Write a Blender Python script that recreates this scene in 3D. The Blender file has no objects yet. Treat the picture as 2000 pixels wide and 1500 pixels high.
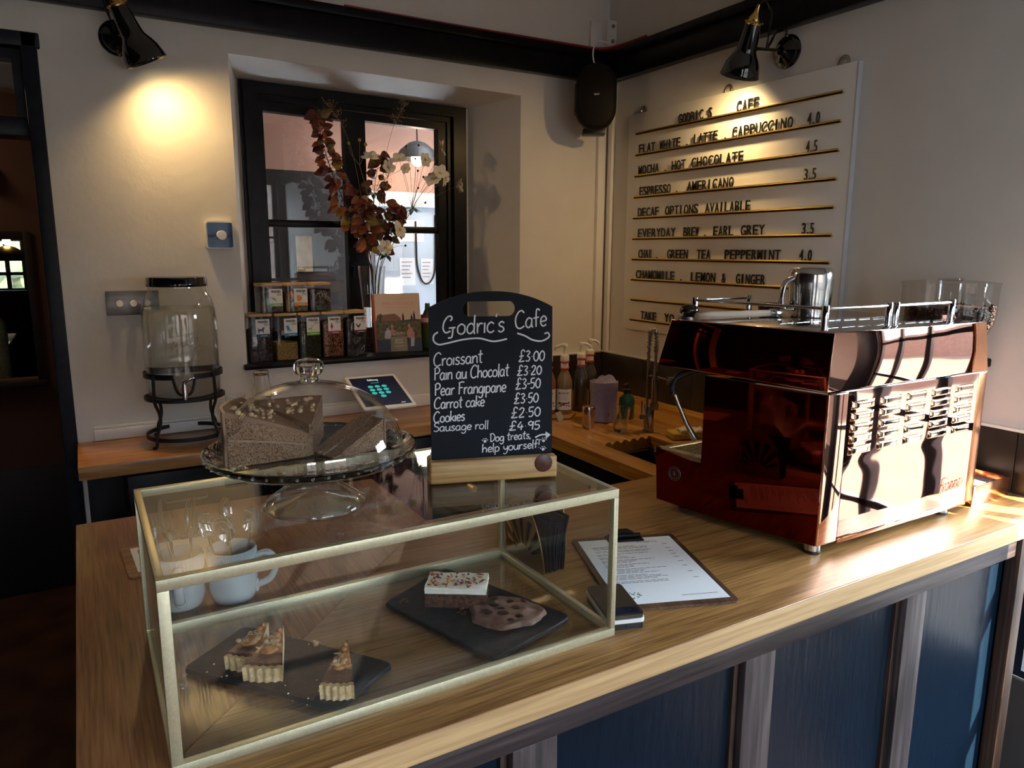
import bpy, bmesh, math, random
from mathutils import Vector, Matrix
random.seed(11)
S = bpy.context.scene
C = S.collection
PI = math.pi
R = math.radians

# ------------------------------------------------------------------ camera
cam_data = bpy.data.cameras.new('camera')
cam_data.sensor_width = 36.0
cam_data.lens = 1431.35 / 2000 * 36.0
cam_data.clip_start = 0.02
cam = bpy.data.objects.new('camera', cam_data)
C.objects.link(cam)
cam.matrix_world = (Matrix.Translation((0, 0, 1.58)) @ Matrix.Rotation(R(-28.9935), 4, 'Z')
                    @ Matrix.Rotation(R(79.7138), 4, 'X') @ Matrix.Rotation(R(-1.3911), 4, 'Y'))
S.camera = cam

# ------------------------------------------------------------------ view, world, daylight
S.view_settings.view_transform = 'Standard'
S.view_settings.look = 'None'
S.view_settings.exposure = 1.1
S.view_settings.gamma = 1.0
S.view_settings.use_curve_mapping = False
S.cycles.use_denoising = True
S.cycles.max_bounces = 9
S.cycles.diffuse_bounces = 4
S.cycles.glossy_bounces = 5
S.cycles.transmission_bounces = 9
S.cycles.transparent_max_bounces = 24
S.cycles.sample_clamp_indirect = 6.0
S.cycles.caustics_reflective = True
S.cycles.caustics_refractive = True

world = bpy.data.worlds.new('sky')
S.world = world
world.use_nodes = True
bg = world.node_tree.nodes['Background']
bg.inputs['Color'].default_value = (0.70, 0.84, 1.0, 1)
bg.inputs['Strength'].default_value = 19.0

sun_d = bpy.data.lights.new('sun', 'SUN')
sun_d.energy = 38.0
sun_d.angle = R(0.6)
sun_d.color = (1.0, 0.86, 0.66)
sun = bpy.data.objects.new('sun', sun_d)
C.objects.link(sun)
sun.rotation_euler = Vector((-0.6, 1.0, -0.96)).to_track_quat('-Z', 'Y').to_euler()

def portal(name, loc, sx, sy, facing):
    d = bpy.data.lights.new(name, 'AREA')
    d.shape = 'RECTANGLE'
    d.size, d.size_y = sx, sy
    d.cycles.is_portal = True
    o = bpy.data.objects.new(name, d)
    C.objects.link(o)
    o.location = loc
    o.rotation_euler = Vector(facing).to_track_quat('-Z', 'Z').to_euler()
    return o
portal('daylight_side_window', (2.17, 0.625, 1.12), 0.55, 1.4, (-1, 0, 0))
portal('daylight_low_window', (2.17, -0.255, 0.43), 0.75, 0.78, (-1, 0, 0))
portal('daylight_front_window', (-0.85, -2.78, 1.45), 0.9, 1.9, (0, 1, 0))
portal('daylight_front_window', (1.09, -2.78, 1.45), 1.9, 1.9, (0, 1, 0))

# ------------------------------------------------------------------ material helpers
def newmat(name):
    m = bpy.data.materials.new(name)
    m.use_nodes = True
    nt = m.node_tree
    return m, nt, nt.nodes['Principled BSDF']

def nd(nt, kind, **kw):
    n = nt.nodes.new(kind)
    for k, v in kw.items():
        if k.startswith('i_'):
            n.inputs[k[2:].replace('_', ' ')].default_value = v
        else:
            setattr(n, k, v)
    return n

def ramp(nt, fac, stops):
    r = nt.nodes.new('ShaderNodeValToRGB')
    e = r.color_ramp.elements
    while len(e) < len(stops):
        e.new(0.5)
    for k, (p, c) in enumerate(stops):
        e[k].position = p
        e[k].color = (*c, 1)
    nt.links.new(fac, r.inputs['Fac'])
    return r

def coords(nt, scale=(1, 1, 1), rot=(0, 0, 0)):
    tc = nt.nodes.new('ShaderNodeTexCoord')
    mp = nt.nodes.new('ShaderNodeMapping')
    mp.inputs['Scale'].default_value = scale
    mp.inputs['Rotation'].default_value = rot
    nt.links.new(tc.outputs['Object'], mp.inputs['Vector'])
    return mp.outputs['Vector']

def bump(nt, b, height, strength, dist=0.002):
    n = nd(nt, 'ShaderNodeBump')
    n.inputs['Strength'].default_value = strength
    n.inputs['Distance'].default_value = dist
    nt.links.new(height, n.inputs['Height'])
    nt.links.new(n.outputs['Normal'], b.inputs['Normal'])

def plain(name, col, rough=0.5, metal=0.0, spec=0.5, coat=0.0, sheen=0.0):
    m, nt, b = newmat(name)
    b.inputs['Base Color'].default_value = (*col, 1)
    b.inputs['Roughness'].default_value = rough
    b.inputs['Metallic'].default_value = metal
    b.inputs['Specular IOR Level'].default_value = spec
    b.inputs['Coat Weight'].default_value = coat
    b.inputs['Sheen Weight'].default_value = sheen
    return m

def noisy(name, c1, c2, scale=40, rough=0.6, detail=6, bumps=0.0, metal=0.0, stretch=(1, 1, 1), dist=0.002, lo=0.35, hi=0.65, spec=0.5, coat=0.0):
    m, nt, b = newmat(name)
    v = coords(nt, stretch)
    n = nd(nt, 'ShaderNodeTexNoise')
    n.inputs['Scale'].default_value = scale
    n.inputs['Detail'].default_value = detail
    nt.links.new(v, n.inputs['Vector'])
    r = ramp(nt, n.outputs['Fac'], [(lo, c1), (hi, c2)])
    nt.links.new(r.outputs['Color'], b.inputs['Base Color'])
    b.inputs['Roughness'].default_value = rough
    b.inputs['Metallic'].default_value = metal
    b.inputs['Specular IOR Level'].default_value = spec
    b.inputs['Coat Weight'].default_value = coat
    if bumps:
        bump(nt, b, n.outputs['Fac'], bumps, dist)
    return m

def wood(name, dark, mid, light, axis='X', rough=0.4, fine=1.0, bands=5.0, bumps=0.15, coat=0.0, staves=None):
    """Grain runs along the given object axis: broad figure, fine pores and, if asked for, glued staves of differing tone."""
    m, nt, b = newmat(name)
    st = {'X': (0.10, 1, 1), 'Y': (1, 0.10, 1), 'Z': (1, 1, 0.10)}[axis]
    v = coords(nt, st)
    n1 = nd(nt, 'ShaderNodeTexNoise')
    n1.inputs['Scale'].default_value = bands * 2.2
    n1.inputs['Detail'].default_value = 5
    n1.inputs['Distortion'].default_value = 1.2
    nt.links.new(v, n1.inputs['Vector'])
    w = nd(nt, 'ShaderNodeMath', operation='MULTIPLY')
    w.inputs[1].default_value = 26.0
    nt.links.new(n1.outputs['Fac'], w.inputs[0])
    sn = nd(nt, 'ShaderNodeMath', operation='SINE')
    nt.links.new(w.outputs[0], sn.inputs[0])
    n2 = nd(nt, 'ShaderNodeTexNoise')
    n2.inputs['Scale'].default_value = 130 * fine
    n2.inputs['Detail'].default_value = 3
    st2 = {'X': (0.035, 1, 1), 'Y': (1, 0.035, 1), 'Z': (1, 1, 0.035)}[axis]
    v2 = coords(nt, st2)
    nt.links.new(v2, n2.inputs['Vector'])
    a = nd(nt, 'ShaderNodeMath', operation='MULTIPLY_ADD')
    a.inputs[1].default_value = 0.085
    nt.links.new(sn.outputs[0], a.inputs[0])
    s2 = nd(nt, 'ShaderNodeMath', operation='MULTIPLY_ADD')
    s2.inputs[1].default_value = 1.0
    s2.inputs[2].default_value = -0.145
    nt.links.new(n2.outputs['Fac'], s2.inputs[0])
    nt.links.new(s2.outputs[0], a.inputs[2])
    n3 = nd(nt, 'ShaderNodeTexNoise')
    n3.inputs['Scale'].default_value = 3.0
    nt.links.new(v, n3.inputs['Vector'])
    a3 = nd(nt, 'ShaderNodeMath', operation='MULTIPLY_ADD')
    a3.inputs[1].default_value = 0.5
    nt.links.new(n3.outputs['Fac'], a3.inputs[0])
    a4 = nd(nt, 'ShaderNodeMath', operation='ADD')
    a4.inputs[1].default_value = -0.13
    nt.links.new(a.outputs[0], a3.inputs[2])
    nt.links.new(a3.outputs[0], a4.inputs[0])
    fac = a4.outputs[0]
    if staves:
        br = nd(nt, 'ShaderNodeTexBrick')
        br.offset = 0.37
        br.inputs['Color1'].default_value = (0, 0, 0, 1)
        br.inputs['Color2'].default_value = (1, 1, 1, 1)
        br.inputs['Mortar'].default_value = (0.25, 0.25, 0.25, 1)
        br.inputs['Scale'].default_value = 1.0
        br.inputs['Mortar Size'].default_value = 0.0006
        br.inputs['Brick Width'].default_value = staves[0]
        br.inputs['Row Height'].default_value = staves[1]
        vb = coords(nt, (1, 1, 1), (0, 0, 0) if axis == 'X' else (0, 0, PI / 2))
        nt.links.new(vb, br.inputs['Vector'])
        sb = nd(nt, 'ShaderNodeMath', operation='MULTIPLY_ADD')
        sb.inputs[1].default_value = 0.28
        nt.links.new(br.outputs['Color'], sb.inputs[0])
        s5 = nd(nt, 'ShaderNodeMath', operation='ADD')
        s5.inputs[1].default_value = -0.14
        nt.links.new(fac, s5.inputs[0])
        nt.links.new(s5.outputs[0], sb.inputs[2])
        fac = sb.outputs[0]
    r = ramp(nt, fac, [(0.22, dark), (0.5, mid), (0.8, light)])
    nt.links.new(r.outputs['Color'], b.inputs['Base Color'])
    b.inputs['Roughness'].default_value = rough
    b.inputs['Coat Weight'].default_value = coat
    b.inputs['Coat Roughness'].default_value = 0.25
    if bumps:
        bump(nt, b, n2.outputs['Fac'], bumps, 0.001)
    return m

def sheet_glass(name, tint=(0.97, 0.99, 0.985), refl=1.0, rough=0.0):
    """Thin clear glass: see-through with the angle-dependent mirror a pane has."""
    m = bpy.data.materials.new(name)
    m.use_nodes = True
    nt = m.node_tree
    nt.nodes.clear()
    out = nd(nt, 'ShaderNodeOutputMaterial')
    tr = nd(nt, 'ShaderNodeBsdfTransparent')
    tr.inputs['Color'].default_value = (*tint, 1)
    gl = nd(nt, 'ShaderNodeBsdfGlossy')
    gl.inputs['Roughness'].default_value = rough
    lw = nd(nt, 'ShaderNodeLayerWeight')
    pw = nd(nt, 'ShaderNodeMath', operation='POWER')
    pw.inputs[1].default_value = 5.0
    nt.links.new(lw.outputs['Facing'], pw.inputs[0])
    lw.inputs['Blend'].default_value = 0.5
    ma = nd(nt, 'ShaderNodeMath', operation='MULTIPLY_ADD')
    ma.inputs[1].default_value = 0.955 * min(1, refl)
    ma.inputs[2].default_value = 0.045 * refl
    nt.links.new(pw.outputs[0], ma.inputs[0])
    mx = nd(nt, 'ShaderNodeMixShader')
    nt.links.new(ma.outputs[0], mx.inputs['Fac'])
    nt.links.new(tr.outputs[0], mx.inputs[1])
    nt.links.new(gl.outputs[0], mx.inputs[2])
    nt.links.new(mx.outputs[0], out.inputs['Surface'])
    return m

def solid_glass(name, tint=(1, 1, 1), ior=1.46, rough=0.0):
    m, nt, b = newmat(name)
    b.inputs['Base Color'].default_value = (*tint, 1)
    b.inputs['Transmission Weight'].default_value = 1.0
    b.inputs['IOR'].default_value = ior
    b.inputs['Roughness'].default_value = rough
    return m

def glow(name, col, strength):
    m, nt, b = newmat(name)
    b.inputs['Base Color'].default_value = (*col, 1)
    b.inputs['Emission Color'].default_value = (*col, 1)
    b.inputs['Emission Strength'].default_value = strength
    return m

def plaster(name, col, var=0.04, rough=0.85, b1=0.25):
    m, nt, b = newmat(name)
    v = coords(nt)
    n = nd(nt, 'ShaderNodeTexNoise')
    n.inputs['Scale'].default_value = 9
    n.inputs['Detail'].default_value = 8
    nt.links.new(v, n.inputs['Vector'])
    lo = tuple(c * (1 - var) for c in col)
    r = ramp(nt, n.outputs['Fac'], [(0.35, lo), (0.65, col)])
    nt.links.new(r.outputs['Color'], b.inputs['Base Color'])
    b.inputs['Roughness'].default_value = rough
    b.inputs['Specular IOR Level'].default_value = 0.3
    n2 = nd(nt, 'ShaderNodeTexNoise')
    n2.inputs['Scale'].default_value = 14
    n2.inputs['Detail'].default_value = 9
    n2.inputs['Roughness'].default_value = 0.62
    nt.links.new(v, n2.inputs['Vector'])
    bump(nt, b, n2.outputs['Fac'], b1, 0.008)
    return m

# ------------------------------------------------------------------ geometry helpers
class MB:
    """Collects shapes into one mesh; cur is the material slot, T a transform applied to all that follows."""
    def __init__(s):
        s.bm = bmesh.new()
        s.cur = 0
        s.T = Matrix.Identity(4)
    def v(s, p):
        return s.bm.verts.new(s.T @ Vector(p))
    def f(s, vs):
        try:
            f = s.bm.faces.new(vs)
            f.material_index = s.cur
            return f
        except ValueError:
            return None
    def box(s, x0, y0, z0, x1, y1, z1, bev=0.0, seg=2):
        c = [s.v((x, y, z)) for x in (x0, x1) for y in (y0, y1) for z in (z0, z1)]
        fs = [s.f([c[k] for k in q]) for q in ((0, 1, 3, 2), (4, 6, 7, 5), (0, 4, 5, 1), (2, 3, 7, 6), (0, 2, 6, 4), (1, 5, 7, 3))]
        if bev > 0:
            es = list({e for f in fs for e in f.edges})
            r = bmesh.ops.bevel(s.bm, geom=es, offset=bev, segments=seg, affect='EDGES', profile=0.5)
            for f in r['faces']:
                f.material_index = s.cur
        return s
    def lathe(s, prof, n=32, c=(0, 0, 0), a0=0.0, a1=2 * PI):
        full = abs(a1 - a0 - 2 * PI) < 1e-6
        m = n if full else n + 1
        rings = []
        for (r, z) in prof:
            if r < 1e-6:
                rings.append([s.v((c[0], c[1], c[2] + z))])
            else:
                if len(rings) > 2 and (r, z) == tuple(prof[0]) and len(rings) == len(prof) - 1:
                    rings.append(rings[0])
                    continue
                rings.append([s.v((c[0] + r * math.cos(a0 + (a1 - a0) * k / n), c[1] + r * math.sin(a0 + (a1 - a0) * k / n), c[2] + z)) for k in range(m)])
        for A, B in zip(rings, rings[1:]):
            for k in range(n if full else n):
                j = (k + 1) % m
                if len(A) == 1 and len(B) == 1:
                    continue
                if len(A) == 1:
                    s.f([A[0], B[j], B[k]])
                elif len(B) == 1:
                    s.f([A[k], A[j], B[0]])
                else:
                    s.f([A[k], A[j], B[j], B[k]])
        return s
    def tube(s, pts, r, n=8, closed=False, flat=None):
        """Swept round bar along pts; r a number or one per point; flat=(normal, factor) squashes it along a direction."""
        P = [Vector(p) for p in pts]
        m = len(P)
        rr = r if isinstance(r, (list, tuple)) else [r] * m
        up = None
        rings = []
        for i, p in enumerate(P):
            if closed:
                t = P[(i + 1) % m] - P[i - 1]
            else:
                t = P[min(i + 1, m - 1)] - P[max(i - 1, 0)]
            if t.length < 1e-9:
                t = Vector((0, 0, 1))
            t.normalize()
            if flat:
                nrm = Vector(flat[0]).normalized()
                u = t.cross(nrm)
                if u.length < 1e-6:
                    u = t.orthogonal()
                u.normalize()
                w = nrm
                k2 = flat[1]
            else:
                if up is None:
                    up = t.orthogonal().normalized()
                u = (up - t * up.dot(t))
                if u.length < 1e-6:
                    u = t.orthogonal()
                u.normalize()
                up = u
                w = t.cross(u)
                k2 = 1.0
            rings.append([s.v(p + (u * math.cos(2 * PI * q / n) + w * math.sin(2 * PI * q / n) * k2) * rr[i]) for q in range(n)])
        for i in range(m if closed else m - 1):
            A, B = rings[i], rings[(i + 1) % m]
            for q in range(n):
                s.f([A[q], A[(q + 1) % n], B[(q + 1) % n], B[q]])
        if not closed:
            s.f(rings[0][::-1])
            s.f(rings[-1])
        return s
    def cyl(s, a, b, r, r2=None, n=20):
        return s.tube([a, b], [r, r if r2 is None else r2], n)
    def ball(s, c, rx, ry=None, rz=None, u=16, w=10):
        ry = rx if ry is None else ry
        rz = rx if rz is None else rz
        rings = []
        for j in range(w + 1):
            th = PI * j / w
            if j in (0, w):
                rings.append([s.v((c[0], c[1], c[2] + rz * math.cos(th)))])
            else:
                rings.append([s.v((c[0] + rx * math.sin(th) * math.cos(2 * PI * k / u), c[1] + ry * math.sin(th) * math.sin(2 * PI * k / u), c[2] + rz * math.cos(th))) for k in range(u)])
        for A, B in zip(rings, rings[1:]):
            for k in range(u):
                j = (k + 1) % u
                if len(A) == 1:
                    s.f([A[0], B[k], B[j]])
                elif len(B) == 1:
                    s.f([A[k], B[0], A[j]])
                else:
                    s.f([A[k], B[k], B[j], A[j]])
        return s
    def plate(s, outer, holes, h0, h1, axis='z'):
        """Flat cut-out of thickness h0..h1: outline and holes are 2-D loops in the plane across the axis."""
        def p3(a, b, h):
            return {'z': (a, b, h), 'y': (a, h, b), 'x': (h, a, b)}[axis]
        loops = [outer] + list(holes)
        lay = []
        for h in (h0, h1):
            es, vl = [], []
            for lp in loops:
                vs = [s.v(p3(a, b, h)) for a, b in lp]
                vl.append(vs)
                for i in range(len(vs)):
                    es.append(s.bm.edges.new((vs[i], vs[(i + 1) % len(vs)])))
            g = bmesh.ops.triangle_fill(s.bm, use_beauty=True, edges=es)
            for q in g['geom']:
                if isinstance(q, bmesh.types.BMFace):
                    q.material_index = s.cur
            lay.append(vl)
        for A, B in zip(lay[0], lay[1]):
            for i in range(len(A)):
                j = (i + 1) % len(A)
                s.f([A[i], A[j], B[j], B[i]])
        return s
    def grid(s, fn, nu, nv):
        g = [[s.v(fn(i / nu, j / nv)) for j in range(nv + 1)] for i in range(nu + 1)]
        for i in range(nu):
            for j in range(nv):
                s.f([g[i][j], g[i + 1][j], g[i + 1][j + 1], g[i][j + 1]])
        return g
    def quad(s, a, b, c, d):
        s.f([s.v(a), s.v(b), s.v(c), s.v(d)])
        return s
    def add(s, me, mat):
        vs = [s.v(mat @ v.co) for v in me.vertices]
        for p in me.polygons:
            s.f([vs[k] for k in p.vertices])
        return s

def obj(name, mb, mats, parent=None, angle=38, normals=True):
    if normals:
        bmesh.ops.recalc_face_normals(mb.bm, faces=mb.bm.faces)
    me = bpy.data.meshes.new(name)
    mb.bm.to_mesh(me)
    mb.bm.free()
    for m in (mats if isinstance(mats, (list, tuple)) else [mats]):
        me.materials.append(m)
    if angle:
        me.polygons.foreach_set('use_smooth', [True] * len(me.polygons))
        me.set_sharp_from_angle(angle=R(angle))
    o = bpy.data.objects.new(name, me)
    C.objects.link(o)
    if parent:
        o.parent = parent
    return o

def tag(o, label, cat, group=None, kind=None):
    o['label'] = label
    o['category'] = cat
    if group:
        o['group'] = group
    if kind:
        o['kind'] = kind
    return o

def thing(name, label, cat, loc=(0, 0, 0), rz=0.0, group=None, rot=None):
    o = bpy.data.objects.new(name, None)
    o.empty_display_size = 0.02
    C.objects.link(o)
    o.location = loc
    o.rotation_euler = rot if rot else (0, 0, rz)
    return tag(o, label, cat, group)

def struct(name, mb, mats, angle=30):
    o = obj(name, mb, mats, None, angle)
    o['kind'] = 'structure'
    return o

def dup(root, loc, rz=None, label=None, group=None):
    r = root.copy()
    C.objects.link(r)
    r.location = loc
    if rz is not None:
        r.rotation_euler = (0, 0, rz)
    if label:
        r['label'] = label
    if group:
        r['group'] = group
    for ch in list(root.children):
        c = ch.copy()
        C.objects.link(c)
        c.parent = r
        for g in ch.children:
            d = g.copy()
            C.objects.link(d)
            d.parent = c
    return r

def arc(cx, cy, r, a0, a1, n):
    return [(cx + r * math.cos(a0 + (a1 - a0) * k / n), cy + r * math.sin(a0 + (a1 - a0) * k / n)) for k in range(n + 1)]

def rrect(x0, y0, x1, y1, r, n=5):
    return (arc(x1 - r, y0 + r, r, -PI / 2, 0, n) + arc(x1 - r, y1 - r, r, 0, PI / 2, n)
            + arc(x0 + r, y1 - r, r, PI / 2, PI, n) + arc(x0 + r, y0 + r, r, PI, 1.5 * PI, n))

def spline(P, k=6):
    P = [Vector((*p, 0)) if len(p) == 2 else Vector(p) for p in P]
    if len(P) < 3:
        return P
    out = []
    for i in range(len(P) - 1):
        a, b, c, d = P[max(i - 1, 0)], P[i], P[i + 1], P[min(i + 2, len(P) - 1)]
        for j in range(k):
            t = j / k
            out.append(0.5 * ((2 * b) + (c - a) * t + (2 * a - 5 * b + 4 * c - d) * t * t + (3 * b - a - 3 * c + d) * t ** 3))
    out.append(P[-1])
    return out

_text_cache = {}
def text_mesh(t, bold=0.0, ext=0.0, res=3):
    """Mesh of a word set in the plain sans letterform, in its own XY plane, with its width and cap height."""
    key = (t, bold, ext, res)
    if key not in _text_cache:
        cu = bpy.data.curves.new('lettering', 'FONT')
        cu.body = t
        cu.size = 1.0
        cu.offset = bold
        cu.extrude = ext
        cu.resolution_u = res
        o = bpy.data.objects.new('lettering', cu)
        C.objects.link(o)
        bpy.context.view_layer.update()
        dg = bpy.context.evaluated_depsgraph_get()
        me = bpy.data.meshes.new_from_object(o.evaluated_get(dg))
        bpy.data.objects.remove(o)
        xs = [v.co.x for v in me.vertices] or [0, 1]
        ys = [v.co.y for v in me.vertices] or [0, 1]
        _text_cache[key] = (me, min(xs), max(xs), min(ys), max(ys))
    return _text_cache[key]

def put_text(mb, t, origin, ux, uy, width=None, height=0.01, bold=0.0, ext=0.0, centre=False):
    """Adds a word: origin at the left end of its base line, ux along it, uy up; cap height and, if given, total width are kept."""
    me, x0, x1, y0, y1 = text_mesh(t, bold, ext)
    sy = height / 0.70
    sx = (width / max(1e-6, x1 - x0)) if width else sy
    ux, uy = Vector(ux).normalized(), Vector(uy).normalized()
    uz = ux.cross(uy)
    off = -(x0 + x1) / 2 if centre else -x0
    M = Matrix(((ux.x * sx, uy.x * sy, uz.x * sy, 0), (ux.y * sx, uy.y * sy, uz.y * sy, 0), (ux.z * sx, uy.z * sy, uz.z * sy, 0), (0, 0, 0, 1)))
    mb.add(me, Matrix.Translation(origin) @ M @ Matrix.Translation((off, 0, 0)))

# single-stroke handwriting: width and strokes of each glyph, cap height 1
HAND = {
 'C': (.6, [[(.55, .85), (.4, 1), (.2, .9), (.05, .55), (.1, .15), (.3, 0), (.55, .12)]]),
 'r': (.34, [[(.05, .55), (.07, 0)], [(.07, .33), (.18, .52), (.32, .5)]]),
 'o': (.46, [[(.22, .55), (.06, .4), (.06, .12), (.22, 0), (.38, .12), (.38, .42), (.22, .55)]]),
 'i': (.16, [[(.07, .55), (.07, 0)]]),
 's': (.38, [[(.32, .48), (.2, .56), (.08, .46), (.12, .33), (.27, .25), (.31, .1), (.18, 0), (.04, .08)]]),
 'a': (.48, [[(.38, .45), (.22, .55), (.06, .38), (.06, .12), (.2, 0), (.34, .14), (.39, .5)], [(.39, .52), (.38, .1), (.46, 0)]]),
 'n': (.46, [[(.06, .55), (.06, 0)], [(.06, .3), (.2, .53), (.35, .48), (.38, .25), (.39, 0)]]),
 't': (.36, [[(.18, .95), (.15, .4), (.18, .05), (.3, .02)], [(.0, .62), (.34, .66)]]),
 'P': (.5, [[(.08, .95), (.1, 0)], [(.02, .85), (.25, 1), (.46, .82), (.38, .56), (.12, .48)]]),
 'u': (.46, [[(.05, .55), (.06, .15), (.18, 0), (.33, .12), (.38, .55)], [(.38, .55), (.39, .1), (.46, 0)]]),
 'h': (.46, [[(.06, 1), (.06, 0)], [(.06, .3), (.2, .52), (.35, .45), (.39, 0)]]),
 'c': (.4, [[(.36, .46), (.22, .56), (.06, .4), (.06, .12), (.22, 0), (.38, .1)]]),
 'l': (.18, [[(.08, 1), (.08, .05), (.13, 0)]]),
 'e': (.42, [[(.06, .26), (.37, .32), (.33, .5), (.2, .56), (.07, .4), (.07, .14), (.2, 0), (.38, .08)]]),
 'F': (.48, [[(.1, .95), (.1, 0)], [(.02, .9), (.25, 1), (.5, .97)], [(.1, .52), (.38, .55)]]),
 'g': (.46, [[(.38, .45), (.22, .55), (.06, .38), (.06, .12), (.2, .02), (.36, .16), (.39, .52)], [(.39, .52), (.38, -.2), (.2, -.38), (.04, -.25)]]),
 'p': (.46, [[(.06, .55), (.07, -.38)], [(.06, .4), (.2, .55), (.38, .4), (.36, .1), (.2, 0), (.07, .1)]]),
 'k': (.42, [[(.06, 1), (.06, 0)], [(.36, .5), (.08, .22)], [(.16, .28), (.4, 0)]]),
 'S': (.5, [[(.46, .85), (.3, 1), (.1, .88), (.12, .62), (.38, .45), (.44, .2), (.25, 0), (.05, .1)]]),
 'd': (.48, [[(.38, .42), (.22, .55), (.06, .38), (.06, .12), (.2, 0), (.36, .16)], [(.39, 1), (.38, .1), (.44, 0)]]),
 'G': (.72, [[(.40, .74), (.48, .86), (.42, .99), (.26, .95), (.10, .68), (.07, .35), (.2, .12), (.42, .2)], [(.34, .36), (.66, .38)], [(.54, .36), (.5, -.12), (.32, -.16)]]),
 'D': (.56, [[(.1, .95), (.12, 0)], [(0, .9), (.3, .98), (.52, .6), (.4, .15), (.1, 0)]]),
 'f': (.36, [[(.36, .9), (.25, 1), (.16, .85), (.15, 0)], [(0, .5), (.32, .53)]]),
 'y': (.44, [[(.05, .55), (.08, .25), (.2, .15), (.36, .3)], [(.39, .55), (.36, -.15), (.2, -.38), (.04, -.28)]]),
 'm': (.66, [[(.06, .55), (.06, 0)], [(.06, .3), (.18, .53), (.3, .45), (.32, 0)], [(.32, .3), (.45, .53), (.58, .45), (.6, 0)]]),
 'M': (.8, [[(.06, 0), (.12, .95), (.38, .2), (.66, 1), (.72, 0)]]),
 'q': (.46, [[(.38, .45), (.22, .55), (.06, .38), (.06, .12), (.2, 0), (.38, .2)], [(.39, .55), (.38, -.38)]]),
 'b': (.46, [[(.06, 1), (.06, 0)], [(.06, .38), (.2, .55), (.38, .4), (.38, .12), (.2, 0), (.06, .1)]]),
 "'": (.14, [[(.08, 1), (.05, .82)]]), ',': (.16, [[(.08, .08), (.04, -.14)]]),
 '!': (.16, [[(.08, 1), (.07, .3)], [(.07, .05), (.07, 0)]]),
 '.': (.2, [[(.09, .38), (.1, .42)]]), '-': (.26, [[(.02, .42), (.24, .44)]]), ' ': (.28, []),
 '£': (.52, [[(.46, .82), (.34, 1), (.2, .85), (.22, .3), (.05, .03), (.46, .05)], [(.06, .45), (.4, .5)]]),
 '0': (.46, [[(.22, .85), (.05, .6), (.06, .2), (.22, 0), (.38, .2), (.38, .62), (.22, .85)]]),
 '2': (.46, [[(.05, .7), (.2, .9), (.36, .75), (.26, .4), (.05, .03), (.4, .04)]]),
 '3': (.42, [[(.05, .82), (.22, .9), (.33, .72), (.16, .48), (.35, .3), (.26, .03), (.04, .08)]]),
 '4': (.46, [[(.24, .9), (.05, .35), (.4, .36)], [(.3, .6), (.28, 0)]]),
 '5': (.42, [[(.08, .88), (.07, .5), (.28, .5), (.34, .22), (.2, 0), (.04, .06)], [(.08, .88), (.36, .9)]]),
 '9': (.44, [[(.36, .7), (.2, .9), (.06, .68), (.2, .46), (.36, .62)], [(.38, .86), (.34, 0)]]),
}
def hand(mb, t, a, b, cap, pen, to3, nrm, slope=0.08):
    """Writes t by pen from point a to point b of the board plane; to3 maps board (u, v) to space."""
    w = sum(HAND[ch][0] for ch in t)
    ux = Vector((b[0] - a[0], b[1] - a[1]))
    sx = ux.length / w
    d = ux.normalized()
    n = Vector((-d.y, d.x))
    x = 0.0
    for ch in t:
        gw, strokes = HAND[ch]
        for st in strokes:
            pts = [(p.x, p.y) for p in spline(st, 4)]
            q = []
            for px, py in pts:
                o = Vector(a) + d * ((x + px) * sx + py * cap * slope) + n * (py * cap)
                q.append(to3(o.x, o.y))
            mb.tube(q, pen, 6, flat=(nrm, 0.25))
        x += gw
# ------------------------------------------------------------------ materials
CREAM = plaster('cream wall paint', (0.72, 0.68, 0.62))
WHITE_UPPER = plaster('white wall paint', (0.70, 0.67, 0.63), b1=0.15)
BROWN_WALL = plaster('dark brown wall paint', (0.020, 0.009, 0.007), b1=0.1)
PINK_WALL = plaster('pink beige wall paint', (0.44, 0.26, 0.20), b1=0.1)
NAVY = noisy('blue black gloss paint', (0.006, 0.008, 0.014), (0.010, 0.013, 0.022), 30, 0.38, bumps=0.12, spec=0.18)
BLACK = noisy('black gloss paint', (0.005, 0.005, 0.006), (0.009, 0.009, 0.010), 30, 0.30, bumps=0.06, spec=0.16)
BLACK_SATIN = plain('black satin', (0.006, 0.006, 0.007), 0.5, spec=0.12)
BLACK_ENAMEL = plain('black enamel', (0.004, 0.004, 0.005), 0.06, coat=1.0)
IRON = plain('black wrought iron', (0.008, 0.008, 0.010), 0.42)
STEEL = noisy('brushed steel', (0.50, 0.50, 0.49), (0.62, 0.62, 0.60), 60, 0.28, metal=1.0, stretch=(1, 1, 0.06))
CHROME = plain('chrome', (0.78, 0.79, 0.80), 0.05, 1.0)
MIRROR_STEEL = plain('polished steel', (0.66, 0.66, 0.66), 0.10, 1.0)
NICKEL = plain('satin nickel', (0.42, 0.38, 0.33), 0.30, 1.0)
BRASS = plain('brass', (0.72, 0.50, 0.16), 0.24, 1.0)
GILT = noisy('champagne gold frame', (0.64, 0.60, 0.40), (0.72, 0.68, 0.48), 300, 0.42, metal=0.75)
RAIL_GOLD = plain('gold anodised rail', (0.66, 0.46, 0.12), 0.33, 0.9)
WHITE_PLASTIC = plain('white plastic', (0.80, 0.80, 0.79), 0.35)
WHITE_GLOSS = plain('white gloss paint', (0.76, 0.73, 0.68), 0.35)
BLACK_PLASTIC = plain('black plastic', (0.010, 0.010, 0.011), 0.35)
BLACK_LETTER = plain('black plastic letter', (0.008, 0.008, 0.008), 0.35)
OAK_X = wood('oiled oak grain along x', (0.17, 0.075, 0.020), (0.35, 0.178, 0.056), (0.48, 0.275, 0.100), 'X', 0.38, fine=1.7, coat=0.12)
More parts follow.
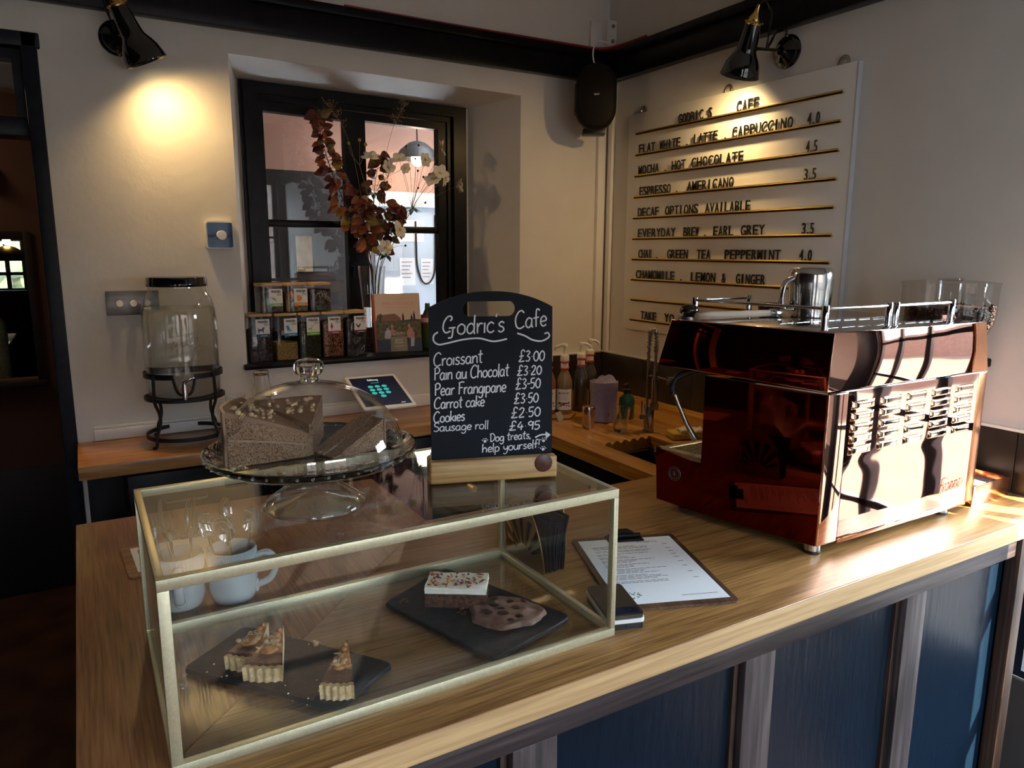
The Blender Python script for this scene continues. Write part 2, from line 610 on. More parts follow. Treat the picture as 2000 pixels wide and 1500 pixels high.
OAK_Y_SHADE = wood('shaded oak grain along y', (0.13, 0.050, 0.018), (0.26, 0.108, 0.038), (0.36, 0.170, 0.066), 'Y', 0.42, fine=1.7, coat=0.08)  # darker copy of the oak: the side board's shade is in the colour
OAK_EDGE = wood('pale oak edge', (0.42, 0.25, 0.11), (0.58, 0.37, 0.175), (0.68, 0.47, 0.24), 'X', 0.42)
BLOCK_X = wood('oak block worktop', (0.28, 0.11, 0.030), (0.44, 0.20, 0.062), (0.56, 0.29, 0.105), 'X', 0.32, coat=0.3, staves=(0.55, 0.044))
BLOCK_Y = wood('oak block worktop grain along y', (0.26, 0.10, 0.014), (0.46, 0.20, 0.034), (0.60, 0.31, 0.07), 'Y', 0.34, coat=0.3, staves=(0.5, 0.042))
STAINED_X = wood('dark stained rail', (0.018, 0.013, 0.014), (0.050, 0.036, 0.036), (0.105, 0.078, 0.074), 'X', 0.45, bumps=0.4)
STAINED_Z = wood('dark stained stile', (0.022, 0.016, 0.017), (0.058, 0.042, 0.042), (0.11, 0.082, 0.078), 'Z', 0.45, bumps=0.4)
BEAD = wood('brown bead', (0.012, 0.006, 0.004), (0.035, 0.016, 0.009), (0.07, 0.033, 0.018), 'Z', 0.5)
BLUE_PANEL = noisy('blue gloss panel paint', (0.0020, 0.0075, 0.0165), (0.0026, 0.0095, 0.0205), 22, 0.30, bumps=0.30, stretch=(2.5, 2.5, 0.5), dist=0.004, spec=0.45)
DARK_WOOD = wood('dark bench wood', (0.012, 0.006, 0.004), (0.03, 0.014, 0.008), (0.06, 0.03, 0.016), 'X', 0.4)
FLOOR = noisy('dark stone floor', (0.010, 0.0045, 0.003), (0.022, 0.010, 0.006), 6, 0.75, bumps=0.15, spec=0.08)
PANE = sheet_glass('window glass', (0.93, 0.95, 0.95), 1.6)
CASE_GLASS = sheet_glass('display case glass', (0.965, 0.98, 0.975), 0.95)
THIN_GLASS = sheet_glass('thin clear glass', (0.975, 0.985, 0.98), 1.1)
JAR_PLASTIC = sheet_glass('clear jar plastic', (0.90, 0.89, 0.88), 1.2, 0.03)
CLEAR = solid_glass('clear glass', (0.985, 1.0, 0.99), 1.45)
PAPER = plain('white paper', (0.82, 0.84, 0.86), 0.7)
INK = plain('dark ink', (0.05, 0.05, 0.06), 0.8)
SLATE = noisy('dark slate', (0.004, 0.005, 0.0065), (0.013, 0.015, 0.018), 60, 0.6, bumps=0.5, dist=0.003, spec=0.3)

# ------------------------------------------------------------------ room shell
WY, WX = 2.753, 2.105          # wall with the little window, wall with the menu

m = MB()
m.box(-3.2, -2.7, -0.1, 2.4, 4.0, 0.0)
struct('floor', m, FLOOR)
m = MB()
m.box(-1.75, -2.75, 2.95, 2.4, 3.06, 3.05)
struct('ceiling', m, WHITE_UPPER)

# back wall: doorway notch at the left, splayed reveal round the small window
m = MB()
DX0, DX1, DZ = -1.35, -0.088, 2.185
wo = [(0.500, 1.160), (1.652, 1.160), (1.652, 2.216), (0.500, 2.232)]
wi = [(0.585, 1.160), (1.512, 1.160), (1.512, 2.188), (0.585, 2.202)]
out = [(DX1, 0), (2.40, 0), (2.40, 2.95), (-1.75, 2.95), (-1.75, 0), (DX0, 0), (DX0, DZ), (DX1, DZ)]
m.plate(out, [wo], WY, WY + 0.015, 'y')
m.plate(out, [wi], 3.02, 3.08, 'y')
for k in range(4):
    a, b = wo[k], wo[(k + 1) % 4]
    c, d = wi[(k + 1) % 4], wi[k]
    m.quad((a[0], WY, a[1]), (b[0], WY, b[1]), (c[0], 3.08, c[1]), (d[0], 3.08, d[1]))
m.box(DX1, WY, 0, DX1 + 0.02, 3.08, DZ)
m.box(DX0, WY, DZ, DX1, 3.08, DZ + 0.02)
struct('wall_back', m, CREAM)

# right wall with two window openings towards the street, cut where the light comes from
m = MB()
o = [(-2.75, 0), (2.753, 0), (2.753, 2.95), (-2.75, 2.95)]
m.plate(o, [[(0.350, 0.45), (0.885, 0.45), (0.885, 1.78), (0.350, 1.78)], [(-0.6, 0.06), (0.09, 0.06), (0.09, 0.80), (-0.6, 0.80)]], WX, WX + 0.03, 'x')
struct('wall_right', m, CREAM)
m = MB()
m.plate([(-1.75, 0), (2.4, 0), (2.4, 2.95), (-1.75, 2.95)], [[(-1.25, 0.5), (-0.45, 0.5), (-0.45, 2.35), (-1.25, 2.35)], [(0.16, 0.5), (2.02, 0.5), (2.02, 2.35), (0.16, 2.35)]], -2.75, -2.6, 'y')
struct('wall_front', m, plaster('brown front wall paint', (0.075, 0.048, 0.036), b1=0.1))
m = MB()
m.box(-1.85, -2.75, 0, -1.70, 3.06, 2.95)
struct('wall_left', m, BROWN_WALL)

def street_window(name, plane, axis, u0, u1, z0, z1, vbars, hbars, w=0.05):
    """Dark timber window of bars across an opening, with one pane."""
    e = bpy.data.objects.new(name, None)
    C.objects.link(e)
    e['kind'] = 'structure'
    m = MB()
    def bx(a, b, c, d):
        if axis == 'x':
            m.box(plane, a, b, plane + 0.03, c, d)
        else:
            m.box(a, plane, b, c, plane + 0.05, d)
    bx(u0, z0, u0 + w, z1); bx(u1 - w, z0, u1, z1)
    bx(u0 + w, z0, u1 - w, z0 + w); bx(u0 + w, z1 - w, u1 - w, z1)
    for q in vbars:
        bx(q - 0.014, z0 + w, q + 0.014, z1 - w)
    for q in hbars:
        bx(u0 + w, q - 0.012, u1 - w, q + 0.012)
    obj('window_frame', m, NAVY, e)
    m = MB()
    if axis == 'x':
        m.box(plane + 0.022, u0 + w, z0 + w, plane + 0.026, u1 - w, z1 - w)
    else:
        m.box(u0 + w, plane + 0.022, z0 + w, u1 - w, plane + 0.026, z1 - w)
    obj('pane', m, THIN_GLASS, e)
street_window('window_2', 2.107, 'x', 0.350, 0.885, 0.45, 1.78, [0.495, 0.684], [0.79, 1.106, 1.42], 0.02)
street_window('window_3', 2.115, 'x', -0.6, 0.09, 0.06, 0.80, [-0.26], [], 0.04)
street_window('window_4', -2.70, 'y', -1.25, -0.45, 0.5, 2.35, [-0.85], [1.1, 1.72])
street_window('window_5', -2.70, 'y', 0.16, 2.02, 0.5, 2.35, [0.78, 1.40], [1.1, 1.72])

# dark timber post beside the street window
m = MB()
m.box(2.085, 0.10, 0.0, WX, 0.348, 2.30, 0.006)
struct('trim_4', m, NAVY)
# street outside: rosy crazy paving, wall across the street
m, nt, b = newmat('rosy crazy paving')
v = coords(nt)
vo = nd(nt, 'ShaderNodeTexVoronoi', feature='DISTANCE_TO_EDGE')
vo.inputs['Scale'].default_value = 2.6
nz = nd(nt, 'ShaderNodeTexNoise')
nz.inputs['Scale'].default_value = 3
va = nd(nt, 'ShaderNodeVectorMath', operation='MULTIPLY_ADD')
va.inputs[1].default_value = (0.35, 0.35, 0.35)
nt.links.new(v, nz.inputs['Vector'])
nt.links.new(nz.outputs['Color'], va.inputs[0])
nt.links.new(v, va.inputs[2])
nt.links.new(va.outputs[0], vo.inputs['Vector'])
rp = ramp(nt, vo.outputs['Distance'], [(0.015, (0.0045, 0.0055, 0.002)), (0.07, (0.015, 0.0098, 0.0088))])
nt.links.new(rp.outputs['Color'], b.inputs['Base Color'])
b.inputs['Roughness'].default_value = 0.9
PAVING = m
m = MB()
m.box(2.4, -16, -0.25, 13, 8, -0.06)
m.box(-9, -16, -0.25, 2.4, -2.75, -0.06)
struct('ground', m, PAVING)
m = MB()
m.box(12.2, -16, -0.06, 12.6, 8, 2.3)
struct('wall_street', m, noisy('rosy stone', (0.03, 0.019, 0.016), (0.042, 0.028, 0.024), 4, 0.9))
m = MB()
m.box(-9, -14.6, -0.06, 9, -14, 4.6)  # unseen, added as a sun screen, kept low for more sky
struct('sun_screen_opposite', m, noisy('brick toned screen', (0.10, 0.065, 0.05), (0.13, 0.09, 0.07), 4, 0.9))

# black timber beams under the upper walls, each with a stepped top edge
m = MB()
m.box(-1.70, WY - 0.045, 2.305, WX, WY, 2.395, 0.004)
m.box(-1.70, WY - 0.060, 2.395, WX, WY, 2.428, 0.006)
struct('trim_1', m, BLACK)
m = MB()
m.box(WX - 0.045, -2.6, 2.305, WX, WY - 0.06, 2.395, 0.004)
m.box(WX - 0.060, -2.6, 2.395, WX, WY - 0.06, 2.428, 0.006)
struct('trim_2', m, BLACK)

# red and brown cables lying on the beam
def cable(name, pts, r, mat, label, cat='cable', group=None):
    m = MB()
    m.tube(spline(pts, 8), r, 8)
    return tag(obj(name, m, mat), label, cat, group)
zc = 2.435
cable('red_cable', [(0.9, WY - 0.030, zc), (1.3, WY - 0.026, zc), (1.70, WY - 0.036, zc), (1.90, WY - 0.040, zc), (2.02, WY - 0.046, zc + 0.002), (2.055, WY - 0.14, zc), (2.06, WY - 0.30, zc)], 0.006,
      plain('red cable sheath', (0.32, 0.012, 0.012), 0.45), 'red cable lying along the top of the black beam into the corner')
cable('brown_cable', [(1.60, WY - 0.018, zc), (1.85, WY - 0.022, zc), (2.00, WY - 0.028, zc), (2.062, WY - 0.075, zc), (2.085, WY - 0.25, zc)], 0.0055,
      plain('brown cable sheath', (0.12, 0.04, 0.02), 0.5), 'brown cable lying behind the red one on the black beam')
# white metal bracket in the corner above the beam
m = MB()
m.box(1.995, WY - 0.012, 2.45, 2.06, WY, 2.555, 0.002)
m.box(2.055, WY - 0.05, 2.45, 2.062, WY - 0.012, 2.56, 0.002)
m.box(2.062, WY - 0.05, 2.45, WX, WY - 0.042, 2.56, 0.002)
br = tag(obj('corner_bracket', m, WHITE_GLOSS), 'white painted metal bracket in the corner above the black beams', 'bracket')
for z in (2.475, 2.535):
    m = MB()
    m.cyl((2.083, WY - 0.051, z), (2.083, WY - 0.056, z), 0.008)
    obj('screw', m, NICKEL, br)

# white cable trunking down the corner
m = MB()
m.box(2.045, WY - 0.022, 1.118, 2.085, WY - 0.001, 2.305, 0.002)
tag(obj('cable_trunking', m, WHITE_GLOSS), 'white cable trunking running down the wall corner behind the speaker', 'cable trunking')
m = MB()
m.box(2.087, WY - 0.06, 1.118, WX, WY - 0.03, 2.305, 0.004)
struct('trim_3', m, WHITE_GLOSS)

# dark tiled splashback with a pale capping
TILE = noisy('dark brown splashback tile', (0.018, 0.014, 0.011), (0.034, 0.027, 0.020), 12, 0.35, bumps=0.1)
m = MB()
x = 1.36
while x < 2.09:
    m.box(x, WY - 0.012, 0.951, min(x + 0.298, 2.093), WY, 1.113, 0.001)
    x += 0.30
y = WY - 0.014
while y > 0.90:
    m.box(WX - 0.012, max(y - 0.298, 0.89), 0.951, WX, y, 1.118, 0.001)
    y -= 0.30
m2 = MB()
m2.box(1.355, WY - 0.016, 1.113, WX - 0.016, WY, 1.120, 0.001)
m2.box(WX - 0.016, 0.89, 1.118, WX, WY, 1.126, 0.001)
sp = struct('splashback', m, TILE)
obj('capping', m2, WHITE_GLOSS, sp)

# white moulding above the back worktop
def skirting(name, x0, x1):
    m = MB()
    m.box(x0, WY - 0.018, 0.951, x1, WY, 0.988, 0.003)
    m.box(x0, WY - 0.009, 0.988, x1, WY, 0.998, 0.003)
    struct(name, m, WHITE_GLOSS)
skirting('baseboard_back', 0.0, 1.35)

m = MB()
m.box(WX - 0.010, 0.89, 0.0, WX, 1.5, 0.905)
m.box(WX - 0.010, 0.352, 0.0, WX, 0.89, 0.448)
m.box(WX - 0.010, -2.6, 0.82, WX, 0.098, 0.98)  # unseen strips added to darken what the blue counter panels mirror
m.box(WX - 0.010, -2.6, 0.0, WX, -0.62, 0.82)
struct('trim_6', m, noisy('grey brown dado and added strips', (0.040, 0.034, 0.032), (0.06, 0.05, 0.046), 6, 0.6))

# ------------------------------------------------------------------ small inner window and its sill
w1 = bpy.data.objects.new('window_1', None)
C.objects.link(w1)
w1['kind'] = 'structure'
FY = 3.02
m = MB()
fo = [(0.575, 1.150), (1.522, 1.150), (1.522, 2.192), (0.575, 2.206)]
fi = [(0.648, 1.215), (1.430, 1.215), (1.430, 2.125), (0.648, 2.140)]
m.plate(fo, [fi], FY - 0.022, FY + 0.05, 'y')
m.plate([(0.585, 1.15), (1.51, 1.15), (1.51, 2.185), (0.585, 2.198)], [[(0.632, 1.2), (1.452, 1.2), (1.452, 2.146), (0.632, 2.160)]], FY - 0.040, FY - 0.022, 'y')
obj('window_frame', m, BLACK, w1)
def casement(x0, x1, gx0, gx1, gz1, bars):
    m = MB()
    gz0 = 1.26
    m.plate([(x0, 1.215), (x1, 1.215), (x1, 2.124 if x0 > 1 else 2.130), (x0, 2.130 if x0 > 1 else 2.138)], [[(gx0, gz0), (gx1, gz0), (gx1, gz1 - 0.008), (gx0, gz1)]], FY - 0.012, FY + 0.032, 'y')
    for z in bars:
        m.box(gx0 - 0.004, FY - 0.006, z - 0.014, gx1 + 0.004, FY + 0.03, z + 0.014, 0.003)
    s = obj('casement', m, BLACK, w1)
    zs = [gz0] + list(bars) + [gz1]
    for a, b in zip(zs, zs[1:]):
        p = MB()
        p.box(gx0 - 0.004, FY + 0.020, a, gx1 + 0.004, FY + 0.024, b)
        obj('pane', p, PANE, s)
casement(0.650, 1.020, 0.660, 0.976, 2.103, [1.684])
casement(1.020, 1.428, 1.064, 1.390, 2.101, [1.668])
m = MB()
m.box(0.488, WY - 0.020, 1.152, 1.66, 3.0, 1.172, 0.004)
obj('sill', m, BLACK, w1)
m = MB()
m.cyl((0.992, FY - 0.05, 1.52), (0.992, FY - 0.012, 1.52), 0.008)
m.box(0.985, FY - 0.056, 1.47, 0.999, FY - 0.044, 1.53, 0.003)
obj('handle', m, BLACK, w1)

# ------------------------------------------------------------------ kitchen seen through the small window
m = MB()
m.box(0.30, 4.36, 0, 2.6, 4.46, 2.95)
m.box(0.20, 3.08, 0, 0.30, 4.46, 2.95)
m.box(2.5, 3.08, 0, 2.6, 4.36, 2.95)
struct('wall_kitchen', m, PINK_WALL)
m = MB()
m.box(0.2, 3.08, 2.62, 2.6, 4.46, 2.70)
struct('ceiling_kitchen', m, PINK_WALL)
m = MB()
m.box(0.305, 3.95, 0.0, 1.34, 4.355, 1.985, 0.004)  # block put in for the dark cafe wall mirrored in the left pane
cb = tag(obj('mirrored_wall_block', m, noisy('near black mirrored wall', (0.012, 0.010, 0.012), (0.020, 0.016, 0.018), 5, 0.3)), 'dark tall block in the kitchen standing in for the wall mirrored in the left half of the window', 'cupboard')
m = MB()
m.box(0.66, 3.935, 0.9, 0.668, 3.95, 1.3, 0.002)
obj('handle', m, NICKEL, cb)
m = MB()
m.box(1.42, 4.30, 1.845, 2.45, 4.36, 1.93, 0.003)
tag(obj('wall_shelf', m, plain('white shelf', (0.86, 0.88, 0.90), 0.4)), 'white shelf along the kitchen wall seen through the right half of the window', 'shelf')
m = MB()
m.box(1.36, 4.345, 0.6, 2.45, 4.36, 1.845)
struct('panel_kitchen', m, noisy('pale blue kitchen panel', (0.42, 0.50, 0.58), (0.55, 0.62, 0.70), 3, 0.3))
for (x, z, w, h, lab) in ((1.785, 1.45, 0.105, 0.17, 'white paper sheet pinned to the pale blue kitchen wall, left of the black cable'), (1.918, 1.45, 0.085, 0.16, 'white paper sheet pinned to the pale blue kitchen wall, right of the black cable'),
                         (1.80, 1.70, 0.20, 0.13, 'wide paper with a small coloured logo high on the pale blue kitchen wall')):
    m = MB()
    m.box(x - w / 2, 4.341, z - h / 2, x + w / 2, 4.3445, z + h / 2)
    m.cur = 1
    for k in range(5):
        if h > 0.15:
            m.box(x - w * 0.38, 4.340, z + h * (0.34 - 0.14 * k), x + w * (0.3 - 0.1 * (k % 3)), 4.341, z + h * (0.36 - 0.14 * k))
    m.cur = 2
    if h < 0.15:
        m.box(x - 0.02, 4.340, z - 0.012, x + 0.012, 4.341, z + 0.012)
    m.cur = 3
    if h < 0.15:
        m.box(x + 0.016, 4.340, z - 0.012, x + 0.034, 4.341, z + 0.008)
    tag(obj('paper_sheet', m, [PAPER, INK, plain('blue print', (0.02, 0.06, 0.5), 0.6), plain('green print', (0.05, 0.4, 0.12), 0.6)]), lab, 'paper', 'papers on the kitchen wall')
cable('kitchen_cable', [(1.842, 4.335, 1.76), (1.845, 4.335, 1.60), (1.85, 4.335, 1.48), (1.885, 4.335, 1.385), (1.93, 4.335, 1.38), (1.965, 4.335, 1.44), (1.975, 4.335, 1.55), (1.975, 4.335, 1.80)], 0.006, BLACK_PLASTIC, 'black cable hanging in a loop on the pale blue kitchen wall')
# enamel pendant put in the kitchen for a cafe lamp mirrored in the pane
t = thing('mirrored_pendant', 'grey dome pendant lamp alight in the kitchen, standing in for one mirrored in the right window', 'lamp', (1.74, 4.05, 2.10))
m = MB()
m.lathe([(0.022, 0.095), (0.05, 0.085), (0.10, 0.045), (0.125, 0.0), (0.128, -0.004), (0.120, 0.0), (0.095, 0.040), (0.045, 0.078), (0.0, 0.086)], 32)
obj('lamp_shade', m, plain('grey enamel', (0.045, 0.042, 0.040), 0.4, spec=0.2), t)
m = MB()
m.ball((0, 0, 0.0), 0.036, 0.036, 0.045)
obj('bulb', m, glow('warm bulb', (1.0, 0.86, 0.55), 9), t)
m = MB()
m.cyl((0, 0, 0.09), (0, 0, 0.52), 0.004)
obj('cord', m, BLACK_PLASTIC, t)
ld = bpy.data.lights.new('mirrored_pendant_light', 'POINT')
ld.energy = 3
ld.color = (1.0, 0.72, 0.48)
ld.shadow_soft_size = 0.05
lo = bpy.data.objects.new('mirrored_pendant_light', ld)
C.objects.link(lo)
lo.parent = t
lo.location = (0, 0, -0.06)
ld = bpy.data.lights.new('kitchen_ceiling_light', 'AREA')
ld.energy = 7
ld.size = 0.5
ld.color = (0.86, 0.93, 1.0)
lo = bpy.data.objects.new('kitchen_ceiling_light', ld)
C.objects.link(lo)
lo.location = (1.95, 3.75, 2.58)
# solid stand-in for the cafe picture mirrored in the pane, set on the dark block
m = MB()
m.box(0.985, 3.925, 1.46, 1.085, 3.949, 1.66, 0.003)
m.cur = 1
m.box(0.993, 3.922, 1.468, 1.077, 3.926, 1.652)
tag(obj('mirrored_picture', m, [BLACK_SATIN, noisy('brown print', (0.22, 0.13, 0.05), (0.40, 0.27, 0.12), 20, 0.6)]), 'stand-in for a small brown framed picture mirrored in the lower left pane', 'picture')

# ------------------------------------------------------------------ doorway at the left and the passage beyond it
d1 = bpy.data.objects.new('door_1', None)
C.objects.link(d1)
d1['kind'] = 'structure'
m = MB()
m.box(-0.090, WY - 0.016, 0, -0.048, WY + 0.20, 2.215, 0.004)
m.box(-1.40, WY - 0.016, 2.172, -0.040, WY + 0.2, 2.215, 0.004)
m.box(-1.40, WY - 0.016, 0, -1.35, WY + 0.2, 2.172, 0.004)
obj('door_frame', m, NAVY, d1)
m = MB()
m.box(-1.35, WY + 0.02, 1.918, -0.090, WY + 0.12, 1.975, 0.004)
m.box(-0.118, WY + 0.03, 1.975, -0.090, WY + 0.11, 2.172)
m.box(-1.35, WY + 0.03, 2.145, -0.118, WY + 0.11, 2.172)
obj('transom', m, NAVY, d1)
m = MB()
m.box(-1.35, WY + 0.06, 1.975, -0.118, WY + 0.064, 2.145)
obj('pane', m, PANE, d1)
PY = 3.9
m = MB()
m.plate([(-3.2, 0), (0.2, 0), (0.2, 2.95), (-3.2, 2.95)], [[(-1.1, 1.0), (-0.195, 1.0), (-0.195, 1.62), (-1.1, 1.62)]], PY, PY + 0.1, 'y')
struct('wall_passage', m, BROWN_WALL)
m = MB()
m.box(-3.2, 3.08, 2.45, 0.2, 3.9, 2.52)
struct('ceiling_passage', m, PINK_WALL)
m = MB()
m.box(-1.1, PY - 0.03, 0.97, -0.16, PY + 0.02, 1.0, 0.004)
m.box(-0.195, PY - 0.012, 1.0, -0.165, PY, 1.655, 0.003)
m.box(-1.1, PY - 0.012, 1.62, -0.195, PY, 1.655, 0.003)
struct('trim_5', m, BLACK_SATIN)
m = MB()
m.box(-3.2, PY - 0.02, 0, 0.2, PY, 0.60, 0.004)
struct('baseboard_passage', m, BLACK_SATIN)
# dining room beyond the hatch
m = MB()
m.box(-3.4, 4.0, -0.1, 0.3, 7.4, 0.0)
struct('floor_dining', m, FLOOR)
m = MB()
m.plate([(-3.4, 0), (0.3, 0), (0.3, 2.95), (-3.4, 2.95)], [[(-1.6, 1.28), (-0.335, 1.28), (-0.335, 1.65), (-1.6, 1.65)]], 6.5, 6.7, 'y')
m.box(0.2, 4.0, 0, 0.3, 6.5, 2.95)
m.box(-3.4, 4.0, 2.6, 0.3, 6.7, 2.7)
struct('wall_dining', m, BROWN_WALL)
street_window('window_6', 6.55, 'y', -1.6, -0.335, 1.28, 1.65, [-1.18, -0.76, -0.44], [1.40], 0.015)
m = MB()
m.box(-3.0, 9.0, -0.1, 1.0, 9.3, 2.9)
for k in range(90):
    x, z = random.uniform(-2.2, 0.2), random.uniform(0.6, 2.4)
    m.ball((x, 8.6 + random.uniform(-.3, .3), z), random.uniform(0.05, 0.22), None, None, 7, 5)
tag(obj('hedge', m, noisy('sunlit leaves', (0.006, 0.016, 0.002), (0.075, 0.095, 0.022), 9, 0.8)), 'sunlit green hedge outside the far dining room window', 'hedge', None, 'stuff')
t = thing('dining_pendant', 'brass dome pendant lamp in front of the far dining room window', 'lamp', (-0.40, 6.1, 1.50))
m = MB()
m.lathe([(0.02, 0.10), (0.05, 0.09), (0.11, 0.05), (0.14, 0.0), (0.135, 0.0), (0.10, 0.044), (0.0, 0.085)], 24)
obj('lamp_shade', m, plain('aged brass', (0.30, 0.20, 0.08), 0.35, 0.8), t)
m = MB()
m.ball((0, 0, 0.13), 0.025)
obj('bulb', m, glow('amber bulb', (1.0, 0.72, 0.30), 12), t)
m = MB()
m.cyl((0, 0, 0.1), (0, 0, 1.1), 0.004)
obj('cord', m, BLACK_PLASTIC, t)
t = thing('dining_table', 'wooden dining table beyond the hatch, lit from the far window', 'table', (-0.85, 5.5, 0))
m = MB()
m.box(-0.5, -0.45, 0.98, 0.46, 0.45, 1.02, 0.006)
obj('tabletop', m, wood('table wood', (0.2, 0.09, 0.03), (0.35, 0.18, 0.07), (0.5, 0.3, 0.14), 'X', 0.2), t)
for sx in (-0.44, 0.40):
    for sy in (-0.39, 0.39):
        m = MB()
        m.box(sx - 0.03, sy - 0.03, 0, sx + 0.03, sy + 0.03, 0.98)
        obj('leg', m, DARK_WOOD, t)
t = thing('green_armchair', 'pale green upholstered chair behind the passage hatch', 'chair', (-0.62, 4.55, 0))
CH = noisy('sage upholstery', (0.20, 0.24, 0.14), (0.28, 0.32, 0.20), 60, 0.9)
m = MB()
m.box(-0.28, -0.06, 0.45, 0.28, 0.06, 1.24, 0.05, 4)
obj('backrest', m, CH, t)
m = MB()
m.box(-0.28, 0.0, 0.36, 0.28, 0.5, 0.48, 0.04, 4)
obj('seat', m, CH, t)
for sx in (-0.24, 0.24):
    for sy in (0.02, 0.45):
        m = MB()
        m.cyl((sx, sy, 0), (sx, sy, 0.38), 0.018, 0.024, 10)
        obj('leg', m, DARK_WOOD, t)
m = MB()
m.box(-3.3, 3.06, 0, -3.2, 6.7, 2.95)
m.box(-3.3, 3.06, 0, -1.85, 3.08, 2.95)
struct('wall_far_left', m, BROWN_WALL)
# security camera on the passage wall
t = thing('dome_camera', 'small white dome camera on the dark passage wall', 'camera', (-0.315, PY, 1.895))
m = MB()
m.T = Matrix.Rotation(R(90), 4, 'X')
m.lathe([(0.0, 0.0), (0.055, 0.0), (0.055, 0.022), (0.05, 0.03), (0.0, 0.03)], 24)
obj('base', m, WHITE_PLASTIC, t)
m = MB()
m.ball((0, -0.03, 0), 0.036, 0.036, 0.036)
obj('lens_dome', m, BLACK_ENAMEL, t)
for nm, e, col, loc, sz in (('passage_light', 7.0, (1.0, 0.6, 0.3), (-0.9, 3.5, 2.40), 0.3), ):
    ld = bpy.data.lights.new(nm, 'AREA')
    ld.energy, ld.color, ld.size = e, col, sz
    lo = bpy.data.objects.new(nm, ld)
    C.objects.link(lo)
    lo.location = loc
# ------------------------------------------------------------------ worktops and their cabinets
CT = 0.95
XL, YF, YB = -0.055, 0.812, 1.530
# front counter top: two boards mitred at the corner
t = thing('counter_worktop', 'pale edged oak worktop of the front counter with a mitred corner', 'worktop', (0, 0, 0))
def slab(name, poly, mats, bev=0.003):
    m = MB()
    lo = [m.v((x, y, CT - 0.042)) for x, y in poly]
    hi = [m.v((x, y, CT)) for x, y in poly]
    m.f(hi)
    m.f(lo[::-1])
    n = len(poly)
    for k in range(n):
        f = m.f([lo[k], lo[(k + 1) % n], hi[(k + 1) % n], hi[k]])
        a, b = poly[k], poly[(k + 1) % n]
        if len(mats) > 1 and abs(a[1] - YF) < 1e-6 and abs(b[1] - YF) < 1e-6:
            f.material_index = 1
    es = [e for e in m.bm.edges if all(abs(v.co.z - CT) < 1e-6 for v in e.verts)]
    r = bmesh.ops.bevel(m.bm, geom=es, offset=bev, segments=2, affect='EDGES', profile=0.5)
    return obj(name, m, mats, t, 50)
XI = 0.663
slab('front_board', [(XL, YF), (WX - 0.012, YF), (WX - 0.012, YB), (XI, YB)], [OAK_X, OAK_EDGE])
slab('side_board', [(XL, YF), (XI, YB), (XI, 1.905), (XL, 1.905)], [OAK_Y_SHADE])

t = thing('front_counter', 'front counter clad in blue panels with dark stained rails and stiles', 'counter', (0, 0, 0))
m = MB()
m.box(-0.035, 0.872, 0.10, 1.93, 0.892, 0.905)
m.box(-0.035, 0.892, 0.10, -0.015, 1.88, 0.905)
m.box(1.93, 0.85, 0.0, 1.945, 1.50, 0.905)
m.box(-0.015, 0.95, 0.10, 1.93, 1.47, 0.12)
m.box(0.64, 1.47, 0.10, 1.93, 1.49, 0.905)
m.box(-0.015, 1.86, 0.10, 0.63, 1.88, 0.905)
m.box(0.63, 1.47, 0.10, 0.64, 1.88, 0.905)
obj('carcass', m, BLACK_SATIN, t)
m = MB()
m.box(-0.035, 0.826, 0.856, 1.905, 0.850, 0.907, 0.003)
obj('top_rail', m, STAINED_X, t)
m = MB()
m.box(-0.035, 0.826, 0.02, 1.905, 0.850, 0.11, 0.003)
obj('bottom_rail', m, STAINED_X, t)
ST = [(-0.035, 0.03), (0.490, 0.570), (0.978, 1.057), (1.467, 1.541)]
for a, b in ST:
    m = MB()
    m.box(a, 0.828, 0.11, b, 0.852, 0.856, 0.003)
    obj('stile', m, STAINED_Z, t)
    if a > 0:
        m = MB()
        m.box(a - 0.012, 0.844, 0.11, a - 0.0005, 0.872, 0.856, 0.001)
        obj('bead', m, BEAD, t)
ends = [s[1] for s in ST]
starts = [s[0] for s in ST[1:]] + [1.905]
for a, b in zip(ends, starts):
    m = MB()
    m.box(a - 0.002, 0.852, 0.11, b + (-0.012 if b < 1.9 else 0.0), 0.872, 0.856, 0.0)
    obj('panel', m, BLUE_PANEL, t)
m = MB()
m.box(1.905, 0.815, 0.0, 1.947, 0.85, 0.907, 0.004)
obj('end_post', m, BEAD, t)
m = MB()
m.box(-0.05, 0.90, 0.10, -0.035, 1.88, 0.905, 0.003)
obj('end_panel', m, BLACK_SATIN, t)

# back worktop under the little window
t = thing('back_worktop', 'reddish oak worktop running along the wall under the little window', 'worktop', (0, 0, 0))
m = MB()
m.box(-0.050, 2.425, CT - 0.042, 1.368, WY - 0.0005, CT, 0.003)
obj('board', m, BLOCK_X, t)
t = thing('back_cabinet', 'black base cabinet under the worktop along the window wall', 'cabinet', (0, 0, 0))
m = MB()
m.box(-0.03, 2.47, 0.08, 1.36, WY - 0.005, 0.907)
m.box(0.0, 2.50, 0.0, 1.36, 2.52, 0.08)
obj('carcass', m, BLACK_SATIN, t)
for k in range(3):
    x0 = 0.075 + k * 0.43
    m = MB()
    m.box(x0, 2.45, 0.10, x0 + 0.422, 2.47, 0.895, 0.003)
    d = obj('door', m, BLACK, t)
    m = MB()
    m.tube([(x0 + 0.10, 2.452, 0.80), (x0 + 0.10, 2.43, 0.80), (x0 + 0.22, 2.43, 0.80), (x0 + 0.22, 2.452, 0.80)], 0.005, 8)
    obj('handle', m, NICKEL, d)
m = MB()
m.box(-0.03, 2.45, 0.08, 0.065, 2.468, 0.905, 0.002)
obj('filler_panel', m, BLACK_SATIN, t)

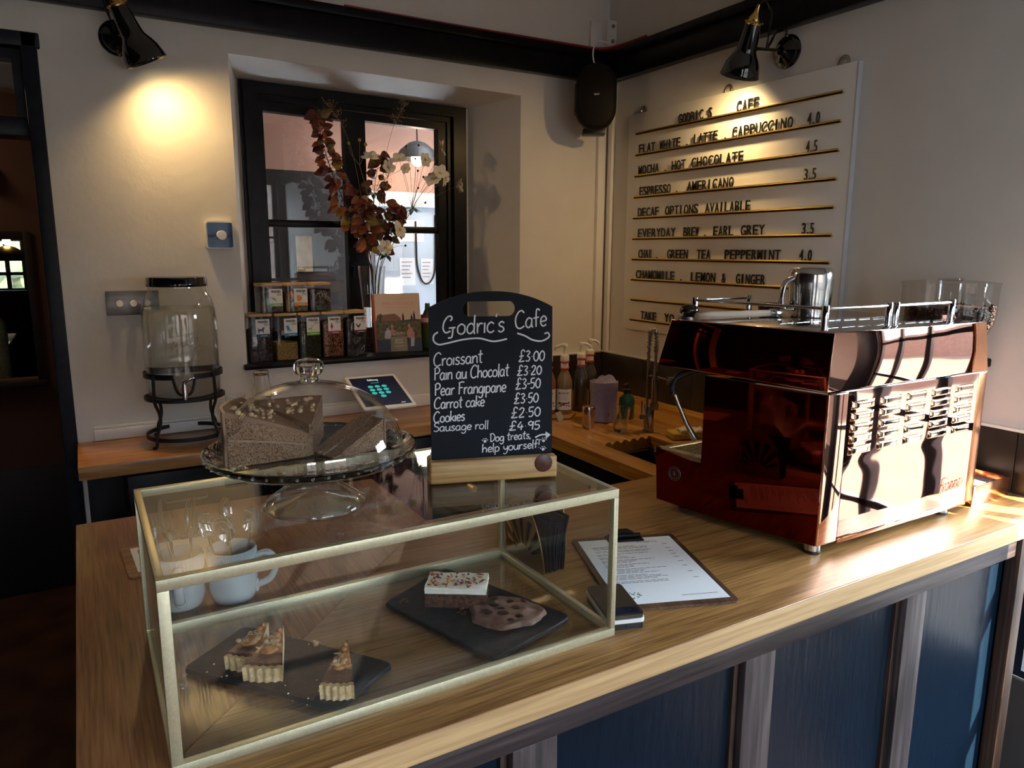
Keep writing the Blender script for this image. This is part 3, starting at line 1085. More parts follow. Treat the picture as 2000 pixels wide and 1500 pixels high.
# sink worktop: butcher block with routed drainer grooves running into a sink cut-out
t = thing('sink_worktop', 'golden oak block worktop with drainer grooves round the sunken sink', 'worktop', (0, 0, 0))
SX0, SX1 = 1.370, WX - 0.0135
HX0, HX1, HY0, HY1 = 1.450, 1.665, 1.560, 1.890
ng = 6
GY1 = 2.19
def ztop(x, y):
    if not (HX0 <= x <= HX1) or y > GY1 or y < HY1:
        return CT
    k = (x - HX0) / (HX1 - HX0) * ng
    d = 0.5 - 0.5 * math.cos(2 * PI * k)
    d = max(0, d - 0.25) / 0.75
    fall = min(1.0, (GY1 - y) / 0.05) * (0.6 + 0.4 * (GY1 - y) / (GY1 - HY1))
    return CT - 0.0085 * d * fall
m = MB()
nx, ny = 72, 14
g = m.grid(lambda u, v: (HX0 + (HX1 - HX0) * u, HY1 + (GY1 - HY1) * v, ztop(HX0 + (HX1 - HX0) * u, HY1 + (GY1 - HY1) * v)), nx, ny)
for i in range(nx):
    a, b = g[i][0].co, g[i + 1][0].co
    m.quad((a.x, a.y, a.z), (b.x, b.y, b.z), (b.x, b.y, CT - 0.042), (a.x, a.y, CT - 0.042))
def slab_box(x0, y0, x1, y1):
    m.box(x0, y0, CT - 0.042, x1, y1, CT)
slab_box(SX0, YB + 0.0005, HX0, WY - 0.013)
slab_box(HX1, YB + 0.0005, SX1, WY - 0.013)
slab_box(HX0, GY1, HX1, WY - 0.013)
slab_box(HX0, YB + 0.0005, HX1, HY0)
obj('board', m, BLOCK_Y, t, 30)
m = MB()
SK = [(HX0 + 0.012, HY0 + 0.012), (HX1 - 0.012, HY1 - 0.012)]
x0, y0, x1, y1 = SK[0][0], SK[0][1], SK[1][0], SK[1][1]
m.box(x0 - 0.03, y0 - 0.03, 0.895, x1 + 0.03, y0, 0.905)
m.box(x0 - 0.03, y1, 0.895, x1 + 0.03, y1 + 0.03, 0.905)
m.box(x0 - 0.03, y0, 0.895, x0, y1, 0.905)
m.box(x1, y0, 0.895, x1 + 0.03, y1, 0.905)
m.box(x0 - 0.004, y0 - 0.004, 0.74, x0, y1 + 0.004, 0.895)
m.box(x1, y0 - 0.004, 0.74, x1 + 0.004, y1 + 0.004, 0.895)
m.box(x0, y0 - 0.004, 0.74, x1, y0, 0.895)
m.box(x0, y1, 0.74, x1, y1 + 0.004, 0.895)
m.box(x0 - 0.004, y0 - 0.004, 0.734, x1 + 0.004, y1 + 0.004, 0.74)
sk = tag(obj('sink', m, plain('dark composite sink', (0.03, 0.026, 0.022), 0.4)), 'dark undermounted sink sunk into the oak block worktop', 'sink')
m = MB()
m.lathe([(0.0, 0.004), (0.035, 0.004), (0.038, 0.0)], 24, ((x0 + x1) / 2, (y0 + y1) / 2, 0.740))
obj('waste', m, STEEL, sk)
t = thing('sink_cabinet', 'black base cabinet under the sink worktop', 'cabinet', (0, 0, 0))
m = MB()
m.box(1.40, YB + 0.001, 0.0, 1.42, WY - 0.02, 0.907)
m.box(1.42, 1.94, 0.08, 2.08, WY - 0.02, 0.66)
obj('carcass', m, BLACK_SATIN, t)
m = MB()
m.box(1.385, 1.54, 0.10, 1.40, 2.40, 0.895, 0.002)
d = obj('door', m, BLACK, t)
# ------------------------------------------------------------------ wall lamps
def wall_lamp(label, base, normal, pivot, aim, watts):
    """Base rose on the wall, short arm, and a bell shade pointing along aim from pivot."""
    t = thing('wall_lamp', label, 'lamp', base, group='black wall lamps')
    n = Vector(normal)
    q = n.to_track_quat('Z', 'Y').to_matrix().to_4x4()
    m = MB()
    m.T = q
    m.lathe([(0, 0), (0.052, 0.0), (0.054, 0.006), (0.050, 0.010), (0.046, 0.012), (0.044, 0.018), (0.030, 0.026), (0.020, 0.034), (0.014, 0.040), (0, 0.040)], 36)
    b = obj('wall_rose', m, BLACK_ENAMEL, t)
    m = MB()
    m.T = q
    m.ball((0, -0.049, 0.012), 0.004)
    m2 = MB()
    m2.T = q
    m2.ball((0, 0.049, 0.012), 0.004)
    obj('stud', m, BRASS, b)
    obj('stud', m2, BRASS, b)
    piv = Vector(pivot) - Vector(base)
    a = Vector(aim).normalized()
    m = MB()
    m.tube([n * 0.035, piv], 0.0055, 10)
    obj('arm', m, BLACK_ENAMEL, t)
    # knuckle between the arm and the shade
    qs = (-a).to_track_quat('Z', 'Y').to_matrix().to_4x4()
    axis_pt = piv + n * 0.036
    m = MB()
    m.tube([piv - n * 0.012, piv + n * 0.012], 0.007, 10)
    m.tube([piv + n * 0.006 - a * 0.012, piv + n * 0.006 + a * 0.012], 0.005, 8)
    obj('knuckle', m, BRASS, t)
    T = Matrix.Translation(axis_pt) @ qs
    prof = [(0.0655, -0.092), (0.0665, -0.089), (0.064, -0.086), (0.062, -0.074), (0.056, -0.052), (0.047, -0.034), (0.038, -0.020), (0.034, -0.012), (0.0325, 0.0), (0.026, 0.070), (0.0255, 0.073)]
    inner = [(r - 0.0022, z) for r, z in prof[3:]][::-1]
    m = MB()
    m.T = T
    m.lathe(prof + [(0.018, 0.074)] + [(0.018, 0.070)] + inner + [(0.0635, -0.090), (0.0655, -0.092)], 40)
    obj('lamp_shade', m, BLACK_ENAMEL, t)
    m = MB()
    m.T = T
    m.lathe([(0, 0.070), (0.027, 0.070), (0.0275, 0.074), (0.026, 0.078), (0.020, 0.082), (0.0185, 0.090), (0.012, 0.100), (0.0065, 0.118), (0.005, 0.128), (0, 0.129)], 28)
    for k in range(10):
        th = 2 * PI * k / 10
        m.ball((0.0275 * math.cos(th), 0.0275 * math.sin(th), 0.076), 0.0035, None, None, 6, 4)
    obj('finial', m, BRASS, t)
    m = MB()
    m.T = T
    m.ball((0, 0, -0.045), 0.020, 0.020, 0.026)
    m.cyl((0, 0, -0.02), (0, 0, 0.05), 0.012)
    obj('bulb', m, glow('lamp bulb', (1.0, 0.80, 0.46), 6), t)
    # twisted flex from the finial round to the rose
    p0 = axis_pt - a * 0.125
    up = Vector((0, 0, 1))
    side = n.cross(up)
    pts = spline([p0, p0 + n * -0.03 + up * 0.016, p0 - n * 0.075 - up * 0.01 + side * 0.012, (piv * 0.5) + up * 0.012 + side * 0.02, piv * 0.4 + up * 0.055, n * 0.02 + up * 0.066, n * 0.018 + up * 0.05], 6)
    for ph in (0, PI):
        m = MB()
        P = []
        for k, p in enumerate(pts):
            w = k * 0.9 + ph
            P.append(p + side * 0.0028 * math.cos(w) + up * 0.0028 * math.sin(w))
        m.tube(P, 0.0026, 6)
        obj('flex', m, BLACK_PLASTIC, t)
    d = bpy.data.lights.new('lamp_light', 'SPOT')
    d.energy = watts
    d.color = (1.0, 0.66, 0.28)
    d.spot_size = R(165)
    d.spot_blend = 1.0
    d.shadow_soft_size = 0.018
    o = bpy.data.objects.new('lamp_light', d)
    C.objects.link(o)
    o.parent = t
    o.location = T @ Vector((0, 0, -0.073))
    o.rotation_euler = (a + n * 0.35).to_track_quat('-Z', 'Y').to_euler()
    return t
wall_lamp('black wall lamp above the switch plate, left of the little window', (0.172, WY, 2.232), (0, -1, 0), (0.202, WY - 0.075, 2.232), (0.42, 0.10, -0.90), 7.5)
wall_lamp('black wall lamp hung from the right wall over the white menu board', (WX, 1.778, 2.236), (-1, 0, 0), (WX - 0.085, 1.846, 2.250), (0.12, 0.42, -0.90), 7.5)

# ------------------------------------------------------------------ loudspeaker in the corner
t = thing('loudspeaker', 'oval black loudspeaker hanging in the wall corner under the beam', 'speaker', (1.905, 2.575, 2.20), R(-33))
def oval(hw, hh, n=10):
    r = hw
    return arc(0, hh - r, r, 0, PI, n * 2) + arc(0, -hh + r, r, PI, 2 * PI, n * 2)
m = MB()
def ring_body(m, secs):
    rings = []
    for (hw, hh, y) in secs:
        rings.append([m.v((a, y, b)) for a, b in oval(hw, hh)])
    for A, B in zip(rings, rings[1:]):
        n = len(A)
        for k in range(n):
            m.f([A[k], A[(k + 1) % n], B[(k + 1) % n], B[k]])
    m.f(rings[0])
    m.f(rings[-1][::-1])
ring_body(m, [(0.074, 0.122, -0.052), (0.082, 0.130, -0.045), (0.082, 0.130, 0.0), (0.070, 0.115, 0.055), (0.05, 0.085, 0.085)])
obj('body', m, plain('speaker plastic', (0.006, 0.005, 0.004), 0.45, spec=0.2), t)
m = MB()
ring_body(m, [(0.066, 0.112, -0.058), (0.070, 0.117, -0.056), (0.073, 0.121, -0.0515)])
obj('grille', m, noisy('speaker mesh', (0.003, 0.0025, 0.002), (0.014, 0.010, 0.007), 900, 0.6, detail=1, spec=0.15), t)
m = MB()
put_text(m, 'apart', (-0.010, -0.0585, 0.004), (1, 0, 0), (0, 0, 1), 0.022, 0.008, 0.02, 0.002)
obj('badge', m, WHITE_PLASTIC, t)
m = MB()
m.box(-0.085, -0.02, -0.055, -0.078, 0.07, 0.055, 0.002)
obj('mounting_bracket', m, BLACK_PLASTIC, t)
m = MB()
m.box(-0.05, 0.0, -0.140, 0.045, 0.07, -0.118, 0.004)
obj('mounting_bracket', m, BLACK_PLASTIC, t)
m = MB()
m.tube(spline([(0.0, 0.03, 0.128), (-0.012, 0.03, 0.165), (-0.010, 0.035, 0.205), (0.01, 0.05, 0.236), (0.05, 0.1, 0.242)], 8), 0.0028, 8)
obj('speaker_cable', m, WHITE_PLASTIC, t)

# ------------------------------------------------------------------ menu letter board
t = thing('menu_board', 'large white letter board with gold rails listing hot drinks, hung on the right wall', 'menu board', (WX, 0, 0))
m = MB()
m.box(-0.020, 1.500, 1.243, -0.004, 2.575, 2.150, 0.002)
obj('panel', m, plain('white board', (0.80, 0.76, 0.70), 0.4), t)
m = MB()
m.box(-0.021, 1.494, 1.243, -0.001, 1.500, 2.150, 0.001)
obj('side_edge', m, plain('grey board edge', (0.55, 0.56, 0.58), 0.4), t)
ROWS = [[('GODRIC S', 2.268, 2.086), ('CAFE', 1.969, 1.867)],
        [('FLAT', 2.5, 2.397), ('WHITE .', 2.372, 2.2), ('LATTE .', 2.178, 2.001), ('CAPPUCCINO', 1.984, 1.717), ('4.0', 1.663, 1.615)],
        [('MOCHA .', 2.499, 2.316), ('HOT', 2.295, 2.214), ('CHOCOLATE', 2.186, 1.92), ('4.5', 1.661, 1.617)],
        [('ESPRESSO .', 2.487, 2.245), ('AMERICANO', 2.202, 1.961), ('3.5', 1.661, 1.614)],
        [('DECAF', 2.493, 2.357), ('OPTIONS', 2.323, 2.133), ('AVAILABLE', 2.1, 1.878)],
        [('EVERYDAY', 2.488, 2.255), ('BREW .', 2.211, 2.081), ('EARL', 2.052, 1.95), ('GREY', 1.918, 1.807), ('3.5', 1.654, 1.606)],
        [('CHAI .', 2.48, 2.35), ('GREEN', 2.3, 2.179), ('TEA', 2.132, 2.058), ('PEPPERMINT', 1.989, 1.732), ('4.0', 1.656, 1.606)],
        [('CHAMOMILE .', 2.492, 2.197), ('LEMON', 2.159, 2.026), ('&', 1.997, 1.974), ('GINGER', 1.927, 1.79)],
        [], [('TAKE', 2.452, 2.35), ('YO', 2.303, 2.241)]]
for k, row in enumerate(ROWS):
    z = 2.068 - 0.0866 * k
    m = MB()
    m.box(-0.030, 1.538, z - 0.006, -0.020, 2.518, z + 0.001, 0.001)
    m.box(-0.030, 1.538, z - 0.006, -0.027, 2.518, z + 0.0055, 0.001)
    rl = obj('rail', m, RAIL_GOLD, t)
    if row:
        for wd, ya, yb in row:
            m = MB()
            # letters are spread over the width each word takes
            n = len(wd)
            pitch = (ya - yb) / n
            for i, ch in enumerate(wd):
                if ch == ' ':
                    continue
                wj = pitch * (0.30 if ch in 'I1.' else 0.72)
                me, xa, xb, y0, y1 = text_mesh(ch, 0.012, 0.05)
                wnat = (xb - xa) * 0.0365 / 0.70
                put_text(m, ch, (-0.0255, ya - pitch * i - pitch * 0.1 - (0 if ch not in 'I.' else pitch * 0.2), z + 0.004), (0, -1, 0), (0, 0, 1), min(wnat, pitch * 0.84), 0.0365, 0.010, 0.03)
            obj('word', m, BLACK_LETTER, rl)
for y in (2.498, 2.029, 1.557):
    m = MB()
    P = [(-0.006, y + 0.016 * math.cos(a), 2.158 + 0.018 * math.sin(a)) for a in [PI * 2 * q / 20 for q in range(20)]]
    m.tube(P, 0.0045, 8, closed=True)
    obj('hanger', m, NICKEL, t)

# ------------------------------------------------------------------ thermostat and dimmer plate
t = thing('thermostat', 'square mirrored thermostat with a white dial, on the wall left of the window', 'thermostat', (0.434, WY, 1.630))
m = MB()
m.plate(rrect(-0.046, -0.047, 0.046, 0.047, 0.010), [], -0.020, -0.0005, 'y')
obj('body', m, WHITE_PLASTIC, t)
m = MB()
m.plate(rrect(-0.041, -0.042, 0.041, 0.042, 0.006), [], -0.024, -0.020, 'y')
obj('face', m, plain('blue black mirror glass', (0.010, 0.028, 0.055), 0.04, 0.5), t)
m = MB()
m.T = Matrix.Translation((0.004, -0.024, -0.001)) @ Matrix.Rotation(R(90), 4, 'X')
m.lathe([(0.0, 0.011), (0.015, 0.011), (0.0165, 0.009), (0.0165, 0.0)], 28)
obj('dial', m, WHITE_PLASTIC, t)
t = thing('dimmer_switch', 'brushed metal dimmer plate with round knobs behind the water jar', 'switch', (0.150, WY, 1.405))
m = MB()
m.box(-0.079, -0.006, -0.040, 0.079, -0.0005, 0.040, 0.0015)
obj('plate', m, noisy('brushed gunmetal', (0.20, 0.19, 0.18), (0.30, 0.285, 0.27), 50, 0.36, metal=1.0, stretch=(0.1, 1, 1)), t)
for x in (-0.040, 0.0, 0.040):
    m = MB()
    m.T = Matrix.Translation((x, -0.006, 0)) @ Matrix.Rotation(R(90), 4, 'X')
    m.lathe([(0.0, 0.016), (0.011, 0.016), (0.0125, 0.014), (0.0125, 0.0)], 24)
    obj('knob', m, plain('antique nickel', (0.46, 0.38, 0.28), 0.22, 1.0), t)
# ------------------------------------------------------------------ glass display case
X0, X1, Y0, Y1, Z1 = 0.046, 0.720, 0.885, 1.266, 1.205
t = thing('display_case', 'champagne gold framed glass display case on the front counter', 'display case', (0, 0, 0))
b = 0.012
def bar(name, *a):
    m = MB()
    m.box(*a, 0.0008)
    return obj(name, m, GILT, t)
bar('front_frame', X0, Y0, Z1 - 0.0145, X1, Y0 + b, Z1)
bar('front_frame', X0, Y0, CT, X1, Y0 + b, CT + 0.0145)
bar('front_frame', X0, Y0, CT + 0.0145, X0 + 0.0135, Y0 + b, Z1 - 0.0145)
bar('front_frame', X1 - 0.009, Y0, CT + 0.0145, X1, Y0 + b, Z1 - 0.0145)
bar('back_frame', X0, Y1 - b, Z1 - 0.012, X1, Y1, Z1)
bar('back_frame', X0, Y1 - b, CT, X1, Y1, CT + 0.018)
bar('back_frame', X0, Y1 - b, CT + 0.018, X0 + 0.010, Y1, Z1 - 0.012)
bar('back_frame', X1 - 0.010, Y1 - b, CT + 0.018, X1, Y1, Z1 - 0.012)
for x in (X0, X1 - 0.010):
    bar('side_frame', x, Y0 + b, Z1 - 0.012, x + 0.010, Y1 - b, Z1)
    bar('side_frame', x, Y0 + b, CT, x + 0.010, Y1 - b, CT + 0.016)
def pane(name, *a):
    m = MB()
    m.box(*a)
    return obj(name, m, CASE_GLASS, t, 0)
pane('top_pane', X0 + 0.010, Y0 + 0.012, Z1 - 0.006, X1 - 0.010, Y1 - 0.012, Z1 - 0.001)
pane('front_pane', X0 + 0.012, Y0 + 0.005, CT + 0.013, X1 - 0.009, Y0 + 0.009, Z1 - 0.013)
pane('side_pane', X0 + 0.003, Y0 + b, CT + 0.015, X0 + 0.007, Y1 - b, Z1 - 0.011)
pane('side_pane', X1 - 0.007, Y0 + b, CT + 0.015, X1 - 0.003, Y1 - b, Z1 - 0.011)
pane('base_pane', X0 + 0.010, Y0 + 0.012, CT + 0.0012, X1 - 0.010, Y1 - 0.012, CT + 0.005)
pane('sliding_door', X0 + 0.009, Y1 - 0.010, CT + 0.017, 0.383, Y1 - 0.007, Z1 - 0.011)
d = pane('sliding_door', 0.352, Y1 - 0.0055, CT + 0.017, X1 - 0.009, Y1 - 0.0025, Z1 - 0.011)
m = MB()
m.cyl((0.655, Y1 - 0.0025, 1.105), (0.655, Y1 + 0.018, 1.105), 0.0065, 0.0075, 16)
m.ball((0.655, Y1 + 0.018, 1.105), 0.0075, 0.004, 0.0075)
obj('knob', m, BRASS, d)

# ------------------------------------------------------------------ slates
def slate(label, corners, name='slate_board'):
    z0, z1 = CT + 0.0055, CT + 0.0125
    o = Vector((sum(c[0] for c in corners) / 4, sum(c[1] for c in corners) / 4, z0))
    t = MB()
    rnd = random.Random(len(label))
    P = []
    for k in range(4):
        a, c = Vector(corners[k]), Vector(corners[(k + 1) % 4])
        for q in range(14):
            p = a.lerp(c, q / 14)
            if q in (0,):
                ctr = Vector((o.x, o.y))
                p = p.lerp(ctr, 0.03)
            p += Vector((rnd.uniform(-1, 1), rnd.uniform(-1, 1))) * 0.0012
            P.append(p - Vector((o.x, o.y)))
    lo = [t.v((p.x, p.y, 0)) for p in P]
    mid = [t.v((p.x, p.y, z1 - z0 - 0.002)) for p in P]
    hi = [t.v((p.x * 0.985, p.y * 0.985, z1 - z0)) for p in P]
    t.f(hi)
    t.f(lo[::-1])
    n = len(P)
    for A, B in ((lo, mid), (mid, hi)):
        for k in range(n):
            t.f([A[k], A[(k + 1) % n], B[(k + 1) % n], B[k]])
    ob = obj(name, t, SLATE, None, 30)
    ob.location = o
    return tag(ob, label, 'slate', 'slates in the display case')
slate('black slate holding three tart slices at the left of the display case', [(0.083, 1.115), (0.189, 1.203), (0.364, 0.972), (0.258, 0.903)])
slate('black slate holding the brownie and the cookie at the right of the display case', [(0.420, 1.165), (0.578, 1.244), (0.684, 0.955), (0.500, 0.904)])
SZ = CT + 0.0127

# ------------------------------------------------------------------ tart slices
CRUST = noisy('shortcrust', (0.52, 0.33, 0.14), (0.78, 0.58, 0.33), 130, 0.75, bumps=0.5, dist=0.002)
CRUMB = noisy('pale tart crumb', (0.66, 0.50, 0.26), (0.84, 0.70, 0.46), 220, 0.85, bumps=0.6)
JAMMY = noisy('dark baked filling edge', (0.030, 0.010, 0.008), (0.11, 0.035, 0.020), 130, 0.35, bumps=0.6)
GLAZE = noisy('glazed pear', (0.16, 0.045, 0.010), (0.52, 0.21, 0.05), 60, 0.20, bumps=0.5, coat=0.6)
ALMOND = noisy('toasted almond', (0.46, 0.25, 0.10), (0.74, 0.52, 0.28), 60, 0.6)
def tart(label, tip, out_a, out_b, seed):
    """Wedge of pear tart: fluted crust arc from out_a to out_b, tip towards the middle of the tart."""
    rnd = random.Random(seed)
    tip, A, B = Vector(tip), Vector(out_a), Vector(out_b)
    th = thing('tart_slice', label, 'tart', (tip.x, tip.y, SZ), group='pear tart slices')
    A, B = A - tip, B - tip
    H = 0.027
    n = 16
    # outer edge: arc bulging out with flutes
    edge = []
    for k in range(n * 2 + 1):
        u = k / (n * 2)
        p = A.lerp(B, u)
        d = p.normalized()
        bul = 0.004 * math.sin(PI * u) + 0.0016 * math.cos(u * 2 * PI * 5)
        edge.append(p + d * bul)
    m = MB()
    inner = [p * 0.93 for p in edge]
    lo = [m.v((p.x * 0.985, p.y * 0.985, 0)) for p in edge]
    hi = [m.v((p.x, p.y, H * (0.82 + 0.03 * rnd.random()))) for p in edge]
    ih = [m.v((p.x, p.y, H * 0.82)) for p in inner]
    il = [m.v((p.x, p.y, 0.0)) for p in inner]
    for a, c in ((lo, hi), (hi, ih), (ih, il), (il, lo)):
        for k in range(len(edge) - 1):
            m.f([a[k], a[k + 1], c[k + 1], c[k]])
    m.f([lo[0], hi[0], ih[0], il[0]])
    m.f([lo[-1], il[-1], ih[-1], hi[-1]])
    obj('crust', m, CRUST, th, 60)
    # body with a domed, uneven top; two materials: crumb on the cut sides, glaze above
    m = MB()
    rows = 14
    cols = 8
    def top(u, v):
        p = (A.lerp(B, u)) * (0.93 * v)
        z = H * (0.92 + 0.22 * math.sin(PI * min(1, v * 1.02)) * (0.6 + 0.4 * math.sin(PI * u))) + rnd.uniform(-1, 1) * 0.0012
        return (p.x, p.y, z)
    G = [[m.v(top(i / cols, max(0.03, j / rows))) for j in range(rows + 1)] for i in range(cols + 1)]
    base = [[m.v((G[i][j].co.x, G[i][j].co.y, 0.0)) for j in range(rows + 1)] for i in range(cols + 1)]
    for i in range(cols):
        for j in range(rows):
            m.cur = 1 if j < rows - 3 else 2
            m.f([G[i][j], G[i + 1][j], G[i + 1][j + 1], G[i][j + 1]])
            m.cur = 0
            m.f([base[i][j], base[i][j + 1], base[i + 1][j + 1], base[i + 1][j]])
    for j in range(rows):
        m.f([base[0][j], base[0][j + 1], G[0][j + 1], G[0][j]])
        m.f([base[cols][j + 1], base[cols][j], G[cols][j], G[cols][j + 1]])
    m.cur = 2
    for i in range(cols):
        m.f([base[i][0], base[i + 1][0], G[i + 1][0], G[i][0]])
        m.f([base[i + 1][rows], base[i][rows], G[i][rows], G[i + 1][rows]])
    obj('filling', m, [CRUMB, GLAZE, JAMMY], th, 70)
    # sliced pear laid along the wedge
    m = MB()
    mid = (A + B) / 2
    for k in range(5):
        c = mid * (0.22 + 0.12 * k)
        wd = (B - A).length * (0.22 + 0.12 * k) * 0.40
        m.ball((c.x, c.y, H * 1.02 + 0.0025), wd * 0.9, wd * 0.7, 0.005, 10, 6)
    obj('pear_topping', m, GLAZE, th, 80)
    m = MB()
    for k in range(12):
        u, v = rnd.uniform(0.12, 0.88), rnd.uniform(0.42, 0.78)
        p = A.lerp(B, u) * v
        m.T = Matrix.Translation((p.x, p.y, H * 1.2 + 0.002)) @ Matrix.Rotation(rnd.uniform(0, 6), 4, 'Z') @ Matrix.Rotation(rnd.uniform(-.6, .6), 4, 'X')
        m.ball((0, 0, 0), 0.0055, 0.0034, 0.0009, 8, 4)
    o = obj('flaked_almonds', m, ALMOND, th, 60)
    o['kind'] = 'stuff'
tart('tart slice partly hidden behind another, at the back left of the left slate', (0.218, 1.147), (0.139, 1.079), (0.181, 1.045), 3)
tart('tart slice leaning on the one behind it, pale crust facing front', (0.236, 1.122), (0.156, 1.034), (0.206, 1.004), 4)
tart('tart slice standing alone at the right end of the left slate', (0.311, 1.030), (0.240, 0.934), (0.282, 0.911), 5)

# ------------------------------------------------------------------ brownie with icing, cookie
BROWN = noisy('brownie crumb', (0.030, 0.010, 0.005), (0.135, 0.050, 0.022), 150, 0.8, bumps=0.9, dist=0.004)
ICING = noisy('cream icing', (0.80, 0.74, 0.60), (0.88, 0.84, 0.74), 80, 0.45, bumps=0.3)
t = thing('brownie', 'brownie slice with cream icing and dried petals on the right slate', 'cake slice', (0.538, 1.107, SZ), R(-33))
m = MB()
rnd = random.Random(8)
def rough_block(m, x0, x1, y0, y1, z0, z1, n, amp):
    def s(face):
        return face
    bm2 = m
    nx = n
    pts = {}
    def P(i, j, k):
        key = (i, j, k)
        if key not in pts:
            p = Vector((x0 + (x1 - x0) * i / nx, y0 + (y1 - y0) * j / nx, z0 + (z1 - z0) * k / nx))
            a = amp if k > 0 else amp * 0.3
            p += Vector((rnd.uniform(-a, a), rnd.uniform(-a, a), rnd.uniform(-a, a) if k > 0 else 0))
            pts[key] = m.v(p)
        return pts[key]
    for i in range(nx):
        for j in range(nx):
            m.f([P(i, j, nx), P(i + 1, j, nx), P(i + 1, j + 1, nx), P(i, j + 1, nx)])
            m.f([P(i, j, 0), P(i, j + 1, 0), P(i + 1, j + 1, 0), P(i + 1, j, 0)])
            m.f([P(i, 0, j), P(i + 1, 0, j), P(i + 1, 0, j + 1), P(i, 0, j + 1)])
            m.f([P(i, nx, j), P(i, nx, j + 1), P(i + 1, nx, j + 1), P(i + 1, nx, j)])
            m.f([P(0, i, j), P(0, i, j + 1), P(0, i + 1, j + 1), P(0, i + 1, j)])
            m.f([P(nx, i, j), P(nx, i + 1, j), P(nx, i + 1, j + 1), P(nx, i, j + 1)])
rough_block(m, -0.053, 0.053, -0.031, 0.031, 0.0, 0.026, 12, 0.0016)
obj('crumb', m, BROWN, t, 50)
m = MB()
rough_block(m, -0.054, 0.054, -0.032, 0.032, 0.0262, 0.0375, 8, 0.0009)
obj('icing', m, ICING, t, 60)
m = MB()
for k in range(80):
    m.T = Matrix.Translation((rnd.uniform(-.05, .05), rnd.uniform(-.028, .028), 0.0388)) @ Matrix.Rotation(rnd.uniform(0, 6), 4, 'Z') @ Matrix.Rotation(rnd.uniform(-.5, .5), 4, 'Y')
    m.cur = k % 4
    m.ball((0, 0, 0), rnd.uniform(0.002, 0.0048), rnd.uniform(0.0012, 0.0028), 0.0012, 6, 4)
o = obj('petal_sprinkle', m, [plain('purple petal', (0.10, 0.012, 0.05), 0.7), plain('dark rose petal', (0.20, 0.02, 0.05), 0.7), plain('orange petal', (0.55, 0.22, 0.03), 0.7), plain('chopped nut', (0.42, 0.26, 0.11), 0.7)], t, 60)
o['kind'] = 'stuff'
COOKIE = noisy('chocolate chip cookie', (0.105, 0.047, 0.032), (0.215, 0.115, 0.078), 50, 0.7, bumps=0.8, dist=0.004)
t = thing('cookie', 'large chocolate chip cookie on the right slate, in front of the brownie', 'cookie', (0.588, 1.020, SZ), R(-36))
m = MB()
def ck(u, v):
    a = 2 * PI * v
    r = u * (0.0640 + 0.0035 * math.sin(3 * a + 1) + 0.0022 * math.sin(7 * a) + 0.001 * math.sin(15 * a))
    z = 0.0095 * (1 - u ** 5) + 0.0016 * math.sin(u * 16) * u + 0.0014 * math.sin(5 * a + u * 7) * u + 0.0022 * math.exp(-((u - 0.93) / 0.06) ** 2)
    if u > 0.985:
        z = 0.0
    return (r * 1.02 * math.cos(a), r * 0.86 * math.sin(a), z)
m.grid(lambda u, v: ck(u, v), 26, 72)
bmesh.ops.remove_doubles(m.bm, verts=m.bm.verts, dist=1e-5)
obj('biscuit', m, COOKIE, t, 75)
m = MB()
for k, (a, r, s) in enumerate(((0.3, .018, .009), (1.4, .030, .008), (2.6, .026, .010), (3.7, .034, .009), (4.6, .020, .011), (5.5, .036, .008), (0.9, .046, .006), (2.1, .045, .006), (3.1, .008, .007), (5.0, .044, .006))):
    m.ball((r * math.cos(a), r * 0.9 * math.sin(a), 0.0092), s, s * 0.75, 0.0022, 10, 6)
obj('chocolate_chips', m, plain('dark chocolate', (0.022, 0.009, 0.006), 0.4), t, 80)
# crumbs on the slates
def crumbs(label, spots, mat, seed, sz=0.0022, name='crumbs'):
    rnd = random.Random(seed)
    m = MB()
    for (x, y, n, sp) in spots:
        for k in range(n):
            s = sz * rnd.uniform(0.5, 1.3)
            m.ball((x + rnd.gauss(0, sp), y + rnd.gauss(0, sp), SZ + s * 0.55), s, s * 0.8, s * 0.6, 6, 4)
    tag(obj(name, m, mat, None, 50), label, 'crumbs', None, 'stuff')
crumbs('brown crumbs scattered at the left corner of the right slate', [(0.452, 1.150, 14, 0.004), (0.525, 1.060, 10, 0.010)], BROWN, 4, 0.003)
crumbs('toasted nut crumbs between the tart slices on the left slate', [(0.275, 1.085, 9, 0.004)], ALMOND, 5, 0.0035)
crumbs('pale pastry flakes on the left slate', [(0.13, 1.075, 5, 0.015), (0.195, 0.985, 6, 0.02), (0.24, 0.955, 5, 0.02)], CRUMB, 6, 0.0016)

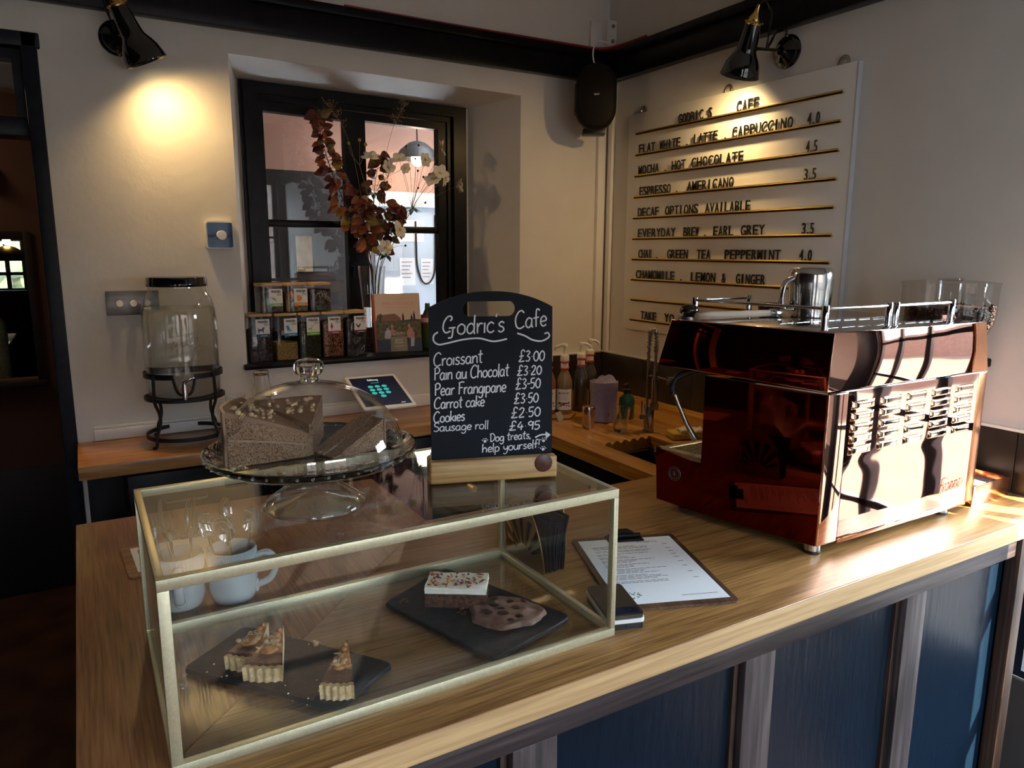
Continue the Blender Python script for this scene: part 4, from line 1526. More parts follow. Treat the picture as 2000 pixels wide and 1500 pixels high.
# ------------------------------------------------------------------ mugs of cutlery behind the case
MUG = noisy('pale blue grey stoneware', (0.60, 0.63, 0.66), (0.68, 0.71, 0.74), 30, 0.25, coat=0.5)
def mug(label, loc, rz, r, h):
    t = thing('mug', label, 'mug', loc, rz, 'stoneware mugs of cutlery')
    m = MB()
    prof = [(0.0, 0.0), (r * 0.80, 0.0), (r * 0.86, 0.003), (r * 0.97, 0.016), (r, 0.024)]
    z = 0.03
    m.lathe(prof + [(r, h * 0.70)], 56)
    # ribbed band under the rim
    nseg = 168
    rings = []
    for zz, amp in ((h * 0.70, 0.0), (h * 0.72, 0.0010), (h * 0.95, 0.0010), (h * 0.97, 0.0)):
        rings.append([m.v(((r + amp * math.cos(k * PI)) * math.cos(2 * PI * k / nseg), (r + amp * math.cos(k * PI)) * math.sin(2 * PI * k / nseg), zz)) for k in range(nseg)])
    for A, B in zip(rings, rings[1:]):
        for k in range(nseg):
            m.f([A[k], A[(k + 1) % nseg], B[(k + 1) % nseg], B[k]])
    m.lathe([(r, h * 0.97), (r * 0.995, h), (r * 0.955, h), (r * 0.93, h * 0.95), (r * 0.92, 0.02), (r * 0.80, 0.008), (0.0, 0.007)], 56)
    obj('body', m, MUG, t, 40, False)
    m = MB()
    m.tube(spline([(r - 0.002, 0, h * 0.80), (r + 0.020, 0, h * 0.86), (r + 0.034, 0, h * 0.66), (r + 0.024, 0, h * 0.36), (r - 0.002, 0, h * 0.22)], 8), 0.0062, 12, flat=((0, 1, 0), 1.35))
    m.ball((r - 0.001, 0, h * 0.22), 0.005, 0.011, 0.013, 12, 8)
    obj('handle', m, MUG, t, 60)
    return t
mug('pale stoneware mug full of forks behind the left end of the display case', (0.112, 1.362, CT), R(-99), 0.040, 0.098)
mug('pale stoneware mug full of spoons, right of the mug of forks', (0.198, 1.345, CT), R(-22), 0.0425, 0.098)
def fork_mesh():
    m = MB()
    m.tube([(0, 0, 0), (0, 0, 0.05), (0, 0.002, 0.10), (0, 0.0, 0.125)], [0.0042, 0.0034, 0.0022, 0.0028], 8, flat=((0, 1, 0), 0.45))
    h = obj('handle', m, CHROME, None, 60)
    m = MB()
    m.tube([(0, 0, 0.124), (0, 0.003, 0.134), (0, 0.003, 0.142)], [0.0028, 0.010, 0.0115], 10, flat=((0, 1, 0), 0.16))
    for x in (-0.0090, -0.003, 0.003, 0.0090):
        m.tube([(x, 0.003, 0.140), (x, 0.001, 0.160), (x, -0.004, 0.182)], [0.0017, 0.0015, 0.0007], 6)
    return h, obj('tines', m, CHROME, None, 60)
def spoon_mesh():
    m = MB()
    m.tube([(0, 0, 0), (0, 0, 0.05), (0, 0.002, 0.09), (0, 0.0, 0.118)], [0.0042, 0.0034, 0.0022, 0.0026], 8, flat=((0, 1, 0), 0.45))
    h = obj('handle', m, CHROME, None, 60)
    m = MB()
    N = 14
    def bowl(u, v):
        a = 2 * PI * v
        return (0.0165 * u * math.cos(a), 0.0075 * (1 - u * u) , 0.142 + 0.026 * u * math.sin(a))
    m.grid(bowl, 8, 24)
    m.grid(lambda u, v: tuple(Vector(bowl(u, v)) + Vector((0, 0.0012, 0))), 8, 24)
    bmesh.ops.remove_doubles(m.bm, verts=m.bm.verts, dist=1e-5)
    return h, obj('bowl', m, CHROME, None, 80, False)
def cutlery(kind, parts, spots, base_label, group):
    rnd = random.Random(len(kind))
    first = None
    for (x, y, ax, ay, az, dz, lab) in spots:
        if first is None:
            t = thing(kind, lab, kind.split('_')[-1], (x, y, CT + 0.010 + dz), group=group, rot=(ax, ay, az))
            for p in parts:
                p.parent = t
            first = t
        else:
            t = dup(first, (x, y, CT + 0.010 + dz), None, lab)
            t.rotation_euler = (ax, ay, az)
fx, fy = 0.112, 1.362
cutlery('fork', fork_mesh(), [
    (fx - 0.012, fy - 0.004, R(-6), R(-9), R(20), 0, 'fork standing leftmost in the pale stoneware mug'),
    (fx + 0.010, fy - 0.010, R(8), R(7), R(-20), 0.003, 'fork standing rightmost in the pale stoneware mug'),
    (fx, fy + 0.012, R(-9), R(1), R(70), 0.002, 'fork standing at the back of the pale stoneware mug'),
    (fx - 0.004, fy - 0.014, R(9), R(-3), R(-10), 0.001, 'fork standing at the front of the pale stoneware mug'),
    (fx + 0.014, fy + 0.006, R(-4), R(9), R(35), 0.004, 'fork standing behind the rightmost one in the mug of forks')], 'fork', 'forks in a mug')
sx, sy = 0.198, 1.345
cutlery('teaspoon', spoon_mesh(), [
    (sx - 0.014, sy, R(-3), R(-11), R(15), 0, 'teaspoon standing leftmost in the mug of spoons'),
    (sx, sy - 0.012, R(10), R(-2), R(-20), -0.004, 'teaspoon standing at the front of the mug of spoons'),
    (sx + 0.006, sy + 0.012, R(-8), R(3), R(40), 0.006, 'teaspoon standing tallest at the back of the mug of spoons'),
    (sx + 0.016, sy - 0.002, R(2), R(10), R(-35), 0.0, 'teaspoon standing rightmost in the mug of spoons')], 'teaspoon', 'spoons in a mug')

# small clipboard at the far left end of the counter
t = thing('small_clipboard', 'small wooden clipboard with a white sheet left behind the display case', 'clipboard', (0.118, 1.608, CT), R(3))
m = MB()
m.plate(rrect(-0.088, -0.085, 0.088, 0.085, 0.012), [], 0, 0.004, 'z')
obj('board', m, wood('clipboard wood', (0.13, 0.055, 0.02), (0.24, 0.11, 0.04), (0.34, 0.18, 0.07), 'X', 0.45), t)
m = MB()
m.box(-0.070, -0.065, 0.0043, 0.08, 0.07, 0.0048)
m.cur = 1
for k in range(3):
    m.box(-0.058, 0.030 + 0.008 * k, 0.0048, -0.052, 0.034 + 0.008 * k, 0.0051)
obj('sheet', m, [PAPER, INK], t)
m = MB()
m.box(0.03, 0.066, 0.004, 0.07, 0.085, 0.012, 0.002)
obj('clip', m, BLACK_SATIN, t)

# ------------------------------------------------------------------ napkin holder
t = thing('napkin_holder', 'black and gold fan shaped napkin holder beside the display case', 'napkin holder', (0.764, 1.205, CT), R(4))
def fan_plate(x, tilt):
    m = MB()
    m.T = Matrix.Translation((x, 0, 0)) @ Matrix.Rotation(tilt, 4, 'Y')
    H, W = 0.142, 0.066
    out = [(-W, 0.0), (W, 0.0)] + [(W * math.cos(a) ** 0.8 if math.cos(a) > 0 else -W * abs(math.cos(a)) ** 0.8, 0.012 + (H - 0.012) * math.sin(a)) for a in [PI * k / 24 for k in range(0, 25)]]
    holes = []
    for k in range(7):
        a0 = R(22 + 20 * k) + R(2)
        a1 = a0 + R(11)
        r0, r1 = 0.028, 0.093
        def pt(a, r):
            ry = min(r, (W - 0.008) / max(0.05, abs(math.cos(a))))
            return (ry * math.cos(a), 0.016 + ry * math.sin(a))
        holes.append([pt(a0, r0), pt(a1, r0), pt(a1, r1), pt(a0, r1)])
    m.plate(out, holes, -0.0011, 0.0011, 'x')
    return m
obj('fan_plate', fan_plate(-0.024, R(-7)), plain('black gold lacquer', (0.30, 0.19, 0.06), 0.3, 0.9), t, 30)
obj('fan_plate', fan_plate(0.024, R(7)), plain('black gold lacquer back', (0.30, 0.19, 0.06), 0.3, 0.9), t, 30)
m = MB()
m.box(-0.026, -0.066, 0.0, 0.026, 0.066, 0.0022)
obj('base', m, plain('brass base', (0.30, 0.19, 0.06), 0.3, 0.9), t)
NAP = plain('navy black napkin', (0.0035, 0.0045, 0.010), 0.9, spec=0.15)
# folded napkins standing in the holder
def napkin(k):
    m = MB()
    x = -0.0165 + 0.0047 * k
    rnd = random.Random(k)
    tilt = R(-5 + 1.5 * k)
    m.T = Matrix.Translation((x, 0, 0.0026)) @ Matrix.Rotation(tilt, 4, 'Y')
    n = 12
    y0, y1, h = -0.070 + rnd.uniform(0, 0.006), 0.046 + rnd.uniform(0, 0.006), 0.112 + rnd.uniform(-.004, .004)
    def s(u, v, off):
        w = 0.0010 * math.sin(6 * v + k) + 0.0006 * math.sin(9 * u)
        droop = 0.0
        return (off + w, y0 + (y1 - y0) * u - 0.012 * max(0, v - 0.5) * (1 - u), h * v)
    A = [[m.v(s(i / n, j / n, -0.0016)) for j in range(n + 1)] for i in range(n + 1)]
    B = [[m.v(s(i / n, j / n, 0.0016)) for j in range(n + 1)] for i in range(n + 1)]
    for i in range(n):
        for j in range(n):
            m.f([A[i][j], A[i][j + 1], A[i + 1][j + 1], A[i + 1][j]])
            m.f([B[i][j], B[i + 1][j], B[i + 1][j + 1], B[i][j + 1]])
    for k2 in range(n):
        m.f([A[0][k2], B[0][k2], B[0][k2 + 1], A[0][k2 + 1]])
        m.f([A[n][k2 + 1], B[n][k2 + 1], B[n][k2], A[n][k2]])
        m.f([A[k2][0], A[k2 + 1][0], B[k2 + 1][0], B[k2][0]])
        m.f([A[k2 + 1][n], A[k2][n], B[k2][n], B[k2 + 1][n]])
    o = obj('napkin', m, NAP, None, 60)
    o.location = (0.764, 1.205, CT)
    o.rotation_euler = (0, 0, R(4))
    tag(o, 'folded navy napkin in the stack held by the fan shaped holder', 'napkin', 'navy napkins in the holder')
for k in range(8):
    napkin(k)

# ------------------------------------------------------------------ clipboard with the takeaway menu
t = thing('clipboard', 'dark wooden clipboard holding a printed menu sheet in front of the coffee machine', 'clipboard', (0.939, 1.057, CT), R(-20.5))
m = MB()
m.plate(rrect(-0.117, -0.165, 0.117, 0.165, 0.012), [], 0.0003, 0.0045, 'z')
obj('board', m, wood('walnut board', (0.045, 0.020, 0.010), (0.10, 0.047, 0.024), (0.17, 0.085, 0.045), 'Y', 0.42), t)
m = MB()
m.box(-0.105, -0.148, 0.0047, 0.105, 0.149, 0.0052)
obj('menu_sheet', m, PAPER, t)
m = MB()
zt = 0.00525
def line(x0, x1, y, h=0.0012):
    m.box(x0, y, zt, x1, y + h, zt + 0.0002)
hand(m, 'Menu', (0.020, 0.121), (0.066, 0.121), 0.011, 0.0005, lambda u, v: (u, v, zt + 0.0003), (0, 0, 1))

rnd = random.Random(5)
y = 0.108
for blk in (3, 2, 2, 2, 3, 3, 4, 4, 2):
    for q in range(blk):
        L = rnd.uniform(0.05, 0.125)
        x = -0.085
        while x < -0.085 + L:
            w = rnd.uniform(0.006, 0.017)
            line(x, min(x + w, -0.085 + L), y)
            x += w + 0.002
        if q == 0:
            line(0.072, 0.083, y)
        y -= 0.0058
    y -= 0.0042
line(0.02, 0.09, -0.128)
obj('print', m, INK, t, 0)
m = MB()
rnd = random.Random(9)
for k in range(26):
    a = rnd.uniform(0, 2 * PI)
    r = rnd.uniform(0.008, 0.020)
    m.T = Matrix.Translation((-0.070 + r * math.cos(a), -0.118 + r * 0.75 * math.sin(a), zt + 0.0002)) @ Matrix.Rotation(a, 4, 'Z')
    m.cur = k % 3
    m.ball((0, 0, 0), 0.0028, 0.0016, 0.0002, 6, 4)
obj('leaf_emblem', m, [plain('green print', (0.03, 0.20, 0.10), 0.7), plain('teal print', (0.05, 0.22, 0.22), 0.7), plain('sage print', (0.16, 0.25, 0.08), 0.7)], t, 0)
m = MB()
m.box(-0.040, 0.130, 0.005, 0.040, 0.166, 0.008, 0.001)
m.tube([(-0.036, 0.148, 0.013), (0.036, 0.148, 0.013)], 0.005, 10)
m.plate([(-0.034, 0.008), (0.034, 0.008), (0.026, 0.014), (0.012, 0.022), (-0.012, 0.022), (-0.026, 0.014)], [], 0.150, 0.166, 'y')
obj('clip', m, BLACK_SATIN, t)

# ------------------------------------------------------------------ card reader
t = thing('card_reader', 'black card reader with a white edge at the front corner of the display case', 'card reader', (0.768, 0.948, CT), R(-18))
m = MB()
m.plate(rrect(-0.034, -0.060, 0.034, 0.060, 0.009), [], 0.0, 0.011, 'z')
obj('base', m, BLACK_PLASTIC, t)
m = MB()
m.plate(rrect(-0.0345, -0.0605, 0.0345, 0.0605, 0.009), [], 0.011, 0.018, 'z')
obj('edge_band', m, WHITE_PLASTIC, t)
m = MB()
m.plate(rrect(-0.033, -0.059, 0.033, 0.059, 0.009), [], 0.018, 0.025, 'z')
m.cur = 1
m.box(-0.028, -0.054, 0.025, 0.028, -0.030, 0.0253)
m.box(-0.002, -0.0612, 0.005, 0.002, -0.060, 0.0065)
obj('top', m, [plain('bronze black plastic', (0.045, 0.032, 0.022), 0.22), plain('dark blue screen', (0.005, 0.010, 0.030), 0.05)], t)
# ------------------------------------------------------------------ glass cake stand with dome
GLASS_TEAL = solid_glass('pressed glass', (0.93, 0.99, 0.98), 1.47)
PRESSED = sheet_glass('pressed clear glass', (0.90, 0.965, 0.955), 3.0)
CX, CY, CZ0 = 0.277, 1.055, 1.2052
t = thing('cake_stand', 'clear pressed glass cake stand on top of the display case', 'cake stand', (CX, CY, CZ0))
m = MB()
# foot and stem
m.lathe([(0.0, 0.022), (0.020, 0.016), (0.040, 0.008), (0.060, 0.002), (0.066, 0.0), (0.074, 0.0), (0.0755, 0.002), (0.0745, 0.006), (0.062, 0.015), (0.046, 0.026), (0.030, 0.036), (0.018, 0.045), (0.0135, 0.053), (0.0135, 0.058), (0.018, 0.063), (0.028, 0.0675), (0.0, 0.0675)], 64)
obj('foot', m, PRESSED, t, 60)
m = MB()
def plate_r(k, n, r, amp):
    a = 2 * PI * k / n
    return r + amp * abs(math.sin(a * 16))
n = 192
prof = [(0.030, 0.068, 0), (0.120, 0.070, 0), (0.134, 0.073, 0.0006), (0.147, 0.081, 0.0010), (0.1515, 0.088, 0.0010), (0.1525, 0.0905, 0.0008), (0.1500, 0.0910, 0.0006), (0.1440, 0.0850, 0.0006), (0.133, 0.0775, 0), (0.118, 0.0745, 0), (0.030, 0.0735, 0)]
rings = []
for r, z, am in prof:
    rings.append([m.v((plate_r(k, n, r, am) * math.cos(2 * PI * k / n), plate_r(k, n, r, am) * math.sin(2 * PI * k / n), z)) for k in range(n)])
rings.append(rings[0])
cb_, ct_ = m.v((0, 0, 0.068)), m.v((0, 0, 0.0735))
for A, B in zip(rings[:-2], rings[1:-1]):
    for k in range(n):
        m.f([A[k], A[(k + 1) % n], B[(k + 1) % n], B[k]])
for k in range(n):
    m.f([cb_, rings[0][(k + 1) % n], rings[0][k]])
    m.f([ct_, rings[-2][k], rings[-2][(k + 1) % n]])
# beading pressed under the rim
for k in range(48):
    a = 2 * PI * k / 48
    m.ball((0.1505 * math.cos(a), 0.1505 * math.sin(a), 0.0845), 0.0024, None, None, 6, 4)
obj('plate', m, GLASS_TEAL, t, 50)
# dome
PZ = CZ0 + 0.0745
t = thing('cake_dome', 'clear glass cake dome with a ball knob covering the cake', 'cake dome', (CX, CY, PZ))
RO, HO = 0.1355, 0.112
def ell(a, d):
    return ((RO - d) * math.cos(a) ** 0.92, (HO - d) * math.sin(a))
outp = [ell(PI / 2 * k / 22, 0) for k in range(0, 23)]
inp = [ell(PI / 2 * k / 22, 0.0028) for k in range(22, -1, -1)]
outp[-1] = (0.0, HO)
inp[0] = (0.0, HO - 0.0028)
m = MB()
m.lathe([(RO - 0.0028, 0.0012), (RO + 0.0012, 0.0012), (RO + 0.0012, 0.004)] + outp[1:] + inp[:-1] + [(RO - 0.0028, 0.0012)], 72)
obj('dome', m, sheet_glass('dome glass', (0.985, 0.99, 0.99), 1.0), t, 50)
m = MB()
n = 60
prof = [(0.016, 0.0), (0.0125, 0.005), (0.013, 0.008), (0.019, 0.013), (0.0215, 0.020), (0.0205, 0.027), (0.015, 0.032), (0.006, 0.0345)]
rings = []
for r, z in prof:
    rings.append([m.v(((r + (0.0009 * math.cos(8 * 2 * PI * k / n) if r > 0.018 else 0)) * math.cos(2 * PI * k / n), (r + (0.0009 * math.cos(8 * 2 * PI * k / n) if r > 0.018 else 0)) * math.sin(2 * PI * k / n), HO + 0.0003 + z)) for k in range(n)])
for A, B in zip(rings, rings[1:]):
    for k in range(n):
        m.f([A[k], A[(k + 1) % n], B[(k + 1) % n], B[k]])
m.f(rings[0][::-1])
m.f(rings[-1])
obj('knob', m, GLASS_TEAL, t, 60)

# cake
SPONGE = noisy('carrot sponge', (0.10, 0.050, 0.026), (0.38, 0.235, 0.135), 430, 0.9, bumps=1.0, dist=0.003, lo=0.33, hi=0.56, detail=4)
FROST = noisy('coffee frosting', (0.19, 0.095, 0.045), (0.29, 0.16, 0.085), 22, 0.36, bumps=0.25, coat=0.2)
NUT = noisy('chopped walnut', (0.46, 0.28, 0.13), (0.78, 0.60, 0.38), 90, 0.6, bumps=0.4)
WALNUT = noisy('walnut piece', (0.22, 0.10, 0.04), (0.48, 0.27, 0.12), 90, 0.6, bumps=0.5)
def cake_wedge(label, a0, a1, Rr, h_in, h_out, seed, nuts):
    t = thing('cake_slice', label, 'cake slice', (CX, CY, PZ + 0.0005), group='carrot cake under the dome')
    rnd = random.Random(seed)
    NA, NR = 16, 10
    def h(u):
        return h_in + (h_out - h_in) * u ** 0.8
    # sponge, in two layers with a line of filling
    def layer(name, f0, f1, mat, grow=0.0, jit=0.0012):
        m = MB()
        lo, hi = [], []
        for i in range(NA + 1):
            a = a0 + (a1 - a0) * i / NA
            rl, rh = [], []
            for j in range(NR + 1):
                u = 0.04 + 0.96 * j / NR
                r = u * (Rr + grow)
                q = jit if (i in (0, NA) or j == NR) else 0
                d = (rnd.uniform(-q, q), rnd.uniform(-q, q))
                rl.append(m.v((r * math.cos(a) + d[0], r * math.sin(a) + d[1], h(u) * f0)))
                rh.append(m.v((r * math.cos(a) + d[0], r * math.sin(a) + d[1], h(u) * f1)))
            lo.append(rl)
            hi.append(rh)
        for i in range(NA):
            for j in range(NR):
                m.f([hi[i][j], hi[i + 1][j], hi[i + 1][j + 1], hi[i][j + 1]])
                m.f([lo[i][j], lo[i][j + 1], lo[i + 1][j + 1], lo[i + 1][j]])
            m.f([lo[i][NR], hi[i][NR], hi[i + 1][NR], lo[i + 1][NR]])
            m.f([lo[i][0], lo[i + 1][0], hi[i + 1][0], hi[i][0]])
        for j in range(NR):
            m.f([lo[0][j], hi[0][j], hi[0][j + 1], lo[0][j + 1]])
            m.f([lo[NA][j], lo[NA][j + 1], hi[NA][j + 1], hi[NA][j]])
        return obj(name, m, mat, t, 60)
    layer('sponge', 0.0, 0.47, SPONGE)
    layer('filling', 0.471, 0.515, noisy('pale filling', (0.34, 0.22, 0.14), (0.44, 0.31, 0.22), 60, 0.5), -0.0005, 0.0006)
    layer('sponge', 0.516, 0.895, SPONGE)
    layer('top_frosting', 0.896, 1.0, FROST, 0.002, 0.0006)
    # frosting round the outer side
    m = MB()
    def side(u, v, off):
        a = a0 + (a1 - a0) * u
        r = Rr + 0.0014 + off + 0.0007 * math.sin(v * 9 + u * 14)
        z = h(1.0) * v
        return (r * math.cos(a), r * math.sin(a), z + 0.0004)
    A = [[m.v(side(i / 20, j / 10, 0)) for j in range(11)] for i in range(21)]
    B = [[m.v(side(i / 20, j / 10, 0.0042)) for j in range(11)] for i in range(21)]
    for i in range(20):
        for j in range(10):
            m.f([B[i][j], B[i + 1][j], B[i + 1][j + 1], B[i][j + 1]])
            m.f([A[i][j], A[i][j + 1], A[i + 1][j + 1], A[i + 1][j]])
    for i in range(20):
        m.f([A[i][10], B[i][10], B[i + 1][10], A[i + 1][10]])
        m.f([A[i][0], A[i + 1][0], B[i + 1][0], B[i][0]])
    for j in range(10):
        m.f([A[0][j], B[0][j], B[0][j + 1], A[0][j + 1]])
        m.f([A[20][j], A[20][j + 1], B[20][j + 1], B[20][j]])
    obj('side_frosting', m, FROST, t, 60)
    m = MB()
    for k in range(nuts):
        u, a = rnd.uniform(0.42, 0.95), a0 + (a1 - a0) * rnd.uniform(0.06, 0.94)
        s = rnd.uniform(0.0022, 0.0052)
        m.cur = 0 if rnd.random() < 0.7 else 1
        m.T = Matrix.Translation((u * Rr * math.cos(a), u * Rr * math.sin(a), h(u) + s * 0.4)) @ Matrix.Rotation(rnd.uniform(0, 6), 4, 'Z') @ Matrix.Rotation(rnd.uniform(0, 1), 4, 'X')
        m.ball((0, 0, 0), s, s * rnd.uniform(0.6, 1), s * rnd.uniform(0.5, 0.9), 7, 5)
    o = obj('chopped_nuts', m, [NUT, WALNUT], t, 40)
    o['kind'] = 'stuff'
cake_wedge('large carrot cake piece under the dome, cut sponge side facing front', R(184), R(131), 0.118, 0.030, 0.080, 2, 34)
cake_wedge('carrot cake piece at the back under the dome, narrow cut side facing right', R(122), R(66), 0.112, 0.046, 0.068, 3, 30)
# fallen slice lying on its cut side
t = thing('cake_slice', 'carrot cake piece fallen on its side at the right under the dome', 'cake slice', (0.298, 1.020, PZ + 0.0008), R(14), 'carrot cake under the dome')
rnd = random.Random(12)
L, W, Hh = 0.088, 0.062, 0.046
def fallen(name, w0, w1, mat, l1=L, ex=0.0):
    m = MB()
    nl, nw = 14, 6
    top = [[m.v((l1 * i / nl, w0 + (w1 - w0) * j / nw, max(0.002, Hh * (i / nl)) + (rnd.uniform(-1, 1) * 0.0012))) for j in range(nw + 1)] for i in range(nl + 1)]
    bot = [[m.v((l1 * i / nl, w0 + (w1 - w0) * j / nw, 0.0)) for j in range(nw + 1)] for i in range(nl + 1)]
    for i in range(nl):
        for j in range(nw):
            m.f([top[i][j], top[i + 1][j], top[i + 1][j + 1], top[i][j + 1]])
            m.f([bot[i][j], bot[i][j + 1], bot[i + 1][j + 1], bot[i + 1][j]])
        m.f([bot[i][0], bot[i + 1][0], top[i + 1][0], top[i][0]])
        m.f([bot[i][nw], top[i][nw], top[i + 1][nw], bot[i + 1][nw]])
    for j in range(nw):
        m.f([bot[0][j], top[0][j], top[0][j + 1], bot[0][j + 1]])
        m.f([bot[nl][j], bot[nl][j + 1], top[nl][j + 1], top[nl][j]])
    return obj(name, m, mat, t, 60)
fallen('sponge', 0.0, 0.027, SPONGE)
fallen('filling', 0.0272, 0.0300, noisy('pale filling line', (0.34, 0.22, 0.14), (0.44, 0.31, 0.22), 60, 0.5))
fallen('sponge', 0.0302, 0.055, SPONGE)
fallen('top_frosting', 0.0552, 0.061, FROST)
m = MB()
m.box(L + 0.0012, 0.0, 0.0, L + 0.0045, 0.061, Hh * 0.98, 0.001)
obj('side_frosting', m, FROST, t)
def loose_nuts(label, spots, z, seed):
    rnd = random.Random(seed)
    m = MB()
    for x, y, n, sp in spots:
        for k in range(n):
            s = rnd.uniform(0.002, 0.0045)
            m.cur = k % 2
            m.ball((x + rnd.gauss(0, sp), y + rnd.gauss(0, sp), z + s * 0.6), s, s * 0.75, s * 0.6, 7, 5)
    tag(obj('loose_walnuts', m, [NUT, WALNUT], None, 40), label, 'walnut crumbs', None, 'stuff')
loose_nuts('loose walnut bits lying on the glass plate in front of the cake', [(0.262, 1.005, 6, 0.005), (0.212, 0.985, 3, 0.004), (0.170, 1.035, 8, 0.006), (0.292, 1.055, 5, 0.003)], PZ + 0.0004, 5)

# ------------------------------------------------------------------ chalkboard price sign
dx, dy = 0.956, -0.299
ang = math.atan2(dy, dx)
t = thing('chalkboard_sign', 'arched chalkboard with white handwritten cake prices in a wooden foot', 'sign', (0.566, 1.019, CZ0), ang)
FOOT = wood('varnished pine foot', (0.30, 0.15, 0.045), (0.52, 0.32, 0.12), (0.66, 0.45, 0.20), 'X', 0.35, bands=6, coat=0.4)
m = MB()
m.box(-0.107, 0.0, 0.0, 0.107, 0.020, 0.0375, 0.0035, 3)
m.box(-0.107, 0.029, 0.0, 0.107, 0.050, 0.0375, 0.0035, 3)
m.box(-0.1065, 0.016, 0.0, 0.1065, 0.033, 0.008)
f = obj('wooden_foot', m, FOOT, t)
m = MB()
m.T = Matrix.Translation((0.083, -0.0004, 0.026)) @ Matrix.Rotation(R(90), 4, 'X')
m.lathe([(0.0, 0.0012), (0.014, 0.0011), (0.0155, 0.0)], 28)
obj('knot', m, noisy('dark pine knot', (0.055, 0.016, 0.010), (0.12, 0.040, 0.024), 80, 0.4), f)
out = [(-0.101, 0.012), (0.104, 0.012), (0.101, 0.2850)]
P = []
for k in range(0, 21):
    u = 1 - k / 20
    x = -0.103 + 0.204 * u
    q = (x + 0.001) / 0.102
    P.append((x, 0.2855 + 0.0255 * (1 - abs(q) ** 2.2)))
out = out[:2] + P
hole = rrect(-0.0475, 0.2705, 0.0385, 0.2950, 0.0115, 6)
m = MB()
m.plate(out, [hole], 0.0215, 0.0275, 'y')
CHALKB = noisy('blackboard paint', (0.006, 0.0085, 0.014), (0.010, 0.0145, 0.023), 7, 0.65, bumps=0.05, spec=0.2)
brd = obj('board', m, CHALKB, t, 20)
m = MB()
to3 = lambda u, v: (u, 0.0212, v)
N = (0, -1, 0)
PEN = 0.00105
for (s, x0, y0, x1, y1, cap) in (
    ("Godric's", -0.083, 0.2417, 0.0211, 0.2454, 0.030), ('Cafe', 0.0373, 0.2492, 0.092, 0.2541, 0.029),
    ('Croissant', -0.0969, 0.1916, -0.0156, 0.1958, 0.0215), ('Pain au Chocolat', -0.0964, 0.169, 0.0282, 0.1723, 0.0209),
    ('Pear Frangipane', -0.0959, 0.1437, 0.0231, 0.1458, 0.0202), ('Carrot cake', -0.0971, 0.1216, -0.0132, 0.1231, 0.0187),
    ('Cookies', -0.0983, 0.0986, -0.0459, 0.1004, 0.018), ('Sausage roll', -0.0985, 0.0838, -0.0064, 0.0845, 0.0146),
    ('£3.00', 0.0437, 0.1949, 0.0892, 0.1961, 0.0196), ('£3.20', 0.0412, 0.1718, 0.0842, 0.173, 0.0172),
    ('£3-50', 0.0387, 0.1486, 0.0827, 0.1504, 0.019), ('£3.50', 0.0362, 0.1244, 0.0794, 0.1261, 0.0181),
    ('£2.50', 0.0311, 0.1002, 0.0833, 0.1021, 0.0182), ('£4.95', 0.0276, 0.0793, 0.0826, 0.0791, 0.0158),
    ('Dog treats,', -0.0047, 0.0616, 0.0667, 0.0639, 0.0140), ('help yourself!', -0.0178, 0.0438, 0.0821, 0.047, 0.0148)):
    hand(m, s, (x0, y0), (x1, y1), cap, PEN * (1.2 if cap > 0.025 else 0.82 if cap < 0.0155 else 1.0), to3, N)
for sw in ([(-0.0885, 0.2468), (-0.0950, 0.2420), (-0.0955, 0.2330), (-0.0880, 0.2270), (-0.0750, 0.2285), (-0.0480, 0.2340), (-0.0220, 0.2355), (0.0020, 0.2300), (0.0245, 0.2335)],
           [(0.0417, 0.2424), (0.0547, 0.2379), (0.0678, 0.2309), (0.0835, 0.2288), (0.0958, 0.2353), (0.0939, 0.2422), (0.0878, 0.2406)],
           [(0.0740, 0.0650), (0.0840, 0.0690), (0.0955, 0.0690)]):
    m.tube([to3(p.x, p.y) for p in spline(sw, 8)], PEN * 1.25, 6, flat=(N, 0.25))
m.plate([(0.0925, 0.0615), (0.1010, 0.0685), (0.0920, 0.0745)], [], 0.0209, 0.0214, 'y')
for px, pz in ((-0.0125, 0.0630), (0.0885, 0.0585), (0.0880, 0.0435)):
    m.ball((px, 0.0212, pz), 0.0026, 0.0003, 0.0024, 10, 6)
    for k in range(4):
        a = R(25 + 43 * k)
        m.ball((px + 0.0048 * math.cos(a), 0.0212, pz + 0.0048 * math.sin(a)), 0.0010, 0.0003, 0.0011, 8, 5)
obj('chalk_writing', m, plain('white chalk ink', (0.85, 0.88, 0.90), 0.85), t, 60)
# ------------------------------------------------------------------ drinks dispenser on its iron stand
t = thing('dispenser_stand', 'black wrought iron stand carrying the big water jar', 'stand', (0.274, 2.622, CT))
def hoop(m, r, z, w, th, gap=None):
    """Flat iron hoop on edge; gap leaves out an arc of it."""
    a0, a1 = (0, 2 * PI) if not gap else (gap[1], gap[0] + 2 * PI)
    m.lathe([(r, z), (r, z + w), (r - th, z + w), (r - th, z), (r, z)], 56, (0, 0, 0), a0, a1)
FA = R(-96)                       # side facing the room
m = MB()
hoop(m, 0.121, 0.222, 0.017, 0.004, (FA - 0.26, FA + 0.26))
D = spline([(0.121 * math.cos(FA - 0.27), 0.121 * math.sin(FA - 0.27), 0.232), (0.122 * math.cos(FA - 0.24), 0.122 * math.sin(FA - 0.24), 0.212), (0.123 * math.cos(FA - 0.16), 0.123 * math.sin(FA - 0.16), 0.182), (0.123 * math.cos(FA), 0.123 * math.sin(FA), 0.172), (0.123 * math.cos(FA + 0.16), 0.123 * math.sin(FA + 0.16), 0.182), (0.122 * math.cos(FA + 0.24), 0.122 * math.sin(FA + 0.24), 0.212), (0.121 * math.cos(FA + 0.27), 0.121 * math.sin(FA + 0.27), 0.232)], 5)
m.tube(D, 0.0045, 8)
obj('top_hoop', m, IRON, t)
m = MB()
